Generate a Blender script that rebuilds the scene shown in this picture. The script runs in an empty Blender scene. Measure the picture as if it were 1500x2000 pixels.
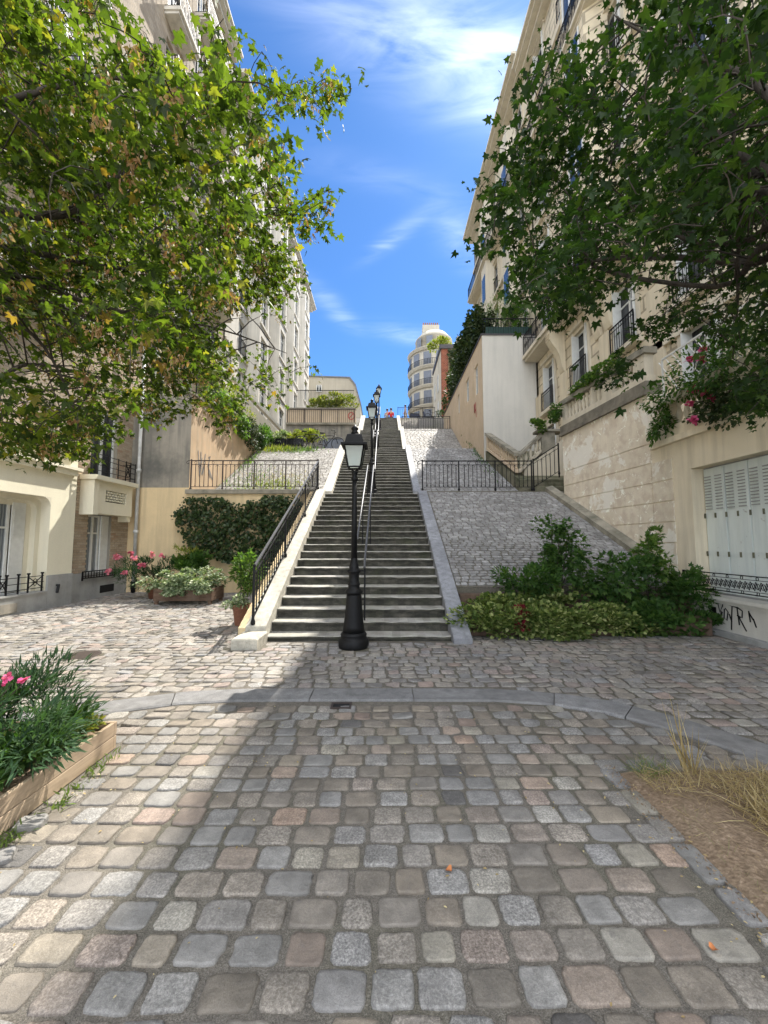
import bpy, math, random
import numpy as np
from mathutils import Vector, Matrix

# ------------------------------------------------------------------ camera, sky, sun, exposure
C = bpy.context.scene.collection
SC = bpy.context.scene
F, PITCH, EYE = 770.0, math.atan(60.0 / 770.0), 1.6
cam_d = bpy.data.cameras.new('camera')
cam_d.sensor_fit = 'VERTICAL'; cam_d.sensor_height = 24.0; cam_d.lens = 24.0 * F / 2000.0
cam_d.clip_start = 0.05; cam_d.clip_end = 2000.0
cam = bpy.data.objects.new('camera', cam_d); C.objects.link(cam)
cam.location = (0, 0, EYE); cam.rotation_euler = (math.pi / 2 + PITCH, 0, 0)
SC.camera = cam

def ray(x, y):
    """direction of a point of the photograph, scaled to unit depth along Y"""
    v = 1000.0 - y
    D = F * math.cos(PITCH) - v * math.sin(PITCH)
    return (x - 750.0) / D, (v * math.cos(PITCH) + F * math.sin(PITCH)) / D
def at(x, y, Y):
    a, m = ray(x, y)
    return Vector((a * Y, Y, EYE + m * Y))
def proj(X, Y, Z):
    """numpy: world -> photograph"""
    c, s = math.cos(PITCH), math.sin(PITCH)
    dz = Z - EYE
    d = Y * c + dz * s
    u = -Y * s + dz * c
    return 750 + F * X / d, 1000 - F * u / d

SUN = Vector((0.29, 0.68, 1.0)).normalized()
SUN_EL = math.asin(SUN.z); SUN_ROT = math.atan2(SUN.x, SUN.y)
world = bpy.data.worlds.new('World'); SC.world = world; world.use_nodes = True
wn, wl = world.node_tree.nodes, world.node_tree.links
wn.clear()
w_out = wn.new('ShaderNodeOutputWorld'); w_bg = wn.new('ShaderNodeBackground')
sky = wn.new('ShaderNodeTexSky'); sky.sky_type = 'NISHITA'; sky.sun_disc = False
sky.sun_elevation = SUN_EL; sky.sun_rotation = SUN_ROT
sky.altitude = 100; sky.air_density = 1.0; sky.dust_density = 0.15; sky.ozone_density = 3.0
w_bg.inputs['Strength'].default_value = 0.06
wl.new(w_bg.outputs[0], w_out.inputs[0])
# cirrus on a flat layer high above: direction / its height
w_tc = wn.new('ShaderNodeTexCoord'); w_sep = wn.new('ShaderNodeSeparateXYZ')
wl.new(w_tc.outputs['Generated'], w_sep.inputs[0])
def wmath(op, a, b=None, c=None):
    n = wn.new('ShaderNodeMath'); n.operation = op
    for i, v in enumerate((a, b, c)):
        if v is None: continue
        if isinstance(v, (int, float)): n.inputs[i].default_value = v
        else: wl.new(v, n.inputs[i])
    return n.outputs[0]
zc = wmath('MAXIMUM', w_sep.outputs[2], 0.06)
cu = wmath('DIVIDE', w_sep.outputs[0], zc); cv = wmath('DIVIDE', w_sep.outputs[1], zc)
comb = wn.new('ShaderNodeCombineXYZ'); wl.new(cu, comb.inputs[0]); wl.new(cv, comb.inputs[1])
def cloud_uv(x, y):
    a, m = ray(x, y)
    return a / m, 1.0 / m
def blob(p, q, width, soft=1.0):
    """a soft streak between two points of the cloud layer"""
    (x0, y0), (x1, y1) = cloud_uv(*p), cloud_uv(*q)
    cx, cy = (x0 + x1) / 2, (y0 + y1) / 2
    L = math.hypot(x1 - x0, y1 - y0) / 2; A = math.atan2(y1 - y0, x1 - x0)
    dx = wmath('SUBTRACT', cu, cx); dy = wmath('SUBTRACT', cv, cy)
    ux = wmath('ADD', wmath('MULTIPLY', dx, math.cos(A) / L), wmath('MULTIPLY', dy, math.sin(A) / L))
    uy = wmath('ADD', wmath('MULTIPLY', dx, -math.sin(A) / width), wmath('MULTIPLY', dy, math.cos(A) / width))
    r2 = wmath('ADD', wmath('MULTIPLY', ux, ux), wmath('MULTIPLY', uy, uy))
    return wmath('MULTIPLY', wmath('POWER', 2.718, wmath('MULTIPLY', r2, -1.0)), soft)
blobs = [blob((560, -60), (1060, 230), 0.085, 1.2), blob((900, 40), (1080, 190), 0.075, 1.1), blob((720, 500), (820, 425), 0.030, 0.75),
         blob((610, 560), (690, 640), 0.05, 0.6), blob((865, 400), (930, 520), 0.06, 0.5), blob((730, 640), (840, 665), 0.07, 0.6),
         blob((590, 300), (860, 380), 0.05, 0.22)]
tot = blobs[0]
for b in blobs[1:]: tot = wmath('ADD', tot, b)
w_map = wn.new('ShaderNodeMapping'); w_map.inputs['Rotation'].default_value = (0, 0, math.radians(-35)); w_map.inputs['Scale'].default_value = (2.0, 6.5, 1)
wl.new(comb.outputs[0], w_map.inputs[0])
w_no = wn.new('ShaderNodeTexNoise'); w_no.inputs['Scale'].default_value = 1.6; w_no.inputs['Detail'].default_value = 9; w_no.inputs['Roughness'].default_value = 0.55
w_no.inputs['Distortion'].default_value = 0.9
wl.new(w_map.outputs[0], w_no.inputs[0])
nz = wmath('MULTIPLY', wmath('SUBTRACT', w_no.outputs[0], 0.30), 2.6)
thin = wmath('MULTIPLY', wmath('MAXIMUM', wmath('MULTIPLY', tot, nz), 0.0), 0.115)
# bright clouds added out of view, overhead and behind, to fill the shade
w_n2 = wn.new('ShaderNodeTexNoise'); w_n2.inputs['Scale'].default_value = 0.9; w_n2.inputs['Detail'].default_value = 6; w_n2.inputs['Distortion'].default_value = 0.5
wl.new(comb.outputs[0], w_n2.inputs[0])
fill_clouds = wmath('MINIMUM', wmath('MAXIMUM', wmath('MULTIPLY', wmath('SUBTRACT', w_n2.outputs[0], 0.40), 5.0), 0.0), 0.9)
out_of_view = wmath('MINIMUM', wmath('MAXIMUM', wmath('MULTIPLY', wmath('SUBTRACT', 0.42, cv), 4.0), 0.0), 1.0)
amt = wmath('MINIMUM', wmath('MAXIMUM', thin, wmath('MULTIPLY', fill_clouds, out_of_view)), 0.92)
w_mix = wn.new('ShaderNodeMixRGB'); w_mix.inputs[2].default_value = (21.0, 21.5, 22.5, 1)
w_tint = wn.new('ShaderNodeMixRGB'); w_tint.blend_type = 'MULTIPLY'; w_tint.inputs[0].default_value = 1.0
w_tint.inputs[2].default_value = (0.32, 0.52, 0.72, 1)
wl.new(sky.outputs[0], w_tint.inputs[1])
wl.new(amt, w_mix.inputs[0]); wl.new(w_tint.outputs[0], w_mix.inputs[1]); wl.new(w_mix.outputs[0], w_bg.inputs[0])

sun_d = bpy.data.lights.new('sun', 'SUN'); sun_d.energy = 2.25; sun_d.angle = math.radians(0.53); sun_d.color = (1.0, 0.95, 0.87)
sun_o = bpy.data.objects.new('sun', sun_d); C.objects.link(sun_o)
sun_o.rotation_euler = SUN.to_track_quat('Z', 'Y').to_euler(); sun_o.location = (0, 0, 60)
vs = SC.view_settings
vs.view_transform = 'Standard'; vs.look = 'None'; vs.gamma = 1.0; vs.use_curve_mapping = False
vs.exposure = 2.18
SC.display_settings.display_device = 'sRGB'
SC.cycles.max_bounces = 7; SC.cycles.diffuse_bounces = 4; SC.cycles.transparent_max_bounces = 12

rnd = random.Random(7); npr = np.random.default_rng(11)
R = math.radians

# ------------------------------------------------------------------ mesh helpers
class MB:
    def __init__(s): s.v = []; s.f = []; s.m = []; s.sm = False
    def face(s, pts, m=0):
        n = len(s.v); s.v += [tuple(p) for p in pts]; s.f.append(tuple(range(n, n + len(pts)))); s.m.append(m)
    def raw(s, vs_, fs, m=0):
        n = len(s.v); s.v += [tuple(p) for p in vs_]
        for f in fs: s.f.append(tuple(n + i for i in f)); s.m.append(m)
    def box(s, x0, x1, y0, y1, z0, z1, m=0):
        if x0 > x1: x0, x1 = x1, x0
        if y0 > y1: y0, y1 = y1, y0
        s.raw([(x0, y0, z0), (x1, y0, z0), (x1, y1, z0), (x0, y1, z0), (x0, y0, z1), (x1, y0, z1), (x1, y1, z1), (x0, y1, z1)],
              [(3, 2, 1, 0), (4, 5, 6, 7), (0, 1, 5, 4), (1, 2, 6, 5), (2, 3, 7, 6), (3, 0, 4, 7)], m)
    def bbox(s, x0, x1, y0, y1, z0, z1, b=0.01, m=0):
        """box with its top edges chamfered"""
        if x0 > x1: x0, x1 = x1, x0
        if y0 > y1: y0, y1 = y1, y0
        s.raw([(x0, y0, z0), (x1, y0, z0), (x1, y1, z0), (x0, y1, z0), (x0, y0, z1 - b), (x1, y0, z1 - b), (x1, y1, z1 - b), (x0, y1, z1 - b),
               (x0 + b, y0 + b, z1), (x1 - b, y0 + b, z1), (x1 - b, y1 - b, z1), (x0 + b, y1 - b, z1)],
              [(3, 2, 1, 0), (0, 1, 5, 4), (1, 2, 6, 5), (2, 3, 7, 6), (3, 0, 4, 7), (4, 5, 9, 8), (5, 6, 10, 9), (6, 7, 11, 10), (7, 4, 8, 11), (8, 9, 10, 11)], m)
    def hexa(s, b, t, m=0):
        """solid between a lower and an upper polygon (same count, ccw from above)"""
        n = len(b)
        s.raw(list(b) + list(t), [tuple(range(n))[::-1], tuple(range(n, 2 * n))] + [(i, (i + 1) % n, n + (i + 1) % n, n + i) for i in range(n)], m)
    def bar(s, p, q, w, d=None, m=0, up=(0, 0, 1)):
        p, q = Vector(p), Vector(q); d = d or w
        a = (q - p).normalized(); u = Vector(up)
        if abs(a.dot(u)) > 0.98: u = Vector((1, 0, 0))
        x = a.cross(u).normalized() * (w / 2); y = x.cross(a).normalized() * (d / 2)
        vs_ = [p - x - y, p + x - y, p + x + y, p - x + y, q - x - y, q + x - y, q + x + y, q - x + y]
        s.raw(vs_, [(0, 1, 2, 3), (7, 6, 5, 4), (0, 4, 5, 1), (1, 5, 6, 2), (2, 6, 7, 3), (3, 7, 4, 0)], m)
    def tube(s, pts, r, n=6, m=0, cap=True, closed=False):
        pts = [Vector(p) for p in pts]; k = len(pts)
        rr = r if isinstance(r, (list, tuple)) else [r] * k
        base = len(s.v); px = None
        for i, p in enumerate(pts):
            if closed: t = pts[(i + 1) % k] - pts[i - 1]
            else: t = pts[min(i + 1, k - 1)] - pts[max(i - 1, 0)]
            t = t.normalized() if t.length > 1e-9 else Vector((0, 0, 1))
            if px is None:
                px = t.orthogonal().normalized()
            px = (px - t * px.dot(t))
            px = px.normalized() if px.length > 1e-6 else t.orthogonal().normalized()
            py = t.cross(px)
            for j in range(n):
                a = 2 * math.pi * j / n
                s.v.append(tuple(p + (px * math.cos(a) + py * math.sin(a)) * rr[i]))
        segs = k if closed else k - 1
        for i in range(segs):
            i2 = (i + 1) % k
            for j in range(n):
                j2 = (j + 1) % n
                s.f.append((base + i * n + j, base + i * n + j2, base + i2 * n + j2, base + i2 * n + j)); s.m.append(m)
        if cap and not closed:
            s.f.append(tuple(base + j for j in range(n))[::-1]); s.m.append(m)
            s.f.append(tuple(base + (k - 1) * n + j for j in range(n))); s.m.append(m)
    def lathe(s, c, prof, n=16, m=0, a0=0.0, cap=True):
        base = len(s.v)
        for r, z in prof:
            for j in range(n):
                a = a0 + 2 * math.pi * j / n
                s.v.append((c[0] + r * math.cos(a), c[1] + r * math.sin(a), c[2] + z))
        k = len(prof)
        for i in range(k - 1):
            for j in range(n):
                j2 = (j + 1) % n
                s.f.append((base + i * n + j, base + i * n + j2, base + (i + 1) * n + j2, base + (i + 1) * n + j)); s.m.append(m)
        if cap:
            s.f.append(tuple(base + j for j in range(n))[::-1]); s.m.append(m)
            s.f.append(tuple(base + (k - 1) * n + j for j in range(n))); s.m.append(m)
    def ribbon(s, pts, w, nrm, m=0, thick=0.004):
        """flat paint stroke lying on a wall whose outward normal is nrm"""
        nrm = Vector(nrm); pts = [Vector(p) for p in pts]; L = []
        for i, p in enumerate(pts):
            t = (pts[min(i + 1, len(pts) - 1)] - pts[max(i - 1, 0)]).normalized()
            b = t.cross(nrm).normalized() * (w / 2)
            L.append((p + b + nrm * thick, p - b + nrm * thick))
        for a, b in zip(L, L[1:]): s.face([a[0], b[0], b[1], a[1]], m)
    def build(s, name, mat, parent=None, smooth=False, **kw):
        me = bpy.data.meshes.new(name)
        off = wloc(parent)
        me.from_pydata([(x - off[0], y - off[1], z - off[2]) for x, y, z in s.v], [], s.f)
        mats = mat if isinstance(mat, (list, tuple)) else [mat]
        for mm in mats: me.materials.append(mm)
        if len(mats) > 1: me.polygons.foreach_set('material_index', s.m)
        if smooth or s.sm: me.polygons.foreach_set('use_smooth', [True] * len(s.f))
        me.update()
        o = bpy.data.objects.new(name, me); C.objects.link(o); o.parent = parent
        tag(o, **kw)
        return o

WL = {}
def wloc(o):
    while o is not None:
        if o.name in WL: return WL[o.name]
        o = o.parent
    return (0, 0, 0)
def tag(o, label=None, cat=None, group=None, kind=None):
    if label: o['label'] = label
    if cat: o['category'] = cat
    if group: o['group'] = group
    if kind: o['kind'] = kind
    return o
def thing(name, loc, label, cat, group=None):
    o = bpy.data.objects.new(name, None); C.objects.link(o); o.location = loc; o.empty_display_size = 0.2
    WL[o.name] = tuple(loc)
    return tag(o, label, cat, group)
def put(mesh, name, parent, loc, rot=(0, 0, 0), scale=(1, 1, 1), **kw):
    """one more object of a shared mesh, placed in world coordinates under its parent"""
    o = bpy.data.objects.new(name, mesh); C.objects.link(o); o.parent = parent
    off = wloc(parent)
    o.location = (loc[0] - off[0], loc[1] - off[1], loc[2] - off[2]); o.rotation_euler = rot; o.scale = scale
    tag(o, **kw); return o
def kids(o): return [c for c in bpy.data.objects if c.parent == o]
def copy_tree(o, loc=None, label=None):
    c = o.copy(); C.objects.link(c)
    if loc is not None: c.location = loc
    if label: c['label'] = label
    for k in kids(o):
        d = k.copy(); C.objects.link(d); d.parent = c
        for g in kids(k):
            e = g.copy(); C.objects.link(e); e.parent = d
    return c

# ------------------------------------------------------------------ materials
MATS = {}
class NT:
    def __init__(s, name):
        s.mat = bpy.data.materials.new(name); s.mat.use_nodes = True
        s.n = s.mat.node_tree.nodes; s.l = s.mat.node_tree.links; s.n.clear()
        s.out = s.n.new('ShaderNodeOutputMaterial'); s.b = s.n.new('ShaderNodeBsdfPrincipled')
        s.l.new(s.b.outputs[0], s.out.inputs[0])
        s.tc = s.n.new('ShaderNodeTexCoord'); s.geo = s.n.new('ShaderNodeNewGeometry')
    def pos(s): return s.geo.outputs['Position']
    def sep(s, v=None):
        n = s.n.new('ShaderNodeSeparateXYZ'); s.l.new(v or s.pos(), n.inputs[0]); return n.outputs
    def set(s, sock, v):
        if isinstance(v, (int, float)): sock.default_value = v
        elif isinstance(v, (tuple, list)): sock.default_value = tuple(v) + ((1,) if len(v) == 3 and len(sock.default_value) == 4 else ())
        else: s.l.new(v, sock)
    def noise(s, scale, detail=4, rough=0.55, vec=None, dist=0.0, stretch=None):
        n = s.n.new('ShaderNodeTexNoise'); n.inputs['Scale'].default_value = scale; n.inputs['Detail'].default_value = detail
        n.inputs['Roughness'].default_value = rough; n.inputs['Distortion'].default_value = dist
        v = vec or s.pos()
        if stretch:
            mp = s.n.new('ShaderNodeMapping'); mp.inputs['Scale'].default_value = stretch; s.l.new(v, mp.inputs[0]); v = mp.outputs[0]
        s.l.new(v, n.inputs['Vector']); return n.outputs[0]
    def vor(s, scale, feature='F1', vec=None, out=0):
        n = s.n.new('ShaderNodeTexVoronoi'); n.inputs['Scale'].default_value = scale; n.feature = feature
        s.l.new(vec or s.pos(), n.inputs['Vector']); return n.outputs[out]
    def m(s, op, a, b=None, c=None):
        n = s.n.new('ShaderNodeMath'); n.operation = op
        for i, v in enumerate((a, b, c)):
            if v is not None: s.set(n.inputs[i], v)
        return n.outputs[0]
    def ramp(s, fac, stops, interp='LINEAR'):
        n = s.n.new('ShaderNodeValToRGB'); n.color_ramp.interpolation = interp
        e = n.color_ramp.elements
        while len(e) < len(stops): e.new(0.5)
        for i, (p, c) in enumerate(stops):
            e[i].position = p; e[i].color = (c if isinstance(c, (tuple, list)) else (c, c, c)) + ((1,) if not isinstance(c, (tuple, list)) or len(c) == 3 else ()) if isinstance(c, tuple) else (c, c, c, 1)
        s.l.new(fac, n.inputs[0]); return n.outputs[0]
    def mix(s, fac, a, b, mode='MIX'):
        n = s.n.new('ShaderNodeMixRGB'); n.blend_type = mode
        s.set(n.inputs[0], fac); s.set(n.inputs[1], a); s.set(n.inputs[2], b); return n.outputs[0]
    def rand(s):
        oi = s.n.new('ShaderNodeObjectInfo')
        return s.m('FRACT', s.m('ADD', s.m('MULTIPLY', oi.outputs['Random'], 7.13), s.geo.outputs['Random Per Island']))
    def bump(s, h, strength=0.3, dist=0.01):
        n = s.n.new('ShaderNodeBump'); n.inputs['Strength'].default_value = strength; n.inputs['Distance'].default_value = dist
        s.l.new(h, n.inputs['Height']); s.l.new(n.outputs[0], s.b.inputs['Normal'])
    def fin(s, col=None, rough=0.8, spec=None, metal=None):
        if col is not None: s.set(s.b.inputs['Base Color'], col)
        s.set(s.b.inputs['Roughness'], rough)
        if spec is not None: s.b.inputs['Specular IOR Level'].default_value = spec
        if metal is not None: s.b.inputs['Metallic'].default_value = metal
        return s.mat

def mat_stone(name, stops, speck=0.5, rough=0.75, bumpd=0.006, fine=95, joint=None, tint=None):
    t = NT(name); r = t.rand()
    if name in ('granite_slab', 'granite_coping', 'pale_coping_stone'): r = t.n.new('ShaderNodeObjectInfo').outputs['Random']
    base = t.ramp(r, stops, 'LINEAR')
    n1 = t.noise(9, 3); n2 = t.noise(fine, 4, 0.7); n3 = t.noise(fine * 3.1, 2, 0.6)
    r2 = t.m('FRACT', t.m('MULTIPLY', r, 37.7))
    amt = t.m('MULTIPLY', t.m('POWER', r2, 1.4), speck)
    sp = t.ramp(n2, [(0.36, 0.18), (0.50, 0.55), (0.62, 1.0)])
    c = t.mix(amt, base, t.mix(1.0, t.mix(0.35, base, (0.42, 0.42, 0.43)), t.mix(1.0, sp, (1.7, 1.7, 1.7), 'MULTIPLY'), 'MULTIPLY'))
    c = t.mix(0.55, c, t.mix(1.0, c, t.ramp(n1, [(0.3, 0.55), (0.7, 1.35)]), 'MULTIPLY'))
    c = t.mix(1.0, c, tint, 'MULTIPLY') if tint else c
    gr = t.noise(1.3, 5, 0.65); c = t.mix(0.6, c, t.mix(1.0, c, t.ramp(gr, [(0.32, 0.66), (0.66, 1.22)]), 'MULTIPLY'))
    wr = t.noise(22, 5, 0.7); c = t.mix(t.m('MULTIPLY', t.ramp(wr, [(0.56, 0.0), (0.70, 1.0)]), 0.5), c, (0.11, 0.10, 0.088))
    c = t.mix(0.5, c, t.mix(1.0, c, t.ramp(n3, [(0.35, 0.6), (0.65, 1.35)]), 'MULTIPLY'))
    h = t.m('ADD', t.m('MULTIPLY', wr, 1.6), t.m('MULTIPLY', n2, 0.5)); h = t.m('ADD', h, t.m('ADD', t.m('MULTIPLY', n1, 1.2), t.m('MULTIPLY', n3, 0.35)))
    t.bump(h, 0.55, bumpd)
    return t.fin(c, rough)

M = {}
M['cobble'] = mat_stone('cobblestone', [(0.0, (0.155, 0.142, 0.125)), (0.16, (0.20, 0.178, 0.152)), (0.32, (0.215, 0.19, 0.162)), (0.44, (0.19, 0.192, 0.195)), (0.56, (0.235, 0.235, 0.235)),
                                         (0.66, (0.205, 0.207, 0.215)), (0.76, (0.195, 0.178, 0.158)), (0.84, (0.235, 0.180, 0.155)), (0.90, (0.25, 0.235, 0.195)), (0.955, (0.28, 0.275, 0.262)), (0.975, (0.30, 0.21, 0.155)), (0.985, (0.09, 0.088, 0.088)), (1.0, (0.085, 0.083, 0.085))], 0.6, bumpd=0.009, tint=(0.93, 0.885, 0.80))
M['cobble_far'] = mat_stone('cobblestone_plaza', [(0.0, (0.16, 0.147, 0.13)), (0.3, (0.22, 0.197, 0.165)), (0.5, (0.265, 0.232, 0.187)), (0.7, (0.21, 0.205, 0.195)), (0.85, (0.255, 0.195, 0.16)), (1.0, (0.30, 0.28, 0.235))], 0.5, fine=60)
M['sett'] = mat_stone('ramp_sett', [(0.0, (0.19, 0.182, 0.168)), (0.4, (0.225, 0.215, 0.20)), (0.8, (0.265, 0.258, 0.242)), (1.0, (0.34, 0.33, 0.31))], 0.35, fine=50)
M['sett_warm'] = mat_stone('ramp_sett_warm', [(0.0, (0.21, 0.19, 0.16)), (0.5, (0.27, 0.25, 0.215)), (1.0, (0.33, 0.31, 0.27))], 0.3, fine=50)
M['granite'] = mat_stone('granite_slab', [(0.0, (0.135, 0.131, 0.126)), (0.5, (0.16, 0.156, 0.15)), (1.0, (0.19, 0.185, 0.178))], 0.7, 0.88, 0.003, 150)
M['granite_light'] = mat_stone('granite_coping', [(0.0, (0.198, 0.202, 0.216)), (0.5, (0.244, 0.248, 0.262)), (1.0, (0.276, 0.281, 0.294))], 0.7, 0.7, 0.002, 150)
M['pale_stone'] = mat_stone('pale_coping_stone', [(0.0, (0.43, 0.40, 0.33)), (0.5, (0.47, 0.44, 0.36)), (1.0, (0.50, 0.475, 0.40))], 0.25, 0.8, 0.003, 60)

def m_joint():
    t = NT('sandy_joint'); a = t.noise(240, 3, 0.7); b = t.noise(28, 4); c3 = t.vor(160)
    c = t.ramp(a, [(0.3, (0.075, 0.066, 0.055)), (0.5, (0.145, 0.130, 0.108)), (0.70, (0.26, 0.236, 0.20))])
    c = t.mix(0.5, c, t.mix(1.0, c, t.ramp(b, [(0.3, 0.6), (0.7, 1.3)]), 'MULTIPLY'))
    big = t.noise(1.1, 3)
    c = t.mix(t.ramp(big, [(0.45, 0.0), (0.7, 0.45)]), c, t.mix(1.0, c, (0.72, 0.80, 0.55), 'MULTIPLY'))
    t.bump(t.m('ADD', a, t.m('MULTIPLY', c3, 0.7)), 0.7, 0.008); return t.fin(c, 0.95, 0.2)
M['joint'] = m_joint()

def m_tread():
    t = NT('worn_step_stone'); r = t.rand()
    a = t.noise(60, 4, 0.7); b = t.noise(3.5, 5, 0.6); g = t.noise(1.3, 4, 0.6, stretch=(1, 2, 2))
    c = t.mix(t.ramp(b, [(0.3, 0.0), (0.7, 1.0)]), (0.25, 0.235, 0.20), (0.43, 0.41, 0.37))
    c = t.mix(t.m('MULTIPLY', t.ramp(g, [(0.45, 0.0), (0.65, 1.0)]), 0.3), c, (0.24, 0.25, 0.17))
    c = t.mix(0.4, c, t.mix(1.0, c, t.ramp(a, [(0.3, 0.5), (0.7, 1.4)]), 'MULTIPLY'))
    c = t.mix(1.0, c, t.ramp(r, [(0.0, 0.8), (1.0, 1.15)]), 'MULTIPLY')
    t.bump(t.m('ADD', a, b), 0.5, 0.006); return t.fin(c, 0.85)
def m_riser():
    t = NT('dark_riser'); r = t.rand()  # riser faces darker than the treads, with random mottling
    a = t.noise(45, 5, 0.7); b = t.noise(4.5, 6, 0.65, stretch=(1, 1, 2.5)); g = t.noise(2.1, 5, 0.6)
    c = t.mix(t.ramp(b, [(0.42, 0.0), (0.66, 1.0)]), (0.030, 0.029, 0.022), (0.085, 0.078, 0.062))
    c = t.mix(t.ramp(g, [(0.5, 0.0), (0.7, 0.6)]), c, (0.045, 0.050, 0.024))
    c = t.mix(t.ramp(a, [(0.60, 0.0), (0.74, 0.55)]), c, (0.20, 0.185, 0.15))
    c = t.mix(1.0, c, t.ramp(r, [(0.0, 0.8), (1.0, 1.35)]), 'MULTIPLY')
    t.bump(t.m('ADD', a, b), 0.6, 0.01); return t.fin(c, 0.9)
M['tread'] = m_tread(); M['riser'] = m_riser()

def m_plaster(name, base, dark=None, warm=None, scale=0.8, amt=0.5, streak=0.4, peel=None, peel_amt=0.0, bmp=0.004):
    t = NT(name); p = t.pos()
    big = t.noise(scale, 6, 0.62); mid = t.noise(scale * 6, 5, 0.6); fine = t.noise(90, 3, 0.6)
    st = t.noise(1.0, 5, 0.6, stretch=(5, 5, 0.35))
    dark = dark or tuple(x * 0.62 for x in base)
    c = t.mix(t.m('MULTIPLY', t.ramp(big, [(0.40, 0.0), (0.70, 1.0)]), amt), base, dark)
    c = t.mix(t.m('MULTIPLY', t.ramp(st, [(0.45, 0.0), (0.70, 1.0)]), streak), c, dark)
    if warm: c = t.mix(t.m('MULTIPLY', t.ramp(mid, [(0.45, 0.0), (0.62, 1.0)]), 0.45), c, warm)
    if peel:
        pn = t.noise(0.95, 9, 0.70, dist=0.4)
        msk = t.ramp(pn, [(0.545, 0.0), (0.56, 1.0)], 'LINEAR')
        c = t.mix(t.m('MULTIPLY', msk, peel_amt), c, peel)
        pn2 = t.noise(3.3, 7, 0.75, dist=0.8)
        c = t.mix(t.m('MULTIPLY', t.ramp(pn2, [(0.60, 0.0), (0.615, 1.0)]), peel_amt), c, tuple(min(1, x * 1.25) for x in peel))
    c = t.mix(0.25, c, t.mix(1.0, c, t.ramp(fine, [(0.3, 0.7), (0.7, 1.25)]), 'MULTIPLY'))
    t.bump(t.m('ADD', fine, t.m('MULTIPLY', mid, 1.5)), 0.35, bmp); return t.fin(c, 0.9, 0.25)
M['cream'] = m_plaster('cream_render', (0.720, 0.672, 0.528), amt=0.2, streak=0.25)
M['bay_cream'] = m_plaster('pale_cream_paint', (0.805, 0.756, 0.586), amt=0.12, streak=0.12)
M['lime'] = m_plaster('limestone_facade', (0.650, 0.566, 0.410), (0.33, 0.28, 0.20), amt=0.25, streak=0.35)
M['lime2'] = m_plaster('pale_limestone', (0.640, 0.576, 0.448), (0.34, 0.30, 0.23), amt=0.3, streak=0.35)
M['white_facade'] = m_plaster('white_left_facade', (0.621, 0.581, 0.499), (0.30, 0.28, 0.24), amt=0.25, streak=0.5)
M['orange'] = m_plaster('faded_orange_render', (0.598, 0.425, 0.270), (0.30, 0.235, 0.16), warm=(0.50, 0.40, 0.28), amt=0.45, streak=0.65)
M['peach'] = m_plaster('peach_render', (0.63, 0.50, 0.355), (0.42, 0.33, 0.23), warm=(0.54, 0.42, 0.27), amt=0.5, streak=0.25)
M['grey_stain_shade'] = m_plaster('grey_stain_shade_render', (0.324, 0.294, 0.240), (0.12, 0.118, 0.105), amt=0.9, streak=0.7, scale=1.1)
M['ochre'] = m_plaster('ochre_wall', (0.72, 0.56, 0.33), (0.36, 0.29, 0.18), amt=0.35, streak=0.4)
M['white_wall'] = m_plaster('offwhite_wall', (0.625, 0.594, 0.525), (0.40, 0.39, 0.35), amt=0.25, streak=0.3)
M['peeling'] = m_plaster('peeling_beige_wall', (0.78, 0.69, 0.54), (0.43, 0.37, 0.28), warm=(0.52, 0.40, 0.30), amt=0.35, streak=0.25, peel=(0.84, 0.80, 0.70), peel_amt=0.8)
M['beige'] = m_plaster('beige_render', (0.82, 0.72, 0.54), (0.42, 0.36, 0.26), amt=0.25, streak=0.45)
M['plinth'] = m_plaster('grey_plinth', (0.375, 0.375, 0.356), (0.19, 0.19, 0.18), scale=2.2, amt=0.6, streak=0.3)
M['mossy'] = m_plaster('mossy_stone', (0.20, 0.185, 0.13), (0.055, 0.062, 0.032), scale=2.0, amt=1.0, streak=0.4)
M['old_stone'] = m_plaster('weathered_coping', (0.33, 0.30, 0.235), (0.12, 0.115, 0.085), scale=2.4, amt=0.9, streak=0.3)
M['dark_cornice'] = m_plaster('dark_cornice_stone', (0.24, 0.215, 0.165), (0.10, 0.092, 0.075), scale=3, amt=0.8, streak=0.3)

def m_simple(name, col, rough=0.5, metal=0.0, spec=0.5, nz=0.2, sc=30):
    t = NT(name); a = t.noise(sc, 4)
    c = t.mix(nz, col, t.mix(1.0, col, t.ramp(a, [(0.3, 0.5), (0.7, 1.5)]), 'MULTIPLY'))
    t.bump(a, 0.1, 0.002)
    return t.fin(c, rough, spec, metal)
M['iron'] = m_simple('black_iron', (0.0065, 0.0065, 0.007), 0.55, 0.0, 0.22, 0.5, 18)
M['rust_iron'] = m_simple('weathered_iron', (0.040, 0.028, 0.022), 0.6, 0.0, 0.4, 0.6)
M['steel'] = m_simple('highlight_grey_metal', (0.10, 0.10, 0.105), 0.42, 0.3, 0.4)  # lighter than the iron: rail highlights put into the grey
M['white_paint'] = m_simple('white_paint', (0.66, 0.66, 0.62), 0.55, 0, 0.4, 0.15, 8)
M['pipe'] = m_simple('pale_pipe', (0.50, 0.50, 0.47), 0.5, 0, 0.4, 0.3, 6)
M['zinc'] = m_simple('zinc_roof', (0.13, 0.14, 0.16), 0.45, 0.3, 0.5, 0.3, 3)
M['dark_roof'] = m_simple('roof_edge', (0.06, 0.055, 0.06), 0.6)
M['dark'] = m_simple('dark_void', (0.006, 0.006, 0.006), 0.9)
M['terracotta'] = m_simple('terracotta', (0.20, 0.085, 0.05), 0.75, 0, 0.3, 0.5)
M['rubber'] = m_simple('black_rubber', (0.015, 0.015, 0.016), 0.7)
M['paint_black'] = m_simple('black_spray_paint', (0.012, 0.012, 0.013), 0.6)
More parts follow.
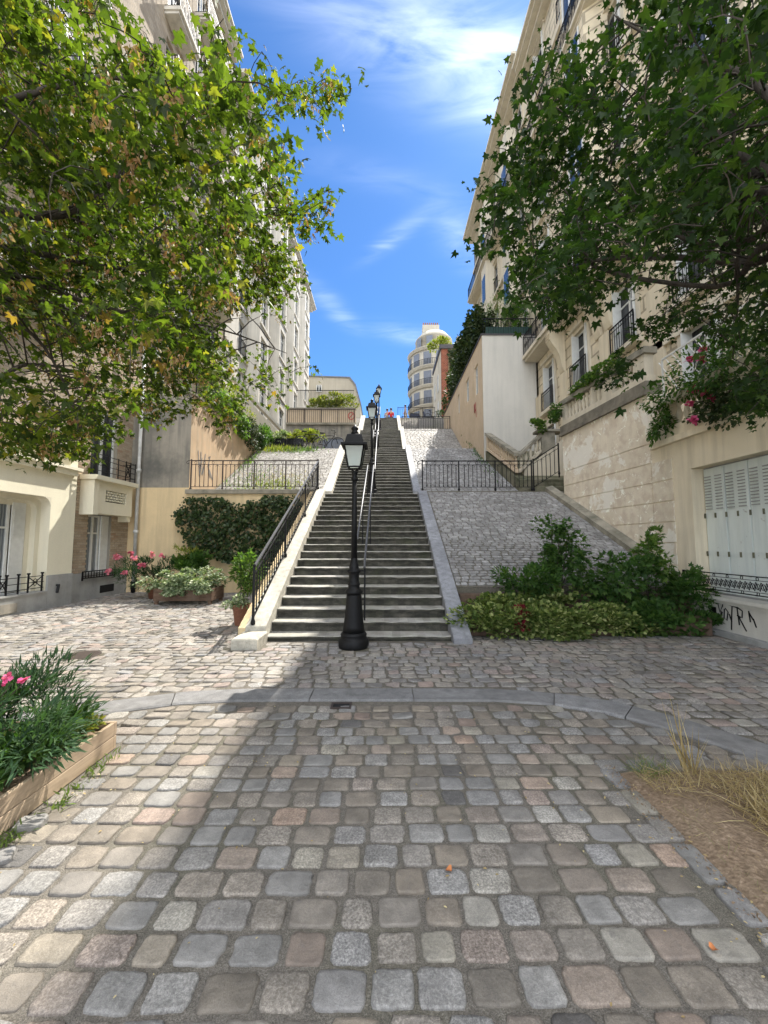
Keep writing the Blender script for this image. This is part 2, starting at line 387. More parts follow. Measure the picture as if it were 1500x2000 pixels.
M['paint_red'] = m_simple('red_spray_paint', (0.48, 0.10, 0.08), 0.7)
M['paint_blue'] = m_simple('blue_grey_spray_paint', (0.17, 0.18, 0.19), 0.7)
M['skin'] = m_simple('skin', (0.42, 0.25, 0.17), 0.6)
M['hair'] = m_simple('dark_hair', (0.02, 0.014, 0.01), 0.6)
M['red_cloth'] = m_simple('red_cloth', (0.62, 0.03, 0.03), 0.8)
M['pale_cloth'] = m_simple('pale_cloth', (0.42, 0.36, 0.33), 0.8)
M['navy_cloth'] = m_simple('navy_cloth', (0.03, 0.035, 0.06), 0.8)
M['orange_leaf'] = m_simple('dry_orange_leaf', (0.36, 0.13, 0.04), 0.8, nz=0.6)
M['parasol_green'] = m_simple('green_fence_cloth', (0.02, 0.055, 0.045), 0.8)
M['yellow_paint'] = m_simple('yellow_paint', (0.50, 0.40, 0.10), 0.7)

def m_shutter():
    t = NT('old_white_shutter'); a = t.noise(1.6, 5, 0.6, stretch=(6, 6, 0.5)); b = t.noise(7, 6, 0.65)
    c = t.mix(t.m('MULTIPLY', t.ramp(a, [(0.45, 0.0), (0.72, 1.0)]), 0.5), (0.70, 0.74, 0.70), (0.50, 0.55, 0.53))
    c = t.mix(t.ramp(b, [(0.64, 0.0), (0.72, 0.6)]), c, (0.26, 0.20, 0.17))
    return t.fin(c, 0.6, 0.3)
M['shutter'] = m_shutter()
M['far_cream'] = m_plaster('far_cream_facade', (0.42, 0.38, 0.30), amt=0.4, streak=0.4, scale=0.3)

def m_wood(name, a, b):
    t = NT(name); g = t.noise(6, 6, 0.65, stretch=(1, 0.12, 1.0), dist=1.2); h = t.noise(60, 3, stretch=(1, 0.06, 1)); r = t.rand()
    c = t.mix(t.ramp(g, [(0.3, 0.0), (0.7, 1.0)]), a, b); c = t.mix(0.35, c, t.mix(1.0, c, t.ramp(h, [(0.3, 0.6), (0.7, 1.3)]), 'MULTIPLY'))
    st_ = t.noise(2.2, 6, 0.7); c = t.mix(t.m('MULTIPLY', t.ramp(st_, [(0.48, 0.0), (0.66, 1.0)]), 0.55), c, (0.16, 0.12, 0.09)); kn = t.noise(11, 2, stretch=(1, .5, 2)); c = t.mix(t.ramp(kn, [(0.70, 0.0), (0.76, 0.7)]), c, (0.10, 0.06, 0.04))
    c = t.mix(1.0, c, t.ramp(r, [(0.0, 0.85), (1.0, 1.15)]), 'MULTIPLY')
    t.bump(h, 0.3, 0.003); return t.fin(c, 0.75, 0.3)
M['wood'] = m_wood('planter_board', (0.33, 0.24, 0.155), (0.45, 0.345, 0.24))
M['wood_dark'] = m_wood('weathered_brown_wood', (0.09, 0.055, 0.035), (0.17, 0.11, 0.075))

def m_brick(name, stops, rough=0.85, sp=40):
    t = NT(name); r = t.rand(); a = t.noise(sp, 4, 0.65); b = t.noise(0.9, 3)
    c = t.ramp(r, stops); c = t.mix(0.5, c, t.mix(1.0, c, t.ramp(a, [(0.3, 0.6), (0.7, 1.35)]), 'MULTIPLY'))
    c = t.mix(t.ramp(b, [(0.4, 0.0), (0.7, 0.3)]), c, (0.30, 0.25, 0.19))
    t.bump(a, 0.4, 0.004); return t.fin(c, rough, 0.25)
M['brick'] = m_brick('buff_brick', [(0, (0.36, 0.28, 0.20)), (0.4, (0.46, 0.37, 0.265)), (0.75, (0.50, 0.42, 0.32)), (1, (0.40, 0.27, 0.185))])
M['red_brick'] = m_brick('red_brick', [(0, (0.20, 0.06, 0.035)), (0.6, (0.30, 0.095, 0.05)), (1, (0.34, 0.15, 0.08))])
M['mortar'] = m_plaster('brick_mortar', (0.30, 0.27, 0.215), amt=0.3)

def m_brick_tex(name, c1, c2, mort, sc, axis='YZ', w=0.5, h=0.25):
    t = NT(name); s = t.sep(); cb = t.n.new('ShaderNodeCombineXYZ')
    t.l.new(s[1] if axis == 'YZ' else s[0], cb.inputs[0]); t.l.new(s[2], cb.inputs[1])
    b = t.n.new('ShaderNodeTexBrick'); t.l.new(cb.outputs[0], b.inputs['Vector'])
    b.inputs['Color1'].default_value = c1 + (1,); b.inputs['Color2'].default_value = c2 + (1,); b.inputs['Mortar'].default_value = mort + (1,)
    b.inputs['Scale'].default_value = sc; b.inputs['Mortar Size'].default_value = 0.02; b.inputs['Brick Width'].default_value = w; b.inputs['Row Height'].default_value = h
    n = t.noise(2.0, 5); c = t.mix(0.5, b.outputs[0], t.mix(1.0, b.outputs[0], t.ramp(n, [(0.3, 0.6), (0.7, 1.3)]), 'MULTIPLY'))
    t.bump(t.m('MULTIPLY', b.outputs[1], -1.0), 0.5, 0.01); return t.fin(c, 0.9, 0.2)
M['brick_far'] = m_brick_tex('buff_brick_upper', (0.42, 0.35, 0.26), (0.34, 0.27, 0.19), (0.26, 0.235, 0.19), 2.2)
M['red_brick_far'] = m_brick_tex('red_brick_far', (0.30, 0.085, 0.045), (0.22, 0.06, 0.035), (0.26, 0.22, 0.17), 2.2, 'XZ')
M['ashlar'] = m_brick_tex('ashlar_facade', (0.66, 0.575, 0.42), (0.61, 0.53, 0.385), (0.36, 0.31, 0.225), 0.55, 'YZ', 0.5, 0.22)
M['rubble'] = m_plaster('rubble_wall', (0.34, 0.26, 0.155), (0.07, 0.055, 0.035), scale=4, amt=1.0, streak=0.1)
M['paved_far'] = m_brick_tex('far_ramp_setts', (0.30, 0.29, 0.27), (0.22, 0.21, 0.20), (0.14, 0.13, 0.12), 2.5, 'XZ', 0.5, 0.2)

def m_glass():
    t = NT('window_glass'); n = t.noise(1.3, 3, stretch=(1, 3, 0.5))
    c = t.ramp(n, [(0.35, (0.012, 0.014, 0.016)), (0.60, (0.05, 0.055, 0.06)), (0.75, (0.16, 0.165, 0.165))])
    return t.fin(c, 0.12, 0.3)
M['glass'] = m_glass()
def m_curtain():
    t = NT('net_curtain_glass'); s = t.sep(); w = t.n.new('ShaderNodeTexWave'); w.inputs['Scale'].default_value = 4.5; w.bands_direction = 'Y'; w.inputs['Distortion'].default_value = 2.0
    t.l.new(t.pos(), w.inputs['Vector'])
    c = t.mix(w.outputs[1], (0.10, 0.115, 0.13), (0.25, 0.27, 0.28)); return t.fin(c, 0.08, 0.6)
M['curtain'] = m_curtain()
def m_lantern():
    t = NT('lantern_pane'); tr = t.n.new('ShaderNodeBsdfTransparent'); mx = t.n.new('ShaderNodeMixShader'); mx.inputs[0].default_value = 0.88
    n = t.noise(9, 4); t.fin(t.mix(n, (0.62, 0.66, 0.60), (0.86, 0.90, 0.86)), 0.15, 0.5)
    tl = t.n.new('ShaderNodeBsdfTranslucent'); tl.inputs[0].default_value = (0.7, 0.75, 0.7, 1); m2 = t.n.new('ShaderNodeMixShader'); m2.inputs[0].default_value = 0.45
    t.l.new(t.b.outputs[0], m2.inputs[1]); t.l.new(tl.outputs[0], m2.inputs[2])
    t.l.new(tr.outputs[0], mx.inputs[1]); t.l.new(m2.outputs[0], mx.inputs[2]); t.l.new(mx.outputs[0], t.out.inputs[0]); return t.mat
M['pane'] = m_lantern()
M['bulb'] = m_simple('lamp_diffuser', (0.30, 0.62, 0.68), 0.3)

def m_leaf(name, stops, trans=0.45, tcol=1.6, rough=0.55):
    t = NT(name); r = t.rand(); n = t.noise(14, 2)
    c = t.ramp(r, stops); c = t.mix(0.3, c, t.mix(1.0, c, t.ramp(n, [(0.3, 0.6), (0.7, 1.4)]), 'MULTIPLY'))
    t.fin(c, rough, 0.22)
    tl = t.n.new('ShaderNodeBsdfTranslucent'); mx = t.n.new('ShaderNodeMixShader'); mx.inputs[0].default_value = trans
    t.l.new(t.mix(1.0, c, (1.35 * tcol, 1.5 * tcol, 0.55 * tcol), 'MULTIPLY'), tl.inputs[0])
    t.l.new(t.b.outputs[0], mx.inputs[1]); t.l.new(tl.outputs[0], mx.inputs[2]); t.l.new(mx.outputs[0], t.out.inputs[0]); return t.mat
G = lambda r, g, b: (r, g, b)
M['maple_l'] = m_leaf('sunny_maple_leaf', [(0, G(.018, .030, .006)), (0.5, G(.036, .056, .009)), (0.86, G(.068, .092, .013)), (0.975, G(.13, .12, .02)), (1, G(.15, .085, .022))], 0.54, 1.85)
M['maple_r'] = m_leaf('shaded_maple_leaf', [(0, G(.010, .024, .006)), (0.6, G(.020, .044, .009)), (1, G(.046, .078, .014))], 0.44, 1.6)  # darker copy of the maple leaf: the building's shade put into its green
M['samara'] = m_leaf('maple_seed', [(0, G(.20, .10, .04)), (0.5, G(.28, .17, .08)), (1, G(.34, .24, .12))], 0.4, 1.0)
M['ivy_dark'] = m_leaf('dark_ivy', [(0, G(.018, .035, .012)), (0.6, G(.030, .055, .016)), (1, G(.055, .075, .025))], 0.2, 1.2, 0.35)
M['ivy_var'] = m_leaf('variegated_ivy', [(0, G(.10, .15, .07)), (0.5, G(.20, .26, .14)), (0.8, G(.36, .40, .26)), (1, G(.52, .54, .40))], 0.25, 1.1)
M['ivy_bed'] = m_leaf('bed_ivy', [(0, G(.05, .085, .02)), (0.45, G(.11, .16, .04)), (0.8, G(.24, .28, .09)), (1, G(.42, .43, .20))], 0.3, 1.2)
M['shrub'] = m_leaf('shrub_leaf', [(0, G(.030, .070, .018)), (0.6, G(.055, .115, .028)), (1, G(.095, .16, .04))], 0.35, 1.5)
M['shrub_pale'] = m_leaf('light_shrub_leaf', [(0, G(.05, .10, .025)), (0.6, G(.085, .15, .035)), (1, G(.14, .20, .05))], 0.4, 1.5)  # paler green leaf for several plants
M['yellow_shrub'] = m_leaf('yellow_green_leaf', [(0, G(.10, .14, .03)), (0.6, G(.18, .21, .04)), (1, G(.30, .27, .06))], 0.4, 1.3)
M['oleander'] = m_leaf('oleander_leaf', [(0, G(.025, .055, .025)), (0.6, G(.040, .085, .035)), (1, G(.07, .12, .05))], 0.25, 1.3)
M['conifer'] = m_leaf('climber_leaf', [(0, G(.022, .040, .016)), (0.6, G(.040, .065, .024)), (1, G(.075, .095, .04))], 0.2, 1.1)
M['pink'] = m_leaf('pink_petal', [(0, G(.62, .12, .22)), (1, G(.75, .28, .36))], 0.4, 0.8)
M['rose'] = m_leaf('rose_petal', [(0, G(.55, .06, .20)), (1, G(.70, .14, .32))], 0.4, 0.75)
M['crimson'] = m_leaf('crimson_leaf', [(0, G(.12, .01, .018)), (1, G(.28, .03, .045))], 0.3, 0.8)
M['straw'] = m_leaf('dry_straw', [(0, G(.28, .20, .10)), (0.6, G(.42, .32, .16)), (1, G(.55, .46, .27))], 0.3, 0.8, 0.7)
M['grass'] = m_leaf('weed_green', [(0, G(.06, .10, .02)), (1, G(.14, .19, .05))], 0.35, 1.2)
def m_bark():
    t = NT('tree_bark'); a = t.noise(16, 6, 0.7, stretch=(1, 1, 0.35)); c = t.ramp(a, [(0.3, (0.022, 0.018, 0.014)), (0.7, (0.085, 0.070, 0.055))]); t.bump(a, 0.6, 0.02); return t.fin(c, 0.9, 0.2)
M['bark'] = m_bark()
def m_soil():
    t = NT('dry_soil'); a = t.noise(30, 8, 0.7); b = t.noise(4, 5); g = t.vor(55)
    c = t.ramp(a, [(0.3, (0.12, 0.083, 0.053)), (0.55, (0.25, 0.18, 0.12)), (0.72, (0.40, 0.31, 0.22))])
    c = t.mix(t.ramp(b, [(0.4, 0.0), (0.7, 0.5)]), c, (0.22, 0.165, 0.11))
    t.bump(t.m('ADD', a, t.m('MULTIPLY', g, 0.5)), 0.8, 0.02); return t.fin(c, 0.95, 0.15)
M['soil'] = m_soil()

# ------------------------------------------------------------------ foliage helpers
def leaf_maple():
    a = [(-90, .10), (-140, .42), (-172, .52), (165, .36), (140, .74), (118, .45), (90, 1.0), (62, .45), (40, .74), (15, .36), (-8, .52), (-40, .42)]
    o = [(0, 0, 0)] + [(r * math.cos(R(d)) * 0.62, 0.30 + r * math.sin(R(d)) * 0.66, -0.10 * abs(math.cos(R(d))) * r + (0.05 if i % 2 else -0.03)) for i, (d, r) in enumerate(a)]
    o[0] = (0, .30, .04)
    n = len(a); return np.array(o), [(0, 1 + (i + 1) % n, 1 + i) for i in range(n)]
def leaf_small():      # five-pointed ivy
    a = [(-90, .30), (-150, .55), (175, .42), (140, .6), (90, .75), (40, .6), (5, .42), (-30, .55)]
    o = [(0, .35, .05)] + [(r * math.cos(R(d)) * .8, .35 + r * math.sin(R(d)) * .8, -.05) for d, r in a]
    n = len(a); return np.array(o), [(0, 1 + (i + 1) % n, 1 + i) for i in range(n)]
def leaf_oval():
    return np.array([(0, 0, 0), (.24, .32, .06), (.17, .75, .03), (0, 1, -.06), (-.17, .75, .03), (-.24, .32, .06), (0, .45, -.03)]), [(0, 1, 6), (1, 2, 6), (2, 3, 6), (3, 4, 6), (4, 5, 6), (5, 0, 6)]
def leaf_lance():
    return np.array([(0, 0, 0), (.085, .4, .02), (0, 1, -.10), (-.085, .4, .02), (0, .45, -.02)]), [(0, 1, 4), (1, 2, 4), (2, 3, 4), (3, 0, 4)]
def leaf_blade():
    return np.array([(-.012, 0, 0), (.012, 0, 0), (.009, .5, .03), (-.009, .5, .03), (0, 1, .16)]), [(0, 1, 2, 3), (3, 2, 4)]
def petal():
    return np.array([(0, 0, 0), (.4, .45, .18), (.28, .95, .05), (-.28, .95, .05), (-.4, .45, .18)]), [(0, 1, 2, 3, 4)]
T_MAPLE, T_IVY, T_OVAL, T_LANCE, T_BLADE, T_PETAL = leaf_maple(), leaf_small(), leaf_oval(), leaf_lance(), leaf_blade(), petal()

def frames(dirs, nrm):
    d = dirs / (np.linalg.norm(dirs, axis=1, keepdims=True) + 1e-9)
    x = np.cross(d, nrm); x /= (np.linalg.norm(x, axis=1, keepdims=True) + 1e-9)
    z = np.cross(x, d); return x, d, z
def leaves(name, mat, parent, P_, D_, N_, S_, tmpl, **kw):
    tv, tf = tmpl; x, y, z = frames(D_, N_); S_ = S_.reshape(-1, 1, 1)
    V = P_[:, None, :] + S_ * (tv[None, :, 0:1] * x[:, None, :] + tv[None, :, 1:2] * y[:, None, :] + tv[None, :, 2:3] * z[:, None, :])
    n, k = len(P_), len(tv); off = np.array(wloc(parent)); V = (V - off).reshape(-1, 3)
    me = bpy.data.meshes.new(name)
    me.vertices.add(n * k); me.vertices.foreach_set('co', V.ravel())
    ls = np.concatenate([np.array(f) for f in tf]); lens = np.array([len(f) for f in tf])
    L = (ls[None, :] + (np.arange(n) * k)[:, None]).ravel()
    tot_ = np.tile(lens, n); st = np.concatenate([[0], np.cumsum(tot_)[:-1]])
    me.loops.add(len(L)); me.loops.foreach_set('vertex_index', L)
    me.polygons.add(len(tot_)); me.polygons.foreach_set('loop_start', st); me.polygons.foreach_set('loop_total', tot_)
    me.materials.append(mat); me.update(calc_edges=True); me.validate()
    o = bpy.data.objects.new(name, me); C.objects.link(o); o.parent = parent
    return tag(o, **kw)
def unit(n):
    v = npr.normal(size=(n, 3)); return v / np.linalg.norm(v, axis=1, keepdims=True)

def bush(name, parent, c, rad, n, size, tmpl, mat, clumps=14, down=0.0, up=0.4, shell=0.55, spread=0.33, floor=None, **kw):
    """leaves in uneven clumps through an ellipsoid"""
    rad = np.array(rad); c = np.array(c)
    cc = unit(clumps) * (npr.random((clumps, 1)) ** 0.45); cc[:, 2] = cc[:, 2] * 0.9 + 0.08
    cr = spread * (0.6 + 0.8 * npr.random(clumps))
    k = npr.integers(0, clumps, n); q = unit(n) * (shell + (1 - shell) * npr.random((n, 1)))
    p = cc[k] + q * cr[k][:, None]
    P_ = c + p * rad
    out = q + 0.6 * cc[k]; out[:, 2] += up - down
    D_ = out + 0.7 * unit(n); N_ = np.array([0, 0, 1.0]) + 0.55 * unit(n)
    if floor is not None: P_[:, 2] = np.maximum(P_[:, 2], floor + 0.02 + 0.05 * npr.random(n))
    return leaves(name, mat, parent, P_, D_, N_, size * (0.6 + 0.7 * npr.random(n)), tmpl, kind='stuff', **kw)
def stems(parent, base, tips, r=0.008, mat=None, name='stem', **kw):
    mb = MB()
    for t in tips:
        b = Vector(base) + Vector((rnd.uniform(-.04, .04), rnd.uniform(-.04, .04), 0)); t = Vector(t)
        mid = b.lerp(t, .5) + Vector((rnd.uniform(-.05, .05), rnd.uniform(-.05, .05), .06))
        mb.tube([b, mid, t], [r, r * .8, r * .4], 5)
    return mb.build(name, mat or M['bark'], parent, True, **kw)
def climber(name, parent, pts_fn, n, size, tmpl, mat, nrm, thick=0.12, droop=0.6, **kw):
    """leaves hugging a wall; pts_fn(n) gives (n,3) points on its face"""
    nrm = np.array(nrm, float); P_ = pts_fn(n); n = len(P_)
    P_ = P_ + nrm * (0.02 + thick * npr.random((n, 1)) ** 1.5)
    D_ = np.array([0, 0, -droop]) + 0.8 * unit(n) + 0.3 * nrm; N_ = nrm + 0.45 * unit(n) + np.array([0, 0, .35])
    return leaves(name, mat, parent, P_, D_, N_, size * (0.55 + 0.8 * npr.random(n)), tmpl, kind='stuff', **kw)
def flowers(parent, centers, size, mat, name='flower', k=9):
    for c in centers:
        n = k; P_ = np.array(c)[None] + 0.12 * size * unit(n)
        D_ = unit(n) + np.array([0, -.4, .25]); N_ = np.array([0, -.6, .8]) + .5 * unit(n)
        leaves(name, mat, parent, P_, D_, N_, size * (.5 + .3 * npr.random(n)), T_PETAL)

def in_poly(px, py, poly):
    inside = np.zeros(len(px), bool); n = len(poly); j = n - 1
    for i in range(n):
        xi, yi = poly[i]; xj, yj = poly[j]
        if yi != yj: inside ^= ((yi > py) != (yj > py)) & (px < (xj - xi) * (py - yi) / (yj - yi) + xi)
        j = i
    return inside

# crown outlines: the two maples reach over the square from either side, out of trunks that stand just outside the picture
OUT_L = [(-60, -60), (215, -60), (262, 45), (325, 105), (382, 150), (402, 60), (425, -20), (440, 30), (478, 62), (522, 105), (556, 172), (640, 125), (680, 160), (672, 202), (630, 228), (560, 212), (535, 250),
         (570, 290), (620, 318), (600, 352), (552, 345), (575, 385), (650, 368), (656, 468), (615, 455), (640, 505), (655, 552), (600, 566), (590, 600), (618, 675), (640, 738), (612, 762), (572, 725), (566, 790), (540, 800),
         (498, 770), (480, 800), (455, 840), (425, 850), (405, 800), (350, 815), (300, 835), (280, 815), (250, 870), (205, 880), (196, 955), (175, 985), (165, 900), (140, 880), (118, 905), (85, 965), (62, 905), (42, 952), (0, 905), (-60, 930)]
OUT_R = [(1180, -60), (1178, 20), (1150, 70), (1120, 60), (1085, 95), (1040, 105), (1010, 150), (972, 178), (985, 205), (1060, 192), (1050, 228), (1000, 222), (960, 280), (978, 325), (918, 340), (926, 378), (945, 400),
         (928, 452), (948, 492), (1003, 500), (1000, 540), (978, 562), (985, 600), (1050, 602), (1085, 652), (1130, 612), (1165, 632), (1200, 560), (1240, 590), (1230, 640), (1190, 680), (1155, 725), (1165, 765), (1245, 742), (1262, 668),
         (1330, 650), (1388, 655), (1425, 700), (1418, 790), (1440, 850), (1480, 850), (1500, 800), (1560, 780), (1560, -60)]

def maple(name, label, side, centre, radii, outline, leaf_mat, n_clusters, per, trunk_xy, limbs, seeds=False, lsize=0.105, gapl=-.45):
    root = thing(name, (trunk_xy[0], trunk_xy[1], 0.0), label, 'tree')
    cx, cy, cz = centre; rx, ry, rz = radii
    # clusters: whole crown, trimmed where the real crown stops
    P_ = []; tries = 0
    nb = n_clusters // 10
    while len(P_) < nb and tries < 900000:
        q = npr.uniform(-1, 1, (900, 3)); tries += 20000
        r = np.linalg.norm(q, axis=1); q = q[(r < 1.0)]
        w = np.stack([cx + q[:, 0] * rx, cy + q[:, 1] * ry, cz + q[:, 2] * rz], 1)
        w = w[(w[:, 2] > 2.1)]
        front = w[:, 1] > 0.35
        px, py = proj(w[:, 0], np.maximum(w[:, 1], .36), w[:, 2])
        inframe = front & (px > -80) & (px < 1580) & (py > -80)
        ok = np.where(inframe, in_poly(px, py, outline), (npr.random(len(w)) < 0.42) & (side * w[:, 0] > 0.5))
        # uneven, layered crown: leave gaps between the boughs
        gapn = np.sin(w[:, 0] * 3.3 + 1.1 * np.sin(w[:, 2] * 2.1)) * np.sin(w[:, 1] * 3.0 + side) + .8 * np.sin(w[:, 2] * 4.6 + w[:, 0] * 2.0) * np.sin(w[:, 1] * 2.2 + w[:, 0])
        ok &= (gapn > gapl) | (npr.random(len(w)) < .12)
        gx, gy = w[:, 0] - .29 * w[:, 2], w[:, 1] - .68 * w[:, 2]
        ok &= ~((gx > -2.6) & (gx < -1.0) & (gy > .5) & (gy < 2.45))  # crown cut open: clusters that would shade the sunny paving are left out
        # keep the nearest air in front of the lens clear
        ok &= np.linalg.norm(w - np.array([0, 0, EYE]), axis=1) > 2.1
        P_ += list(w[ok])
    # every bough carries a drooping spray of small clusters
    B_ = np.repeat(np.array(P_[:nb]), 14, axis=0); B_ = B_ + npr.normal(size=B_.shape) * np.array([.23, .23, .12]) + np.array([0, 0, -.05])
    px, py = proj(B_[:, 0], np.maximum(B_[:, 1], .36), B_[:, 2]); fr = (B_[:, 1] > .36) & (px > -80) & (px < 1580) & (py > -80)
    gx, gy = B_[:, 0] - .29 * B_[:, 2], B_[:, 1] - .68 * B_[:, 2]
    okb = (~fr | in_poly(px, py, outline) ) & (np.linalg.norm(B_ - np.array([0, 0, EYE]), axis=1) > 2.0)
    okb &= ~((gx > -2.6) & (gx < -1.0) & (gy > .5) & (gy < 2.45))  # sprays kept out of the same sun path
    P_ = B_[okb]; n_clusters = len(P_)
    n = n_clusters * per
    base = np.repeat(P_, per, axis=0)
    ax = unit(n_clusters) * np.array([1, 1, .45]); ax += np.array([-side * .5, 0.1, -.12]); ax = np.repeat(ax / np.linalg.norm(ax, axis=1, keepdims=True), per, axis=0)
    tpar = npr.random((n, 1)) - .5
    pos = base + ax * tpar * 0.42 + unit(n) * 0.085
    D_ = ax * 0.6 + unit(n) * 0.9 + np.array([0, 0, -.55]); N_ = np.array([0, 0, 1.0]) + unit(n) * 0.62
    S_ = lsize * (0.55 + 0.75 * npr.random(n))
    px, py = proj(pos[:, 0], np.maximum(pos[:, 1], .3), pos[:, 2])
    vis = (pos[:, 1] > .5) & (px > 0) & (px < 1500) & (py > 0) & (py < 2000)
    edge = (pos[:, 1] < .36) | (px < -80) | (px > 1580) | (py < -80)
    keep = edge | in_poly(px, py, [(a, b) for a, b in outline]) | (npr.random(n) < 0.35)
    pos, D_, N_, S_, vis = pos[keep], D_[keep], N_[keep], S_[keep], vis[keep]
    # the 300 leaves that show largest are leaves of their own, the rest one mass
    dist = np.linalg.norm(pos - np.array([0, 0, EYE]), axis=1); score = np.where(vis, S_ / dist, 0)
    big = np.argsort(-score)[:290]; msk = np.ones(len(pos), bool); msk[big] = False
    crown = leaves('crown', leaf_mat, root, pos[msk], D_[msk], N_[msk], S_[msk], T_MAPLE, kind='stuff')
    me = bpy.data.meshes.new('leaf'); me.from_pydata([tuple(v) for v in T_MAPLE[0]], [], T_MAPLE[1]); me.materials.append(leaf_mat); me.update()
    X, Y_, Z = frames(D_[big], N_[big])
    for i, b in enumerate(big):
        o = bpy.data.objects.new('leaf', me); C.objects.link(o); o.parent = root
        mt = Matrix(((X[i][0], Y_[i][0], Z[i][0]), (X[i][1], Y_[i][1], Z[i][1]), (X[i][2], Y_[i][2], Z[i][2]))).to_4x4()
        o.matrix_local = Matrix.Translation(Vector(pos[b]) - Vector(wloc(root))) @ mt @ Matrix.Scale(float(S_[b]), 4)
    if seeds:
        sc = P_[npr.random(n_clusters) < 0.26]; m_ = len(sc) * 26
        sp = np.repeat(sc, 26, axis=0) + unit(m_) * (0.09 * npr.random((m_, 1))) + np.array([0, -.04, -.10])
        px, py = proj(sp[:, 0], np.maximum(sp[:, 1], .3), sp[:, 2]); k2 = (sp[:, 1] < .4) | in_poly(px, py, outline) | (py < -60)
        sp = sp[k2]; m_ = len(sp)
        leaves('seed_bunch', M['samara'], root, sp, np.array([0, 0, -1.0]) + .7 * unit(m_), unit(m_), 0.036 * (.7 + .6 * npr.random(m_)), (T_OVAL[0] * np.array([.8, 1, 1]), T_OVAL[1]), kind='stuff')
    tr = MB(); tx, ty = trunk_xy; s = -side; NODE = []
    tr.tube([(tx, ty, -.1), (tx, ty, .25), (tx, ty + .02, 1.2), (tx + s * .03, ty + .05, 2.3), (tx + s * .08, ty + .08, 3.3), (tx + s * .10, ty + .12, 4.4), (tx + s * .12, ty + .2, 5.8), (tx + s * .2, ty + .3, 7.0)],
            [.22, .165, .14, .13, .11, .085, .05, .015], 10)
    tr.build('trunk', M['bark'], root, True)
    tp = Vector((tx + s * .08, ty + .08, 3.3)); tq = Vector((tx + s * .03, ty + .05, 2.4))
    for pts, r0 in limbs:
        pts = [Vector(p) for p in pts]; st = tp if pts[0].z > 3.4 else tq
        full = [st, st.lerp(pts[0], .5) + Vector((0, 0, .12))] + pts
        # smooth the limb
        sm = []
        for i in range(len(full) - 1):
            p0 = full[max(i - 1, 0)]; p1 = full[i]; p2 = full[i + 1]; p3 = full[min(i + 2, len(full) - 1)]
            for u in (0, .25, .5, .75):
                sm.append(0.5 * ((2 * p1) + (p2 - p0) * u + (2 * p0 - 5 * p1 + 4 * p2 - p3) * u * u + (3 * p1 - p0 - 3 * p2 + p3) * u ** 3))
        sm.append(full[-1])
        cut = [k_ for k_, q_ in enumerate(sm) if q_.y > .4 and -20 < proj(q_.x, q_.y, q_.z)[0] < 1520 and proj(q_.x, q_.y, q_.z)[1] > -20 and not in_poly(np.array([proj(q_.x, q_.y, q_.z)[0]]), np.array([proj(q_.x, q_.y, q_.z)[1]]), outline)[0] and k_ > 5]
        if cut: sm = sm[:max(5, cut[0])]
        mb = MB(); k = len(sm); mb.tube(sm, [r0 * (1 - i / (k - 1)) + .004 for i in range(k)], 7)
        if not mb.v: continue
        limb = mb.build('branch', M['bark'], root, True); NODE += [tuple(q) for q in sm[2:]]
        # twigs
        tw = MB()
        for i in range(3, k - 1):
            for _ in range(2):
                a = sm[i]; d = Vector((rnd.uniform(-1, 1), rnd.uniform(-1, 1), rnd.uniform(-.5, .6))).normalized() * rnd.uniform(.3, .75)
                e_ = a + d; ex, ey = proj(e_.x, max(e_.y, .36), e_.z)
                if -150 < ex < 1650 and ey > -400 and not in_poly(np.array([ex]), np.array([ey]), outline)[0]: continue
                tw.tube([a, a + d * .5 + Vector((0, 0, .04)), e_], [.008, .006, .002], 4)
        tw.build('twig', M['bark'], limb, True)
    # side shoots: every leaf cluster hangs on a twig that grows out of the nearest wood
    nodes = np.array(NODE); d0 = np.min(np.linalg.norm(P_[:, None, :] - nodes[None, ::3, :], axis=2), axis=1); sh = MB()
    nl = list(NODE)
    arr = np.zeros((len(nl) + len(P_), 3)); arr[:len(nl)] = nodes; cnt = len(nl)
    for i in np.argsort(d0):
        p = P_[i]; dd = np.linalg.norm(arr[:cnt] - p, axis=1); j = int(np.argmin(dd)); q = arr[j]; L = dd[j]; mid0 = q
        ex, ey = proj(mid0[0], max(mid0[1], .36), mid0[2])
        mx_, my_ = proj((mid0[0] + p[0]) / 2, max((mid0[1] + p[1]) / 2, .36), (mid0[2] + p[2]) / 2); qx, qy = proj(p[0], max(p[1], .36), p[2])
        if L < .8 and math.hypot(qx - ex, qy - ey) < 150 and not (-20 < mx_ < 1520 and my_ > -20 and not in_poly(np.array([mx_]), np.array([my_]), outline)[0]) and not (-20 < ex < 1520 and ey > -20 and not in_poly(np.array([ex]), np.array([ey]), outline)[0]):
            mid = (p + q) / 2 + np.array([rnd.uniform(-.06, .06) * L, rnd.uniform(-.06, .06) * L, .10 * L]); r0 = .0035 + .004 * L
            sh.tube([tuple(q), tuple(mid), tuple(p)], [r0, r0 * .8, .0025], 3, cap=False)
        arr[cnt] = p; cnt += 1
    sh.build('shoot', M['bark'], root, False, kind='stuff')
    return root

# ------------------------------------------------------------------ ground, paving
g = MB(); g.box(-260, 260, -60, 400, -1.2, -0.06); g.build('ground', M['pale_stone'], kind='structure')
plaza = MB()
plaza.face([(-8.5, -3, -.006), (6.2, -3, -.006), (6.2, 13.0, -.006), (-8.5, 13.0, -.006)])
plaza = plaza.build('plaza_paving', M['joint'], kind='structure')

def hgt(x, y): return 0.014 * math.sin(x * .9 + 1) * math.sin(y * .8) if y < 5 else 0.0
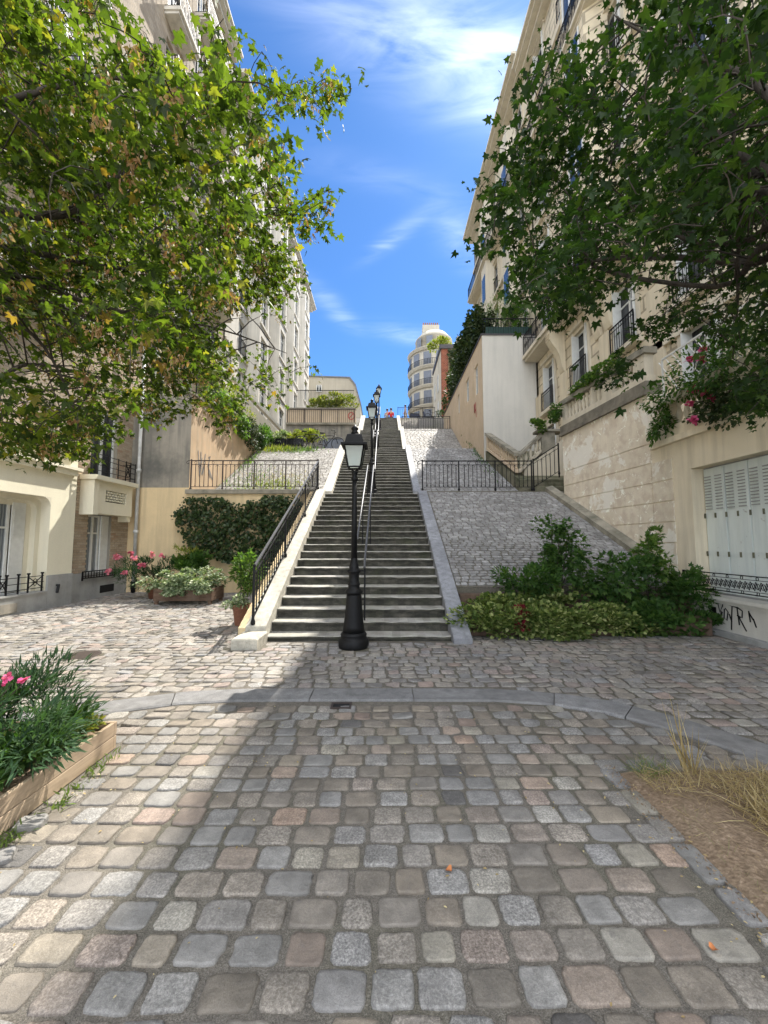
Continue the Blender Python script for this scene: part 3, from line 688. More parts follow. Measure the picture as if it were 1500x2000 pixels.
# outer edge of the flush granite band
BAND = [(-6.0, 1.2), (-5.2, 2.1), (-4.4, 2.85), (-3.5, 3.42), (-2.74, 3.77), (-2.03, 4.05), (-1.5, 4.12), (-0.6, 4.13), (0.3, 4.13), (1.15, 4.12), (1.6, 4.04), (2.08, 3.83), (2.42, 3.52), (2.71, 3.11), (2.86, 2.6), (2.93, 1.9), (2.95, 1.0), (2.95, 0.2)]
def offs(pl, d):
    out = []
    for i, p in enumerate(pl):
        a = Vector(pl[max(i - 1, 0)]).to_2d() if False else Vector((pl[max(i - 1, 0)][0], pl[max(i - 1, 0)][1])); b = Vector((pl[min(i + 1, len(pl) - 1)][0], pl[min(i + 1, len(pl) - 1)][1]))
        t = (b - a).normalized(); out.append((p[0] - t.y * d, p[1] + t.x * d))
    return out
BAND_OUT = offs(BAND, 0.34)
def resamp(pl, step):
    out = [pl[0]]; acc = 0
    for a, b in zip(pl, pl[1:]):
        L = math.dist(a, b); k = max(1, int(round(L / step)))
        for i in range(1, k + 1): out.append((a[0] + (b[0] - a[0]) * i / k, a[1] + (b[1] - a[1]) * i / k))
    return out
band_zone = [tuple(p) for p in BAND] + [tuple(p) for p in BAND_OUT[::-1]]
PIT = [(1.62, 0.2), (1.68, 1.25), (1.64, 1.75), (1.63, 2.3), (1.69, 2.84), (2.75, 2.92), (2.80, 2.0), (2.85, .2)]

def stone_mesh(name, seed, n=11, irr=.10, dome=.30, mat=None, h=0.05):
    """a unit sett: rounded, uneven outline, softly domed top; x,y within +-.5, top at z=0"""
    r = random.Random(seed); v = []; f = []; out = []; ph = [r.uniform(0, 6.28) for _ in range(4)]; chip = r.uniform(0, 6.28); cd = r.uniform(.0, .12)
    for i in range(n):
        a = 2 * math.pi * (i + .5 + .35 * (r.random() - .5)) / n
        c, s_ = math.cos(a), math.sin(a); k = 1.0 / (abs(c) ** 9 + abs(s_) ** 9) ** (1 / 9)
        k *= 0.515 * (1 - irr * (.5 * r.random() + .25 * (1 + math.sin(3 * a + ph[0])) / 2 + .25 * (1 + math.sin(5 * a + ph[1])) / 2 + .3 * (1 + math.sin(9 * a + ph[2])) / 2)) * (1 - cd * max(0, math.cos(a - chip)) ** 8); out.append((c * k, s_ * k))
    for sc, z in ((0.80, 0.0), (0.935, -.0012), (0.982, -.006), (1.0, -.017), (1.0, -.07)):
        for (x, y) in out: v.append((x * sc, y * sc, z + (r.uniform(-.0022, .0022) if z > -.005 else 0)))
    v.append((r.uniform(-.05, .05), r.uniform(-.05, .05), .001))
    for ring in range(4):
        for i in range(n):
            j = (i + 1) % n; f.append(((ring + 1) * n + i, (ring + 1) * n + j, ring * n + j, ring * n + i))
    for i in range(n): f.append((5 * n, i, (i + 1) % n))
    me = bpy.data.meshes.new(name); me.from_pydata(v, [], f)
    if mat: me.materials.append(mat)
    me.polygons.foreach_set('use_smooth', [True] * len(f)); me.update()
    return me
near_stones = [stone_mesh('paving_stone', 100 + i, 26, .078, mat=M['cobble']) for i in range(22)]
far_stones = [stone_mesh('far_stone', 300 + i, 12, .08) for i in range(10)]
FARV = []
for me in far_stones:
    v = np.array([tuple(x.co) for x in me.vertices]); n = 12
    tris = [tuple(p.vertices) for p in me.polygons if min(p.vertices) < 24 or len(p.vertices) == 3]
    FARV.append((v, [tuple(p.vertices) for p in me.polygons][:3 * n] + [tuple(p.vertices) for p in me.polygons][4 * n:]))

cells = []
def row_paving(x0, x1, y0, y1, dy, dx, keep, skew=None, tone=0):
    y = y0
    while y < y1:
        h = dy * rnd.uniform(.93, 1.07); x = x0 + rnd.uniform(-dx, 0)
        while x < x1:
            w = dx * rnd.choice((.84, .92, .97, 1.0, 1.05, 1.1, 1.2))
            cx, cy = x + w / 2, y + h / 2
            if keep(cx, cy): cells.append((cx, cy + 0.012 * math.sin(cx * 1.7), w - .014 * rnd.uniform(.5, 1.7), h - .013 * rnd.uniform(.5, 1.6), rnd.uniform(-.035, .035), tone))
            x += w
        y += h
bx_, by_ = [p[0] for p in band_zone], [p[1] for p in band_zone]
def inp(x, y, poly): return bool(in_poly(np.array([x]), np.array([y]), poly)[0])
fore = [tuple(p) for p in offs(BAND, -.05)] + [(2.95, -1.0), (-7.5, -1.0)]
pit_out = [(1.48, .1), (1.54, 1.25), (1.50, 1.75), (1.49, 2.3), (1.52, 2.97), (2.9, 3.06), (3.0, .1)]
PLANT_BOX = (-3.9, -2.06, .5, 3.26)
def keep_fore(x, y):
    if not inp(x, y, fore) or inp(x, y, pit_out): return False
    return not (PLANT_BOX[0] < x < PLANT_BOX[1] and PLANT_BOX[2] < y < PLANT_BOX[3])
row_paving(-7.5, 2.9, .55, 4.1, .154, .187, keep_fore)
out_zone = [tuple(p) for p in offs(BAND, .37)]
fill_zone = [(-8.4, .5)] + out_zone[:1] + out_zone + [(6.0, .2), (6.0, 13), (-8.4, 13)]
STAIR_FOOT = (-2.30, 1.42)
def keep_back(x, y):
    if not inp(x, y, fill_zone): return False
    if STAIR_FOOT[0] < x < STAIR_FOOT[1] and y > 6.5: return False
    if x > 1.4 and y > 6.85: return False
    if -2.33 < x < -1.87 and 6.0 < y < 6.7: return False
    if (x + .47) ** 2 + (y - 6.2) ** 2 < .20 ** 2: return False
    if (x + 4.3) ** 2 + (y - 5.76) ** 2 < .27 ** 2: return False
    return x < 5.85 and x > -8.3
row_paving(-8.4, 6.0, .3, 12.9, .150, .185, keep_back, tone=1)
# nearest 300 as objects
def scr(c):
    x, y = c[0], c[1]
    if y < .75: return 0
    px, py = proj(x, y, 0.0)
    return 0 if (px < -40 or px > 1540 or py > 2060) else 1.0 / (y * y)
order = sorted(range(len(cells)), key=lambda i: -scr(cells[i]))
for i in order[:298]:
    cx, cy, w, h, a, t = cells[i]
    me = near_stones[rnd.randrange(len(near_stones))]
    z = 0.003 + rnd.uniform(-.003, .0035)
    put(me, 'paving_stone', plaza, (cx, cy, z), (rnd.uniform(-.012, .012), rnd.uniform(-.012, .012), a + (math.pi if rnd.random() < .5 else 0)), (w, h, .8 + .3 * rnd.random()))
def joined(cells_, name, mat, parent, xf, nv=None):
    V = []; L = []; T = []; nb = 0
    for c in cells_:
        v, fs = FARV[rnd.randrange(len(FARV))] if nv is None else nv
        V.append(xf(c, v)); 
        for f in fs: L.extend(i + nb for i in f); T.append(len(f))
        nb += len(v)
    me = bpy.data.meshes.new(name); V = np.concatenate(V) - np.array(wloc(parent)); me.vertices.add(len(V)); me.vertices.foreach_set('co', V.ravel())
    T = np.array(T); me.loops.add(len(L)); me.loops.foreach_set('vertex_index', np.array(L)); me.polygons.add(len(T))
    me.polygons.foreach_set('loop_start', np.concatenate([[0], np.cumsum(T)[:-1]])); me.polygons.foreach_set('loop_total', T)
    me.materials.append(mat); me.update(calc_edges=True); me.validate()
    me.polygons.foreach_set('use_smooth', [True] * len(me.polygons))
    o = bpy.data.objects.new(name, me); C.objects.link(o); o.parent = parent; o['kind'] = 'stuff'; return o
def xf_flat(c, v):
    cx, cy, w, h, a, t = c; ca, sa = math.cos(a), math.sin(a); x = v[:, 0] * w; y = v[:, 1] * h
    z = v[:, 2] + 0.003 + rnd.uniform(-.004, .005) + rnd.uniform(-.02, .02) * v[:, 0] + rnd.uniform(-.02, .02) * v[:, 1]
    return np.stack([cx + x * ca - y * sa, cy + x * sa + y * ca, z], 1)
rest = [cells[i] for i in order[298:]]
joined([c for c in rest if c[5] == 0], 'paving_stone_field', M['cobble'], plaza, xf_flat)
joined([c for c in rest if c[5] == 1], 'plaza_stone_field', M['cobble_far'], plaza, xf_flat)

# granite band: long flush blocks, the right-hand arc a low kerb
bi, bo = resamp(BAND, .1), None
def band_blocks():
    inner = resamp(BAND, .08); outer = offs(inner, .34); k = 0
    lens = [1.15, .62, .95, 1.2, .78, 1.3, 1.0, 1.35, .55, 1.25, 1.6, 1.4, 1.3, 1.2, 1.2]; li = 0
    while k < len(inner) - 2:
        L = 0; j = k
        while j < len(inner) - 1 and L < lens[li % len(lens)]: L += math.dist(inner[j], inner[j + 1]); j += 1
        mb = MB(); g_ = .006
        pi, po = inner[k:j + 1], outer[k:j + 1]
        z = .012 if inner[k][0] < 1.2 else .020
        for i in range(len(pi) - 1):
            a, b, c_, d = pi[i], pi[i + 1], po[i + 1], po[i]
            if i == 0: a = (a[0] + (b[0] - a[0]) * .1, a[1] + (b[1] - a[1]) * .1); d = (d[0] + (c_[0] - d[0]) * .1, d[1] + (c_[1] - d[1]) * .1)
            ins = .02
            ai, di = (a[0] + (d[0] - a[0]) * ins / .34, a[1] + (d[1] - a[1]) * ins / .34), (d[0] + (a[0] - d[0]) * ins / .34, d[1] + (a[1] - d[1]) * ins / .34)
            b2, c2 = (b[0] + (c_[0] - b[0]) * ins / .34, b[1] + (c_[1] - b[1]) * ins / .34), (c_[0] + (b[0] - c_[0]) * ins / .34, c_[1] + (b[1] - c_[1]) * ins / .34)
            mb.face([(ai[0], ai[1], z), (b2[0], b2[1], z), (c2[0], c2[1], z), (di[0], di[1], z)][::1])
            mb.face([(a[0], a[1], z - .012), (b[0], b[1], z - .012), (b2[0], b2[1], z), (ai[0], ai[1], z)])
            mb.face([(di[0], di[1], z), (c2[0], c2[1], z), (c_[0], c_[1], z - .012), (d[0], d[1], z - .012)])
            mb.face([(a[0], a[1], -.06), (b[0], b[1], -.06), (b[0], b[1], z - .012), (a[0], a[1], z - .012)])
            mb.face([(d[0], d[1], z - .012), (c_[0], c_[1], z - .012), (c_[0], c_[1], -.06), (d[0], d[1], -.06)])
        for (p, q) in ((pi[0], po[0]), (pi[-1], po[-1])):
            mb.face([(p[0], p[1], -.06), (q[0], q[1], -.06), (q[0], q[1], z - .002), (p[0], p[1], z - .002)])
        mb.build('granite_block', M['granite'], plaza); k = j; li += 1
band_blocks()
# manhole cover, drain
mh = thing('manhole_cover', (-4.3, 5.76, 0), 'small round iron cover set in the sunlit paving at the left', 'manhole cover')
mb = MB(); mb.lathe((-4.3, 5.76, -.02), [(.23, 0), (.23, .026), (.205, .030), (0.0, .031)], 24); mb.build('lid', M['rust_iron'], mh)
mb = MB(); mb.lathe((-4.3, 5.76, -.02), [(.26, 0), (.26, .022), (.235, .023), (.235, 0)], 24, cap=False); mb.build('frame_ring', M['joint'], mh)
dr = thing('gutter_drain', (-.42, 4.02, 0), 'small rectangular iron drain at the edge of the granite band', 'drain')
mb = MB(); mb.box(-.50, -.34, 3.96, 4.05, -.03, .006); mb.build('drain_hole', M['dark'], dr)
mb = MB()
mb.box(-.52, -.32, 3.94, 3.96, -.02, .012); mb.box(-.52, -.32, 4.05, 4.07, -.02, .0135); mb.box(-.52, -.50, 3.96, 4.05, -.02, .012); mb.box(-.34, -.32, 3.96, 4.05, -.02, .012)
mb.build('drain_frame', M['rust_iron'], dr)

# soil pit on the right with its kerb stones
mb = MB(); nx, ny = 26, 40
def pit_z(x, y): return .004 + .035 * math.exp(-((x - 2.3) ** 2 + (y - 2.0) ** 2) / .5) + .012 * math.sin(x * 9) * math.sin(y * 7) + rnd.uniform(-.006, .006)
grid = {}
for j in range(ny + 1):
    y = .2 + (2.88 - .2) * j / ny
    for i in range(nx + 1):
        x = 1.64 + (2.84 - 1.64) * i / nx + (.03 * math.sin(y * 11) + rnd.uniform(-.012, .012) if i == 0 else 0); grid[i, j] = (x - (.045 if i == 0 else 0), y, pit_z(x, y) if i > 1 else (-.012, .004)[i])
for j in range(ny):
    for i in range(nx): mb.face([grid[i, j], grid[i + 1, j], grid[i + 1, j + 1], grid[i, j + 1]])
mb.build('soil_bed', M['soil'], None, True, kind='structure')
y = .25
while y < 2.85:
    L = rnd.uniform(.2, .30); me = near_stones[rnd.randrange(22)]
    put(me, 'kerb_stone', plaza, (1.575, y + L / 2, .010), (0, .02, rnd.uniform(-.04, .04)), (.125, L - .022, 1)); y += L
x = 1.52
while x < 2.85:
    L = rnd.uniform(.2, .3); me = near_stones[rnd.randrange(22)]
    put(me, 'kerb_stone', plaza, (x + L / 2, 2.975, .010), (0.02, 0, rnd.uniform(-.04, .04)), (L - .022, .125, 1)); x += L

# ------------------------------------------------------------------ stair and ramps
# flights: (y of first nosing, z of first tread, tread depth, rise, count)
XL, XR = -1.93, 1.10
FL = [(6.58, .081, .33, .1648, 20), (14.40, 3.38, .285, .163, 19), (21.9, 6.48, .262, .163, 18), (28.2, 9.41, .268, .163, 18)]
stair = MB(); stair.box(XL, XR, 6.6, 13.0, -.2, -.05); stair = stair.build('staircase', M['joint'], kind='structure')
FEND = []
XLF = [-1.93, -1.93, -1.62, -1.62]
XL1 = XL
for fi, (y0, z0, td, rs, n) in enumerate(FL):
    XL = XLF[fi]
    yend = [14.38, 21.88, 28.18, 36.0][fi]
    for k in range(n):
        yf = y0 + k * td; zt = z0 + k * rs
        yb = yf + td + .04 if k < n - 1 else yend
        mb = MB(); seg = 22 if fi == 0 else 4
        xs = [XL + (XR - XL) * i / seg for i in range(seg + 1)]
        wob = [rnd.uniform(-.012, .012) for _ in xs]; wz = [rnd.uniform(-.009, .003) for _ in xs]
        bot = zt - rs - .03
        for i in range(seg):
            a, b = xs[i], xs[i + 1]; wa, wb = wob[i], wob[i + 1]; za, zb = zt + wz[i], zt + wz[i + 1]
            mb.face([(a, yf + wa + .012, za), (b, yf + wb + .012, zb), (b, yb, zt), (a, yb, zt)], 0)                 # tread
            mb.face([(a, yf + wa, za - .012), (b, yf + wb, zb - .012), (b, yf + wb + .012, zb), (a, yf + wa + .012, za)], 0)  # worn edge
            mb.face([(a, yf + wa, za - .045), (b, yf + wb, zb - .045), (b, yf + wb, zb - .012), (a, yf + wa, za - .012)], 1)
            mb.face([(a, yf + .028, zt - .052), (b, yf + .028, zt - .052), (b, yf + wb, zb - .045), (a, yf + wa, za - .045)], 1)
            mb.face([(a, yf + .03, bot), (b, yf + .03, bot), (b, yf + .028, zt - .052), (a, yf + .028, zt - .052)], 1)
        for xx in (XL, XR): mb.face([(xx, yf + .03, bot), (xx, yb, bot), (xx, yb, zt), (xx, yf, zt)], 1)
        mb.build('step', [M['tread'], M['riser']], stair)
    FEND.append((yend, z0 + (n - 1) * rs))

XL = XL1
# profile of coping / ramps along Y: (y, z) at nosing level
PROF = [(6.42, .02), (12.85, 3.23), (14.35, 3.33), (20.0, 6.47), (21.9, 6.56), (26.6, 9.42), (28.2, 9.5), (33.1, 12.32)]
def pz(y):
    if y <= PROF[0][0]: return PROF[0][1]
    for (a, za), (b, zb) in zip(PROF, PROF[1:]):
        if y <= b: return za + (zb - za) * (y - a) / (b - a)
    return PROF[-1][1]
def coping(x0, x1, ys, mat, parent, up=.05, name='coping_stone', gap=.006, thick=.4):
    for a, b in zip(ys, ys[1:]):
        a2 = a + gap; za, zb = pz(a2) + up, pz(b) + up; mb = MB(); e = .012
        mb.hexa([(x0, a2, za - thick), (x1, a2, za - thick), (x1, b, zb - thick), (x0, b, zb - thick)], [(x0, a2, za - e), (x1, a2, za - e), (x1, b, zb - e), (x0, b, zb - e)])
        mb.hexa([(x0, a2, za - e), (x1, a2, za - e), (x1, b, zb - e), (x0, b, zb - e)], [(x0 + e, a2 + e, za), (x1 - e, a2 + e, za), (x1 - e, b - e, zb), (x0 + e, b - e, zb)])
        mb.build(name, mat, parent)
def split(a, b, L):
    k = max(1, round((b - a) / L)); return [a + (b - a) * i / k for i in range(k + 1)]
coping(XR + .004, 1.40, split(6.36, 12.85, 1.05), M['granite_light'], stair, .075)
coping(XR - .02, 1.34, split(14.3, 20.0, 1.2) , M['granite_light'], stair, .16)
coping(XR - .02, 1.34, split(21.8, 26.6, 1.5), M['pale_stone'], stair, .16)
coping(XR - .02, 1.34, split(28.1, 33.1, 1.6), M['pale_stone'], stair, .16)
coping(-2.27, XL - .004, split(6.58, 12.85, 1.6), M['pale_stone'], stair, .14)
coping(-2.27, XL + .02, split(14.3, 20.0, 1.4), M['pale_stone'], stair, .16)
coping(-1.96, XLF[2] + .02, split(21.8, 26.6, 1.5), M['pale_stone'], stair, .16)
coping(-1.96, XLF[2] + .02, split(28.1, 33.1, 1.6), M['pale_stone'], stair, .16)
mb = MB(); mb.bbox(-2.29, -1.90, 6.03, 6.575, -.06, .163, .02); mb.build('end_block', M['pale_stone'], stair)

# solid fill below, level landings and the hilltop street
hs = MB()
def prism(x0, x1, ya, za, yb, zb, zbot):
    hs.hexa([(x0, ya, zbot), (x1, ya, zbot), (x1, yb, zbot), (x0, yb, zbot)], [(x0, ya, za), (x1, ya, za), (x1, yb, zb), (x0, yb, zb)])
for x0, x1 in ((-6.46, -2.272), (1.402, 7.2)):
    if x0 > 0: prism(x0, 5.9, 7.82, .72, 12.85, 3.27, -.1)
    prism(x0, x1, 13.0 if x0 < 0 else 12.87, 3.29, 14.37, 3.31, -.1)
    prism(x0, x1, 14.38, 3.32, 20.0, 6.42, -.1); prism(x0, x1, 20.01, 6.43, 21.9, 6.45, -.1)
    if x0 > 0:
        prism(x0, x1, 21.91, 6.46, 26.6, 9.40, -.1); prism(x0, x1, 26.61, 9.41, 28.2, 9.43, -.1)
        prism(x0, x1, 28.21, 9.44, 33.1, 12.27, -.1)
    else:
        prism(x0, x1, 21.91, 6.46, 26.0, 6.47, -.1); prism(x0, -1.965, 26.4, 9.35, 33.1, 12.25, -.1); prism(x1, -1.965, 21.91, 6.46, 26.39, 6.47, -.1)
prism(-8.4, -6.48, 20.7, 6.4, 33.1, 6.4, -.1); prism(-2.27, 1.40, 12.9, 3.1, 33.1, 3.1, -.1); hs.build('slope_fill', M['joint'], kind='structure')
tg = MB(); tg.box(-60, 60, 33.12, 200, 6.0, 12.29); tg.build('hilltop_street', M['paved_far'], kind='structure')

# ramp paving: setts laid across the slope
def ramp_cells(x0, x1, ya, yb, dx, dy, xmax=None, keep=None):
    out = []; y = ya + .02
    while y < yb - dy:
        h = dy * rnd.uniform(.92, 1.08); x = x0 + rnd.uniform(-dx * .6, 0)
        while x < x1:
            w = dx * rnd.choice((.75, .9, 1, 1.1, 1.25)); a, b = max(x, x0), min(x + w, x1)
            if b - a > .05 and (keep is None or keep((a + b) / 2, y)): out.append(((a + b) / 2, y + h / 2, b - a - .012, h - .012))
            x += w
        y += h
    return out
def xf_slope(zfn, lift=.0):
    def f(c, v):
        cx, cy, w, h = c; s = (zfn(cy + .1) - zfn(cy - .1)) / .2; x = v[:, 0] * w; y = v[:, 1] * h
        return np.stack([cx + x, cy + y, zfn(cy) + y * s + v[:, 2] + .035 + lift + rnd.uniform(-.005, .006) + rnd.uniform(-.03, .03) * x], 1)
    return f
r1z = lambda y: .72 + (y - 7.82) * .507
r2z = lambda y: 3.32 + (y - 14.38) * .5516
r3z = lambda y: 6.46 + (y - 21.91) * .627
ramp1 = MB(); ramp1.face([(1.402, 7.82, r1z(7.82) + .012), (5.86, 7.82, r1z(7.82) + .012), (5.86, 12.85, r1z(12.85) + .012), (1.402, 12.85, r1z(12.85) + .012)])
ramp1 = ramp1.build('right_ramp', M['joint'], kind='structure')
cs = ramp_cells(1.42, 5.80, 7.83, 12.80, .19, .098)
cs.sort(key=lambda c: c[1]); near = [c for c in cs if c[0] < 4.6][:295]; ids = set(map(id, near))
sett_me = [stone_mesh('ramp_sett', 700 + i, 9, .08, mat=M['sett']) for i in range(8)]
sl = math.atan(.507)
for c in near: put(sett_me[rnd.randrange(8)], 'ramp_sett', ramp1, (c[0], c[1], r1z(c[1]) + .03 + rnd.uniform(-.004, .005)), (sl, rnd.uniform(-.02, .02), rnd.uniform(-.02, .02)), (c[2], c[3] / math.cos(sl), 1))
joined([c for c in cs if id(c) not in ids], 'ramp_sett_field', M['sett'], ramp1, xf_slope(r1z))
ramp2 = MB(); ramp2.face([(1.36, 14.38, r2z(14.38) + .012), (5.2, 14.38, r2z(14.38) + .012), (5.2, 20.0, r2z(20.) + .012), (1.36, 20.0, r2z(20.) + .012)])
ramp2 = ramp2.build('upper_right_ramp', M['joint'], kind='structure')
joined(ramp_cells(1.36, 5.2, 14.4, 19.98, .21, .13), 'ramp_sett_field', M['sett'], ramp2, xf_slope(r2z, .01))
ramp3 = MB(); ramp3.face([(-6.4, 14.38, r2z(14.38) + .012), (-2.28, 14.38, r2z(14.38) + .012), (-2.28, 20.0, r2z(20.) + .012), (-6.4, 20.0, r2z(20.) + .012)])
ramp3 = ramp3.build('upper_left_ramp', M['joint'], kind='structure')
joined(ramp_cells(-6.4, -2.28, 14.4, 19.98, .21, .13), 'ramp_sett_field', M['sett_warm'], ramp3, xf_slope(r2z, .01))
ramp4 = MB(); ramp4.face([(1.36, 21.92, r3z(21.92) + .02), (5.2, 21.92, r3z(21.92) + .02), (5.2, 26.6, r3z(26.6) + .02), (1.36, 26.6, r3z(26.6) + .02)])
ramp4 = ramp4.build('third_right_ramp', M['joint'], kind='structure')
joined(ramp_cells(1.36, 5.2, 21.93, 26.58, .24, .15), 'ramp_sett_field', M['sett_warm'], ramp4, xf_slope(r3z, .01))

# ------------------------------------------------------------------ facades
def pt(ax, s, n, z):
    kind, c, sg = ax
    return (c + sg * n, s, z) if kind == 'X' else (s, c + sg * n, z)
def arot(ax):
    kind, c, sg = ax
    return (math.pi / 2 if sg < 0 else -math.pi / 2) if kind == 'X' else (math.pi if sg < 0 else 0.0)
def abox(mb, ax, s0, s1, n0, n1, z0, z1, m=0):
    a, b = pt(ax, s0, n0, z0), pt(ax, s1, n1, z1); mb.box(a[0], b[0], a[1], b[1], z0, z1, m)
def wall(name, ax, s0, s1, z0, z1, ops, mat, parent, reveal=.2, **kw):
    mb = MB(); ss = sorted({s0, s1} | {v for o in ops for v in (o[0], o[1]) if s0 < v < s1}); zs = sorted({z0, z1} | {v for o in ops for v in (o[2], o[3]) if z0 < v < z1})
    for a, b in zip(ss, ss[1:]):
        run = None
        for c_, d in zip(zs, zs[1:]):
            ms, mz = (a + b) / 2, (c_ + d) / 2
            hole = any(o[0] < ms < o[1] and o[2] < mz < o[3] for o in ops)
            if hole:
                if run: mb.face([pt(ax, a, 0, run[0]), pt(ax, b, 0, run[0]), pt(ax, b, 0, run[1]), pt(ax, a, 0, run[1])]); run = None
            else: run = (run[0], d) if run else (c_, d)
        if run: mb.face([pt(ax, a, 0, run[0]), pt(ax, b, 0, run[0]), pt(ax, b, 0, run[1]), pt(ax, a, 0, run[1])])
    for a, b, c_, d in (ops if reveal else []):
        r = -reveal
        mb.face([pt(ax, a, 0, c_), pt(ax, a, 0, d), pt(ax, a, r, d), pt(ax, a, r, c_)]); mb.face([pt(ax, b, 0, c_), pt(ax, b, r, c_), pt(ax, b, r, d), pt(ax, b, 0, d)])
        mb.face([pt(ax, a, 0, d), pt(ax, b, 0, d), pt(ax, b, r, d), pt(ax, a, r, d)]); mb.face([pt(ax, a, 0, c_), pt(ax, a, r, c_), pt(ax, b, r, c_), pt(ax, b, 0, c_)])
    return mb.build(name, mat, parent, **kw)
WC = {}
def win_mesh(w, h, style='french'):
    k = (round(w, 2), round(h, 2), style)
    if k in WC: return WC[k]
    f = MB(); y = 0.0; t = .055
    f.box(-w / 2, -w / 2 + t, y - .03, y + .03, 0, h); f.box(w / 2 - t, w / 2, y - .03, y + .03, 0, h)
    f.box(-w / 2 + t, w / 2 - t, y - .03, y + .03, h - t, h); f.box(-w / 2 + t, w / 2 - t, y - .03, y + .03, 0, t)
    f.box(-.035, .035, y - .025, y + .035, t, h - t)
    f.box(-w / 2 + t, -.035, y - .02, y + .025, h * .70, h * .70 + .045); f.box(.035, w / 2 - t, y - .02, y + .025, h * .70, h * .70 + .045)
    p = MB(); p.face([(-w / 2, y - .005, 0), (w / 2, y - .005, 0), (w / 2, y - .005, h), (-w / 2, y - .005, h)])
    def mk(mb, nm, mt):
        me = bpy.data.meshes.new(nm); me.from_pydata(mb.v, [], mb.f); me.materials.append(mt); me.update(); return me
    WC[k] = (mk(f, 'window', M['white_paint']), mk(p, 'pane', M['curtain'] if style == 'curtain' else M['glass'])); return WC[k]
GC = {}
def guard_mesh(w, h, proj_=.12, fancy=False):
    k = (round(w, 2), round(h, 2), round(proj_, 2), fancy)
    if k in GC: return GC[k]
    mb = MB(); y = proj_
    mb.box(-w / 2, w / 2, y - .018, y + .018, h - .03, h); mb.box(-w / 2, w / 2, y - .012, y + .012, .05, .075); mb.box(-w / 2, w / 2, y - .010, y + .010, h - .15, h - .135)
    for sx in (-1, 1):
        mb.box(sx * w / 2 - .015, sx * w / 2 + .015, y - .015, y + .015, 0, h)
        if proj_ > .2: mb.box(sx * w / 2 - .012, sx * w / 2 + .012, 0, y - .02, h - .03, h - .005); mb.box(sx * w / 2 - .010, sx * w / 2 + .010, 0, y - .02, .05, .07)
        if proj_ > .2:
            q = .1
            while q < y: mb.box(sx * w / 2 - .006, sx * w / 2 + .006, q - .006, q + .006, .07, h - .03); q += .11
    n = max(3, int(w / .105)); 
    for i in range(1, n):
        x = -w / 2 + w * i / n
        mb.box(x - .007, x + .007, y - .007, y + .007, .07, h - .03)
        if fancy and i % 2:
            c = h * .45; pts = [(x + .045 * math.cos(a), y, c + .12 * math.sin(a)) for a in [j * math.pi / 4 for j in range(8)]]; mb.tube(pts, .008, 4, closed=True)
    me = bpy.data.meshes.new('window_guard'); me.from_pydata(mb.v, [], mb.f); me.materials.append(M['iron']); me.update(); GC[k] = me; return me
def windows(root, ax, wins, guard=None, style='french', recess=.16, shutters=False, surround=None):
    """wins: (s centre, z bottom, w, h)"""
    for s, z, w, h in wins:
        a, b = win_mesh(w, h, style); p = pt(ax, s, -recess, z)
        o = put(a, 'window', root, p, (0, 0, arot(ax)))
        q = bpy.data.objects.new('pane', b); C.objects.link(q); q.parent = o
        if guard: put(guard_mesh(w + .04, guard, .06), 'window_guard', root, pt(ax, s, 0, z), (0, 0, arot(ax)))
        if surround:
            mb = MB(); abox(mb, ax, s - w / 2 - .14, s - w / 2 - .002, 0.0, .05, z - .05, z + h + .14); abox(mb, ax, s + w / 2 + .002, s + w / 2 + .14, 0.0, .05, z - .05, z + h + .14)
            abox(mb, ax, s - w / 2 - .20, s + w / 2 + .20, 0.0, .11, z + h + .142, z + h + .24); mb.build('window_surround', surround, root)
        if shutters:
            mb = MB()
            for sg in (-1, 1):
                abox(mb, ax, s + sg * (w / 2 - .03), s + sg * (w / 2 - .06), -.13, .10, z + .02, z + h - .02)
            mb.build('shutter', M['white_paint'], root)
def console(mb, ax, s, z, w=.32, d=.62, h=1.35):
    """S-shaped stone console carrying a balcony"""
    prof = [(0.02, 0), (.10, .02), (.16, .16), (.20, .35), (.26, .55), (.38, .75), (.54, .92), (.62, 1.05), (.62, 1.35), (0.02, 1.35)]
    pr = [(n * d / .62, zz * h / 1.35) for n, zz in prof]
    A = [pt(ax, s - w / 2, n, z + zz) for n, zz in pr]; B = [pt(ax, s + w / 2, n, z + zz) for n, zz in pr]; k = len(pr)
    mb.raw(A + B, [tuple(range(k)), tuple(range(k, 2 * k))[::-1]] + [(i, k + i, k + (i + 1) % k, (i + 1) % k) for i in range(k)])
    for i in range(3):
        zz = z + h * (.78 + .07 * i); abox(mb, ax, s - w / 2 - .015, s + w / 2 + .015, d * .9, d + .03, zz, zz + .035)
def balcony(root, ax, s0, s1, z, d=.6, h=.95, slab=M['lime2'], fancy=True, cons=()):
    mb = MB(); abox(mb, ax, s0, s1, 0.0, d + .06, z - .16, z); abox(mb, ax, s0 + .04, s1 - .04, 0.0, d - .04, z - .28, z - .161)
    mb.build('balcony_slab', slab, root)
    put(guard_mesh(s1 - s0 - .06, h, d, fancy), 'balcony_railing', root, pt(ax, (s0 + s1) / 2, 0, z), (0, 0, arot(ax)))
    if cons:
        mb = MB()
        for c_ in cons: console(mb, ax, c_, z - .28 - 1.35, d=d - .02)
        mb.build('balcony_console', M['lime'], root)
def cornice(root, ax, s0, s1, z, d=.4, h=.35, mat=None, name='cornice'):
    mb = MB(); mat = mat or M['lime2']
    abox(mb, ax, s0, s1, 0, d * .45, z, z + h * .4); abox(mb, ax, s0, s1, 0, d * .8, z + h * .401, z + h * .7); abox(mb, ax, s0, s1, 0, d, z + h * .701, z + h)
    return mb.build(name, mat, root)
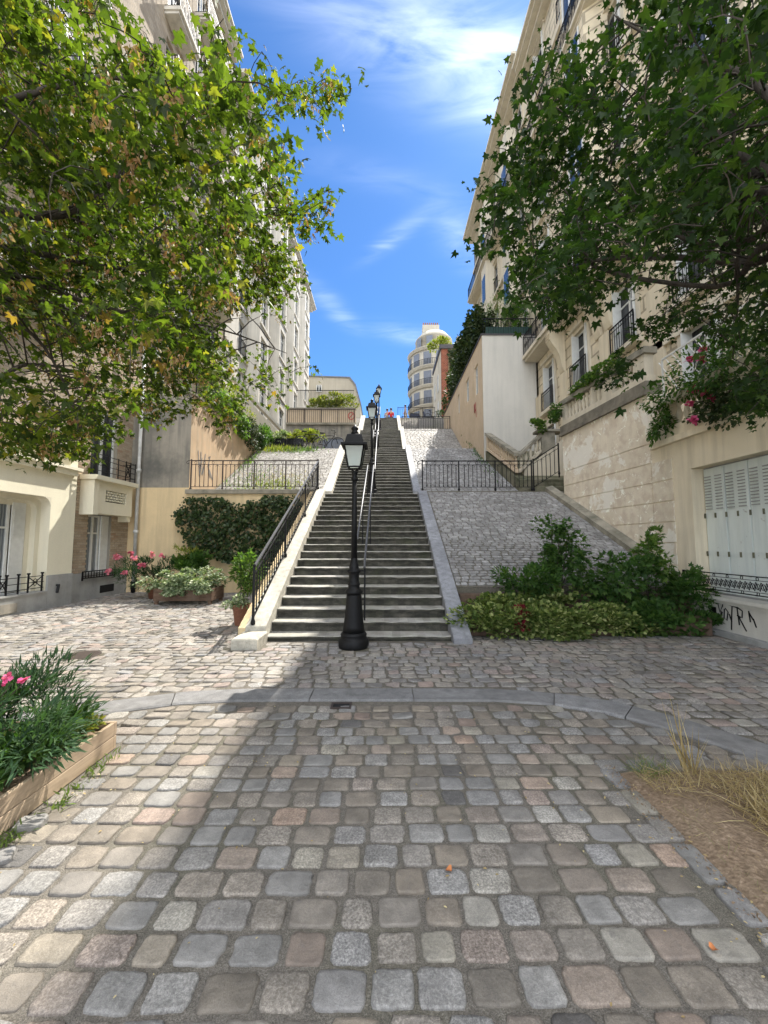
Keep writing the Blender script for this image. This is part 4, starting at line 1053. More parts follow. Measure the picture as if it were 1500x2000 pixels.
def balustrade(root, p0, p1, base_h=.25, bal_h=.48, rail_h=.16, w=.26, spacing=.17, piers=(), mat=M['lime2'], cap=M['old_stone'], plinth=True, xo=None):
    p0, p1 = Vector(p0), Vector(p1); d = p1 - p0; L = math.hypot(d.x, d.y); u = Vector((d.x / L, d.y / L, 0)); nv = Vector((-u.y, u.x, 0)); sl = d.z / L
    def seg(a, b, z0, z1, ww, m, name):
        mb = MB(); A, B = p0 + u * a, p0 + u * b
        za, zb = p0.z + sl * a, p0.z + sl * b
        bt = [A + nv * ww / 2, A - nv * ww / 2, B - nv * ww / 2, B + nv * ww / 2]; zz = [za, za, zb, zb]
        mb.hexa([(q.x, q.y, z + z0) for q, z in zip(bt, zz)], [(q.x, q.y, z + z1) for q, z in zip(bt, zz)]); mb.build(name, m, root)
    if plinth: seg(0, L, 0, base_h, w, mat, 'balustrade_plinth')
    seg(-.03, L + .03, base_h + bal_h + .002, base_h + bal_h + rail_h, w + .08, cap, 'balustrade_rail')
    prof = [(.055, 0), (.055, .05), (.035, .07), (.05, .13), (.065, .2), (.05, .27), (.032, .34), (.028, .38), (.045, .41), (.055, .43), (.055, .48)]
    mb = MB(); mb.lathe((0, 0, 0), [(r, z * bal_h / .48) for r, z in prof], 8); me = bpy.data.meshes.new('baluster'); me.from_pydata(mb.v, [], mb.f); me.materials.append(mat); me.polygons.foreach_set('use_smooth', [True] * len(mb.f)); me.update()
    n = int(L / spacing)
    for i in range(n):
        a = (i + .5) * L / n
        if any(abs(a - c_) < hw for c_, hw in piers): continue
        q = p0 + u * a; put(me, 'baluster', root, (q.x, q.y, p0.z + sl * a + base_h + .002))
    for c_, hw in piers: seg(max(0, c_ - hw + .06), min(L, c_ + hw - .06), base_h + .001, base_h + bal_h + .001, w - .02, mat, 'pier')

# ---- left, near: cream bay and buff brick house
AX = ('X', -8.25, 1)
hl = thing('apartment_building', (-8.6, 8, 0), 'cream and buff brick apartment house at the left edge with white shuttered ground floor window', 'building')
bay = [(7.2, 9.72, .42, 2.72)]
bup = [(7.2, 9.8, 4.2, 6.3)]
mb = MB(); a_ax = AX
# bay face with a round-cornered stepped opening
wall('bay_wall', AX, 1.0, 10.5, .80, 4.0, [(6.9, 9.72, .8, 2.72)], M['bay_cream'], hl, 0)
mb.build('bay_core', M['bay_cream'], hl) if mb.f else None
mb = MB()
for k, (dn, ins) in enumerate(((-.10, .0), (-.24, .12), (-.38, .24))):
    s1, z1, r_ = 9.72 - ins, 2.72 - ins, .24
    arc = [(s1 - r_ + r_ * math.cos(a), z1 - r_ + r_ * math.sin(a)) for a in [i * math.pi / 12 for i in range(7)]]
    path = [(s1, .42)] + arc + [(6.5, z1)]
    nxt = dn - .14
    for (sa, za), (sb, zb) in zip(path, path[1:]): mb.face([pt(AX, sa, dn if k else 0.0, za), pt(AX, sb, dn if k else 0.0, zb), pt(AX, sb, nxt, zb), pt(AX, sa, nxt, za)])
    # annular face between this step and the one outside it
    o_ = [(s1 + (.12 if k else .0), .42)] + ([(s1 + .12 - 0, z1 + .12)] if k else [(9.72, 2.72)])
    outer = [(s1 + .12, .42)] + [(s1 + .12 - r_ + r_ * math.cos(a), z1 + .12 - r_ + r_ * math.sin(a)) for a in [i * math.pi / 12 for i in range(7)]] + [(6.5, z1 + .12)]
    if k:
        for i in range(len(path) - 1): mb.face([pt(AX, *(outer[i][0], dn, outer[i][1])), pt(AX, outer[i + 1][0], dn, outer[i + 1][1]), pt(AX, path[i + 1][0], dn, path[i + 1][1]), pt(AX, path[i][0], dn, path[i][1])])
    else:
        for i in range(len(arc) - 1): mb.face([pt(AX, arc[i][0], -.001, arc[i][1]), pt(AX, arc[i + 1][0], -.001, arc[i + 1][1]), pt(AX, 9.721, -.001, 2.721)])
mb.build('bay_reveal', M['cream'], hl)
mb = MB(); abox(mb, AX, 1.0, 10.5, -.5, -.001, 4.0, 28.0); abox(mb, AX, 1.0, 10.5, -3, -.53, 0, 28.0); abox(mb, AX, 9.75, 10.5, -.5, -.003, .8, 3.99); mb.build('wall', M['brick_far'], hl)
mb = MB(); abox(mb, AX, 9.74, 10.52, -.6, .035, -.05, .80); abox(mb, AX, 1.0, 9.735, -.6, .035, -.05, .40); mb.build('plinth', M['plinth'], hl)
mb = MB(); abox(mb, AX, 6.5, 9.7, -.42, .06, .402, .44); mb.build('window_sill', M['plinth'], hl)
mb = MB(); abox(mb, AX, 1.0, 10.4, 0.002, .10, 3.36, 3.5); abox(mb, AX, 1, 10.5, 0.002, .16, 3.502, 3.58); mb.build('ledge', M['bay_cream'], hl)
mb = MB(); abox(mb, AX, 1.0, 10.5, .002, .2, 4.0, 4.15); mb.build('cornice', M['cream'], hl)
for sc in (8.35, ):
    a, b = win_mesh(1.5, 2.12, 'curtain'); o = put(a, 'window', hl, pt(AX, sc, -.44, .44), (0, 0, arot(AX))); q = bpy.data.objects.new('pane', b); C.objects.link(q); q.parent = o
mb = MB(); abox(mb, AX, 9.12, 9.46, -.40, -.37, .46, 2.54)
sh = mb.build('shutter', M['white_paint'], hl); mb = MB(); z = 1.75
while z < 2.45: abox(mb, AX, 9.16, 9.42, -.368, -.352, z, z + .022); z += .055
mb.build('louvre', M['white_paint'], sh)
mb = MB(); abox(mb, AX, 7.2, 7.5, -.40, -.37, .46, 2.54); mb.build('shutter', M['white_paint'], hl)
# low iron rail with square knots
mb = MB()
for z in (.52, .66, .80): abox(mb, AX, 6.6, 9.66, -.02, 0.0, z, z + .014)
for s in (7.0, 7.42, 7.9, 8.1, 8.55, 8.72, 9.0, 9.25, 9.62): abox(mb, AX, s - .011, s + .011, -.025, .005, .44, .86); abox(mb, AX, s - .022, s + .022, -.035, .015, .86, .895)
for s0, s1 in ((8.55, 8.72), (9.25, 9.62)):
    for z0, z1 in ((.54, .80), (.80, .54)): mb.bar(pt(AX, s0, -.01, z0), pt(AX, s1, -.01, z1), .016)
    c_ = (s0 + s1) / 2; mb.tube([pt(AX, c_ + .06 * math.cos(a), -.01, .67 + .08 * math.sin(a)) for a in [i * math.pi / 4 for i in range(8)]], .008, 4, closed=True)
mb.build('window_rail', M['iron'], hl)
mb = MB(); abox(mb, AX, 9.98, 10.03, .035, .10, .52, .56); mb.bar(pt(AX, 10.0, .09, .55), pt(AX, 9.93, .12, .36), .05); mb.build('wall_hook', M['iron'], hl)
mb = MB(); abox(mb, AX, 8.0, 8.95, .036, .05, .06, .26); mb.build('vent_grille', M['grey_stain_shade'], hl)
# brick part
BX = ('X', -8.42, 1)
ob = [(11.2, 12.15, .58, 2.42), (11.15, 12.25, 3.5, 5.6)]
wall('brick_backing', BX, 10.5, 13.0, .75, 28.0, ob, M['mortar'], hl, .2)
mb = MB(); abox(mb, BX, 10.525, 13.0, -.3, .05, -.05, .75); mb.build('plinth', M['plinth'], hl)
mb = MB(); abox(mb, BX, 11.75, 12.35, .051, .058, .12, .34); mb.build('vent_grille', M['dark'], hl)
rows = []; z = .76; r_ = 0
while z < 8.2:
    s = 10.505 - (.11 if r_ % 2 else 0)
    while s < 12.99:
        a, b = max(s, 10.505), min(s + .212, 12.985)
        for o in ob:
            if o[2] - .02 < z + .03 < o[3] + .02:
                if a < o[0] < b: b = o[0]
                elif a < o[1] < b: a = o[1]
                elif a >= o[0] and b <= o[1]: b = a
        if b - a > .03: rows.append((a, b, z))
        s += .222
    z += .0715; r_ += 1
bmesh_c = {}
def brick_mesh(L, mat, key):
    k = (round(L, 2), key)
    if k not in bmesh_c:
        mb = MB(); e = .004; mb.raw([(-L / 2, 0, 0), (L / 2, 0, 0), (L / 2, 0, .062), (-L / 2, 0, .062), (-L / 2 + e, .012, e), (L / 2 - e, .012, e), (L / 2 - e, .012, .062 - e), (-L / 2 + e, .012, .062 - e)],
                                        [(4, 5, 6, 7), (0, 1, 5, 4), (1, 2, 6, 5), (2, 3, 7, 6), (3, 0, 4, 7)])
        me = bpy.data.meshes.new('brick'); me.from_pydata(mb.v, [], mb.f); me.materials.append(mat); me.update(); bmesh_c[k] = me
    return bmesh_c[k]
big = [q for q in rows if q[2] < 3.6]; rnd.shuffle(big); big = sorted(big, key=lambda q: q[0])[:298]; ids = set(big)
for a, b, z in big: put(brick_mesh(b - a, M['brick'], 'b'), 'brick', hl, pt(BX, (a + b) / 2, rnd.uniform(-.002, .003), z), (0, 0, arot(BX)))
mb = MB()
for a, b, z in rows:
    if (a, b, z) in ids: continue
    d = .010 + rnd.uniform(0, .004); abox(mb, BX, a, b, 0, d, z, z + .062)
mb.build('brick_field', M['brick'], hl, kind='stuff')
mb = MB(); abox(mb, BX, 10.5, 13.0, .0, .02, 8.25, 28.0); mb.build('upper_wall', M['brick_far'], hl)
windows(hl, BX, [(11.5, .58, .58, 1.82)], None, 'curtain', .12)
mb = MB(); abox(mb, BX, 11.82, 12.13, -.10, -.06, .60, 2.40); sh = mb.build('shutter', M['white_paint'], hl)
mb = MB(); z = 1.7
while z < 2.35: abox(mb, BX, 11.86, 12.09, -.058, -.045, z, z + .022); z += .055
mb.build('louvre', M['white_paint'], sh)
windows(hl, BX, [(11.7, 3.5, 1.06, 2.08)], None, 'french', .12)
put(guard_mesh(1.3, .26, .10), 'window_rail', hl, pt(BX, 11.62, .012, .55), (0, 0, arot(BX)))
# planter-balcony box with pierced panel
mb = MB(); s0, s1, n1 = 10.86, 12.55, .36
abox(mb, BX, s0, s1, .012, n1, 2.42, 2.78); abox(mb, BX, s0, s1, .012, n1, 3.12, 3.36)
abox(mb, BX, s0, 11.35, .012, n1, 2.781, 3.119); abox(mb, BX, 12.25, s1, .012, n1, 2.781, 3.119); pb = MB(); abox(pb, BX, 11.351, 12.249, .012, n1 - .12, 2.781, 3.119)
abox(mb, BX, s0 - .03, s0 + .16, .012, n1 + .04, 2.38, 3.35); abox(mb, BX, s1 - .12, s1 + .02, .012, n1 - .05, 2.25, 2.419)
bb = mb.build('balcony_box', M['bay_cream'], hl); pb.build('shaded_panel_back', M['dark_cornice'], bb)  # back coloured dark: shade inside the holes put into the colour
mb = MB()
for i in range(7):
    for j in range(4):
        c_ = 11.42 + i * .125 + (.06 if j % 2 else 0); zz = 2.82 + j * .075
        if c_ < 12.22: abox(mb, BX, c_ - .030, c_ + .030, n1 - .11, n1 - .002, zz, zz + .05)
mb.build('pierced_panel', M['bay_cream'], bb)
mb = MB(); abox(mb, BX, s0 - .08, s1 + .1, .012, n1 + .12, 3.361, 3.49); mb.build('balcony_slab', M['bay_cream'], hl)
mb = MB(); n_ = n1 + .05
for z in (3.62, 3.78, 3.94, 4.08): abox(mb, BX, s0, s1, n_ - .008, n_ + .008, z, z + .014)
for s in (s0, 11.3, 11.75, 12.1, 12.32, s1): abox(mb, BX, s - .01, s + .01, n_ - .010, n_ + .010, 3.49, 4.12)
for z0, z1 in ((3.64, 4.06), (4.06, 3.64)): mb.bar(pt(BX, 12.1, n_, z0), pt(BX, 12.32, n_, z1), .018)
for k in range(3): mb.tube([pt(BX, 12.21 + .07 * math.cos(a), n_, 3.70 + .14 * k + .05 * math.sin(a)) for a in [i * math.pi / 4 for i in range(8)]], .009, 4, closed=True)
for z in (3.62, 4.08): abox(mb, BX, s1 - .008, s1 + .008, .02, n_, z, z + .014)
mb.build('balcony_railing', M['iron'], hl)
# upper floors of the near house
for fz in (7.4, 10.4, 13.4, 16.4, 19.4, 22.4):
    for sc in (7.2, 9.2): 
        a, b = win_mesh(1.1, 2.0); o = put(a, 'window', hl, pt(AX, sc, .035, fz), (0, 0, arot(AX))); q = bpy.data.objects.new('pane', b); C.objects.link(q); q.parent = o
    balcony(hl, AX, 6.4, 10.0, fz, .55, .95, M['white_facade'], False)
dp = thing('drainpipe', (-8.02, 12.82, 0), 'pale grey drainpipe running up beside the buff brick wall', 'drainpipe')
mb = MB(); mb.tube([(-8.05, 12.80, .3), (-8.05, 12.80, 8.6)], .055, 12); mb.build('pipe', M['pipe'], dp, True)
for z in (1.9, 3.9, 6.0):
    mb = MB(); mb.lathe((-8.05, 12.80, z), [(.058, 0), (.075, .01), (.075, .10), (.058, .12)], 12); mb.build('collar', M['pipe'], dp, True)
mb = MB(); mb.tube([(-8.05, 12.80, -.02), (-8.05, 12.80, .36)], .066, 12); mb.build('pipe_foot', M['iron'], dp, True)

# ---- left: garden block with grey stained face, retaining wall with ivy
gb = thing('garden_wall', (-7.4, 12.95, 0), 'tall garden wall, grey stained on its face and faded orange along the ramp', 'wall')
mb = MB(); mb.box(-8.42, -6.47, 12.951, 13.4, -.05, 3.42); mb.build('lower_wall', M['ochre'], gb)
mb = MB(); mb.box(-8.42, -6.47, 12.965, 13.4, 3.421, 6.6); mb.build('stained_wall', M['grey_stain_shade'], gb)
mb = MB(); mb.box(-8.42, -6.465, 13.401, 20.6, 0, 6.6); mb.box(-6.60, -6.462, 12.97, 13.40, 3.4, 6.59); mb.build('orange_wall', M['orange'], gb)
mb = MB(); mb.box(-6.72, -6.40, 12.9, 20.7, 6.601, 6.68); mb.build('wall_cap', M['old_stone'], gb)
def scrawl(strokes, ax, s0, z0, sc, w, mat, parent, n=.006):
    mb = MB(); kind, c, sg = ax; nrm = (sg, 0, 0) if kind == 'X' else (0, sg, 0)
    for st in strokes: mb.ribbon([pt(ax, s0 + a * sc, n, z0 + b * sc) for a, b in st], w, nrm)
    return mb.build('graffiti', mat, parent)
OX = ('X', -6.465, 1)
scrawl([[(0, .9), (.15, 0), (.3, .7), (.4, .1), (.55, .9)], [(.1, .5), (.3, .1), (.5, .5)], [(0.2, .9), (.25, .3)], [(.8, .8), (.95, .9), (.8, .5), (1.0, .1)], [(.9, .4), (1.2, .05)]], OX, 13.5, 3.9, 1.0, .05, M['paint_blue'], gb)
rw = thing('retaining_wall', (-4.4, 12.85, 0), 'ochre retaining wall below the left terrace railing, half hidden by ivy', 'wall')
mb = MB(); mb.box(-6.468, -2.28, 12.86, 12.99, -.05, 3.20); mb.build('wall_face', M['ochre'], rw)
mb = MB(); mb.bbox(-6.50, -2.275, 12.78, 13.2, 3.201, 3.345, .015); mb.build('coping', M['old_stone'], rw)
mb = MB(); mb.hexa([(-2.40, 6.62, -.05), (-2.275, 6.62, -.05), (-2.275, 12.78, -.05), (-2.40, 12.78, -.05)], [(-2.40, 6.62, pz(6.62) + .08), (-2.275, 6.62, pz(6.62) + .08), (-2.275, 12.78, pz(12.78) + .08), (-2.40, 12.78, pz(12.78) + .08)]); mb.build('stair_side_wall', M['ochre'], rw)

# ---- left: tall street front
lb = thing('apartment_building', (-8.6, 17, 6), 'tall buff brick apartment building with balconies above the garden wall', 'building')
LX = ('X', -8.45, 1)
fl = [7.2, 10.2, 13.2, 16.2, 19.2, 22.2, 25.2]
w1 = [(s, z, 1.1, 2.1) for z in fl for s in (14.4, 16.6, 18.8)]
wall('wall', LX, 13.02, 20.0, 6.7, 28.3, [(s - w / 2, s + w / 2, z, z + h) for s, z, w, h in w1], M['brick_far'], lb)
windows(lb, LX, w1)
for z in fl[1:]:
    balcony(lb, LX, 13.6, 15.2, z, .6, .95, M['white_facade'], True); balcony(lb, LX, 15.8, 19.6, z, .6, .95, M['white_facade'], True)
cornice(lb, LX, 13.02, 20.0, 28.3, .6, .4, M['white_facade'])
mb = MB(); mb.box(-13, -8.66, 13.03, 20.0, 0, 28.2); mb.build('building_core', M['dark'], lb)
mb = MB(); mb.hexa([(-13, 13.1, 28.71), (-8.2, 13.1, 28.71), (-8.2, 20, 28.71), (-13, 20, 28.71)], [(-12, 13.1, 30.8), (-9.4, 13.1, 30.8), (-9.4, 20, 30.8), (-12, 20, 30.8)]); mb.build('roof', M['zinc'], lb)
lc = thing('apartment_building', (-8.6, 31, 9), 'long pale apartment building with rows of bow windows left of the stairs', 'building')
LY = ('X', -8.40, 1)
fl2 = [9.6, 12.6, 15.6, 18.6, 21.6, 24.6]
gaps = [22.4, 26.9, 31.4, 35.9, 40.4]
w2 = [(s, z, 1.0, 2.05) for z in fl2 for s in gaps if s < 42]
wall('wall', LY, 20.02, 42.7, 6.0, 27.6, [(s - w / 2, s + w / 2, z, z + h) for s, z, w, h in w2], M['white_facade'], lc)
windows(lc, LY, w2, .9)
for i, sc in enumerate((24.6, 29.1, 33.6, 38.1)):
    mb = MB()
    BYX = ('X', -7.75, 1); w3 = [(sc, z, 1.3, 2.05) for z in fl2]
    wall('bow_window', BYX, sc - .95, sc + .95, 9.2, 26.9, [(s - w / 2, s + w / 2, z, z + h) for s, z, w, h in w3], M['white_facade'], lc)
    for sg in (-1, 1):
        mb.face([(-7.75, sc + sg * .95, 9.2), (-8.4, sc + sg * 1.25, 9.2), (-8.4, sc + sg * 1.25, 26.9), (-7.75, sc + sg * .95, 26.9)])
    mb.face([(-7.75, sc - .95, 9.2), (-7.75, sc + .95, 9.2), (-8.4, sc + 1.25, 9.2), (-8.4, sc - 1.25, 9.2)])
    for z in fl2: mb.box(-7.745, -7.66, sc - 1.0, sc + 1.0, z - .32, z - .18)
    mb.build('bow_side', M['white_facade'], lc)
    windows(lc, BYX, w3)
for z in fl2: 
    mb = MB(); abox(mb, LY, 20.02, 42.7, .0, .09, z - .25, z - .12); mb.build('string_course', M['white_facade'], lc)
mb = MB(); mb.box(-13, -8.62, 20.03, 42.69, 0, 27.5); mb.box(-8.62, -8.41, 42.5, 42.69, 6, 27.5); mb.build('building_core', M['white_facade'], lc)
cornice(lc, LY, 20.02, 42.75, 27.6, .75, .4, M['white_facade'])
mb = MB(); mb.hexa([(-13, 20.1, 28.01), (-8.1, 20.1, 28.01), (-8.1, 42.7, 28.01), (-13, 42.7, 28.01)], [(-12, 20.1, 30.1), (-9.6, 20.1, 30.1), (-9.6, 42.7, 30.1), (-12, 42.7, 30.1)]); mb.build('roof', M['zinc'], lc)
# white entrance stair rail
er = thing('stair_parapet', (-7.0, 22, 8), 'white sloping stone parapet of an entrance stair under the left apartment building', 'parapet')
mb = MB(); mb.bar((-8.1, 20.4, 10.35), (-6.15, 24.4, 8.35), .22, .16); mb.build('rail', M['white_facade'], er)
mb = MB(); mb.bar((-8.1, 20.4, 9.5), (-6.15, 24.4, 7.5), .12, .9); mb.build('parapet_wall', M['lime2'], er)

# ---- left: gate wall on the upper terrace
gw = thing('terrace_wall', (-4.1, 26.1, 6.47), 'terrace wall with orange parapet, iron railing and grey metal gate left of the upper stairs', 'wall')
mb = MB(); mb.box(-6.6, -4.15, 26.05, 26.35, 6.4, 9.5); mb.box(-2.75, -1.97, 26.05, 26.35, 6.4, 9.5); mb.box(-4.15, -2.75, 26.06, 26.34, 8.6, 9.49); mb.build('lower_wall', M['grey_stain_shade'], gw)  # lower wall in darker grey: its shadow put into the colour
mb = MB(); mb.box(-6.6, -1.90, 25.9, 26.4, 9.501, 9.64); mb.build('ledge', M['old_stone'], gw)
mb = MB(); mb.box(-6.6, -1.92, 26.1, 26.36, 9.641, 10.62); mb.build('parapet', M['peach'], gw)
mb = MB(); mb.box(-6.6, -1.90, 26.05, 26.42, 10.621, 10.72); mb.build('cap', M['dark_cornice'], gw)
gt = MB(); gt.box(-4.14, -2.76, 26.15, 26.2, 6.5, 8.6); gt = gt.build('gate', M['zinc'], gw)
for i in range(12):
    mb = MB(); x = -4.12 + i * .115; mb.box(x, x + .10, 26.12, 26.148, 6.52, 8.45); mb.build('board', M['zinc'], gt)
mb = MB(); 
for i in range(34): x = -6.5 + i * .135; mb.box(x - .01, x + .01, 25.99, 26.01, 9.64, 10.55)
mb.box(-6.55, -1.95, 25.98, 26.02, 10.55, 10.59)
for i in range(5): x = -6.5 + i * 1.13; mb.box(x - .025, x + .025, 25.975, 26.025, 9.64, 10.62)
mb.build('railing', M['rust_iron'], gw)
mb = MB(); sg = [(-2.22 + .2 * math.cos(a), 26.09, 10.15 + .25 * math.sin(a)) for a in [i * math.pi / 6 for i in range(12)]]
mb.ribbon(sg + sg[:1], .07, (0, -1, 0)); mb.ribbon([(-2.35, 26.09, 10.0), (-2.1, 26.09, 10.3)], .07, (0, -1, 0)); mb.build('graffiti', M['paint_red'], gw)
tf = thing('terrace_railing', (-4, 26.3, 10.7), 'thin dark railing on top of the orange parapet in front of the hedge', 'railing')
mb = MB()
for i in range(42): x = -6.0 + i * .095; mb.box(x - .008, x + .008, 26.25, 26.266, 10.72, 12.0)
mb.box(-6.02, -2.05, 26.245, 26.27, 11.98, 12.02); mb.build('bars', M['iron'], tf)
fg = thing('gabled_house', (-5.5, 45, 12.3), 'grey cream gable end of a house rising behind the hedge at left', 'house')
mb = MB(); P0 = [(-10, 45, 12), (-2.7, 45, 12), (-2.75, 45, 17.6), (-3.4, 45, 20.0), (-4.1, 45, 20.9), (-10, 45, 21.1)]
mb.raw(P0 + [(x, 55, z) for x, y, z in P0], [(0, 1, 2, 3, 4, 5), (11, 10, 9, 8, 7, 6), (0, 6, 7, 1), (1, 7, 8, 2)]); mb.build('wall', M['far_cream'], fg)
mb = MB()
for a, b in zip(P0[2:], P0[3:]): mb.hexa([(a[0], 44.9, a[2] + .005), (a[0], 55, a[2] + .005), (b[0], 55, b[2] + .005), (b[0], 44.9, b[2] + .005)], [(a[0] + .1, 44.9, a[2] + .14), (a[0] + .1, 55, a[2] + .14), (b[0] + .1, 55, b[2] + .14), (b[0] + .1, 44.9, b[2] + .14)])
mb.build('roof', M['zinc'], fg)
windows(fg, ('Y', 44.86, -1), [(-7.6, 19.2, .6, .8)], recess=.0)

# ---- right: beige front wall with shuttered opening
RX = ('X', 5.9, -1)
bw = thing('street_wall', (6.0, 6, 0), 'beige street wall with a large white shuttered opening and a tag sprayed on its base', 'wall')
SO = (3.3, 7.5, .62, 3.02)
wall('wall', RX, -2.0, 7.95, .60, 3.62, [SO], M['beige'], bw, .26)
mb = MB(); abox(mb, RX, 7.951, 8.56, -.3, -.003, 0, 3.62); mb.build('wall_end', M['beige'], bw)
mb = MB(); abox(mb, RX, -2, 7.1, -.25, .012, -.1, .598); abox(mb, RX, 7.42, 8.4, -.25, .012, -.1, .598); abox(mb, RX, 7.101, 7.419, -.25, .010, .46, .597); abox(mb, RX, 7.101, 7.419, -.25, .010, -.1, .13); mb.build('base', M['white_wall'], bw)
mb = MB(); abox(mb, RX, 7.1, 7.42, -.25, -.12, .13, .46); mb.build('vent', M['dark'], bw)
mb = MB(); abox(mb, RX, -2, 7.75, -.26, .10, .601, .66); abox(mb, RX, -2, 7.7, .012, .05, .54, .599); mb.build('sill', M['white_wall'], bw)
mb = MB(); abox(mb, RX, -2, 7.6, .012, .12, -.1, .085); mb.build('foot_kerb', M['plinth'], bw)
s = 3.32; i = 0
while s < 7.48:
    mb = MB(); abox(mb, RX, s, s + .217, -.25, -.215 - (.014 if i % 2 else 0), .70, 2.99); pn = mb.build('shutter_panel', M['shutter'], bw)
    mb = MB(); z = 2.22
    while z < 2.88: abox(mb, RX, s + .045, s + .18, -.216, -.198, z, z + .017); z += .055
    mb.build('louvre', M['plinth'], pn)
    mb = MB()
    for z in (1.35, 2.06): abox(mb, RX, s + .20, s + .225, -.214, -.196, z, z + .09)
    mb.build('hinge', M['mossy'], pn); s += .232; i += 1
mb = MB(); abox(mb, RX, 3.3, 7.5, -.27, -.251, .62, 3.02); mb.build('shutter_backing', M['plinth'], bw)
# cast rail
mb = MB(); n_ = .09
for z, t in ((1.06, .016), (1.005, .008), (.82, .008), (.77, .016)): abox(mb, RX, 3.3, 7.72, n_ - t, n_ + t * .5, z, z + t)
abox(mb, RX, 7.70, 7.73, n_ - .015, n_ + .015, .66, 1.08)
s = 7.55; i = 0
while s > 3.4:
    for zz in (1.034, .800): mb.tube([pt(RX, s + .022 * math.cos(a), n_, zz + .026 * math.sin(a)) for a in [j * math.pi / 4 for j in range(8)]], .006, 4, closed=True)
    for q in (0, .09, .18): 
        c_ = s - q; mb.tube([pt(RX, c_ + .055 * t, n_, .915 + .07 * math.sin(t * 3.1)) for t in [-1, -.6, -.2, .2, .6, 1]], .007, 4)
        mb.tube([pt(RX, c_ + .035 * math.cos(a), n_, .915 + .05 * math.sin(a)) for a in [j * math.pi / 3 for j in range(6)]], .006, 4, closed=True)
    s -= .27
mb.build('cast_rail', M['iron'], bw)
scrawl([[(0, .95), (.08, .6), (.22, .85), (.25, 1.0)], [(.14, .66), (.10, .35), (.2, .62)], [(.30, .75), (.26, .40), (.38, .32), (.46, .66), (.34, .78), (.30, .7)], [(.48, .95), (.86, .9)], [(.66, .95), (.6, .45), (.56, 0)], [(.60, .3), (.50, .6)],
        [(.86, .95), (.92, .25)], [(.88, .9), (1.08, .8), (1.05, .55), (.92, .55), (1.2, .08)], [(.84, .6), (1.0, .55)], [(1.34, .85), (1.38, .45)], [(1.34, .8), (1.5, .55)], [(1.5, .6), (1.6, .3)]],
       ('X', 5.888, -1), 7.05, .13, .44, .026, M['paint_black'], bw)
for st in (0,):
    g_ = [o for o in bpy.data.objects if o.name.startswith('graffiti') and o.parent == bw][0]
    for v in g_.data.vertices: v.co.y = (7.05 - wloc(bw)[1]) - (v.co.y - (7.05 - wloc(bw)[1]))
# upper terrace edge over the opening
mb = MB(); abox(mb, RX, -2, 8.50, -.3, .10, 3.621, 3.74); abox(mb, RX, -2, 8.52, -.3, .03, 3.741, 3.985); mb.build('terrace_edge', M['beige'], bw)
bl = thing('balustrade', (5.9, 6, 3.98), 'stone balustrade above the shuttered opening, overgrown with pink roses', 'balustrade')
balustrade(bl, (5.98, 8.3, 3.986), (5.98, -1.5, 3.986), 0, .46, .17, .24, .2, piers=[(.2, .2), (2.0, .22), (3.9, .22), (5.8, .22), (7.7, .22)], plinth=False, cap=M['lime2'])

# ---- right: peeling rusticated wall beside the ramp
pw = thing('rusticated_wall', (5.8, 10.3, 0), 'peeling beige retaining wall with horizontal grooves beside the right ramp', 'wall')
def sx(y): return 5.9 - .09 * (y - 8.56)
def skew(mb, y0, y1, n0, n1, z0, z1):
    a = [(sx(y0) - n1, y0), (sx(y0) - n0, y0), (sx(y1) - n0, y1), (sx(y1) - n1, y1)]
    mb.hexa([(x, y, z0) for x, y in a], [(x, y, z1) for x, y in a])
mb = MB(); skew(mb, 8.561, 12.1, -.4, 0, 0, 4.9); mb.build('wall_core', M['peeling'], pw)
lv = [.7, 1.15, 1.6, 2.03, 2.46, 2.90, 3.34, 3.78]
for a, b in zip(lv, lv[1:]):
    mb = MB(); skew(mb, 8.585, 12.08, .0005, .022, a + .011, b - .011); mb.build('panel', M['peeling'], pw)
    mb = MB(); 
    if b < 3.6: abox(mb, RX, 7.97, 8.56, -.002, .018, a + .011, b - .011); mb.build('panel', M['peeling'], pw)
mb = MB(); skew(mb, 8.585, 12.08, .0005, .022, 3.791, 4.899); mb.build('panel', M['peeling'], pw)
mb = MB(); skew(mb, 8.57, 12.14, -.3, .10, 4.901, 4.99); skew(mb, 8.57, 12.14, -.3, .05, 4.991, 5.22); mb.build('cornice', M['dark_cornice'], pw)
b2 = thing('balustrade', (5.8, 10.3, 5.2), 'weathered stone balustrade on top of the peeling beige wall', 'balustrade')
balustrade(b2, (sx(8.6) + .12, 8.62, 5.221), (sx(12.1) + .12, 12.1, 5.221), .16, .50, .15, .24, .17, piers=[(.22, .24), (1.35, .25), (2.0, .10), (3.4, .16)], mat=M['lime2'])
mb = MB(); skew(mb, 8.3, 12.75, .024, .24, 0, .1)
cbk = thing('ramp_kerb', (5.7, 10.3, 1.5), 'mossy stone kerb sloping down between the ramp and the peeling wall', 'kerb')
for a, b in zip(split(7.9, 12.78, 1.2), split(7.9, 12.78, 1.2)[1:]):
    mb = MB(); bt = []; 
    for y in (a, b): bt.append((sx(max(y, 8.56)) - (.25), y)); bt.append((sx(max(y, 8.56)) - .024, y))
    q = [bt[0], bt[1], bt[3], bt[2]]; mb.hexa([(x, y, r1z(y) - .3) for x, y in q], [(x, y, r1z(y) + (.17 if i in (0, 3) else .23)) for i, (x, y) in enumerate(q)]); mb.build('kerb_stone', M['old_stone'], cbk)
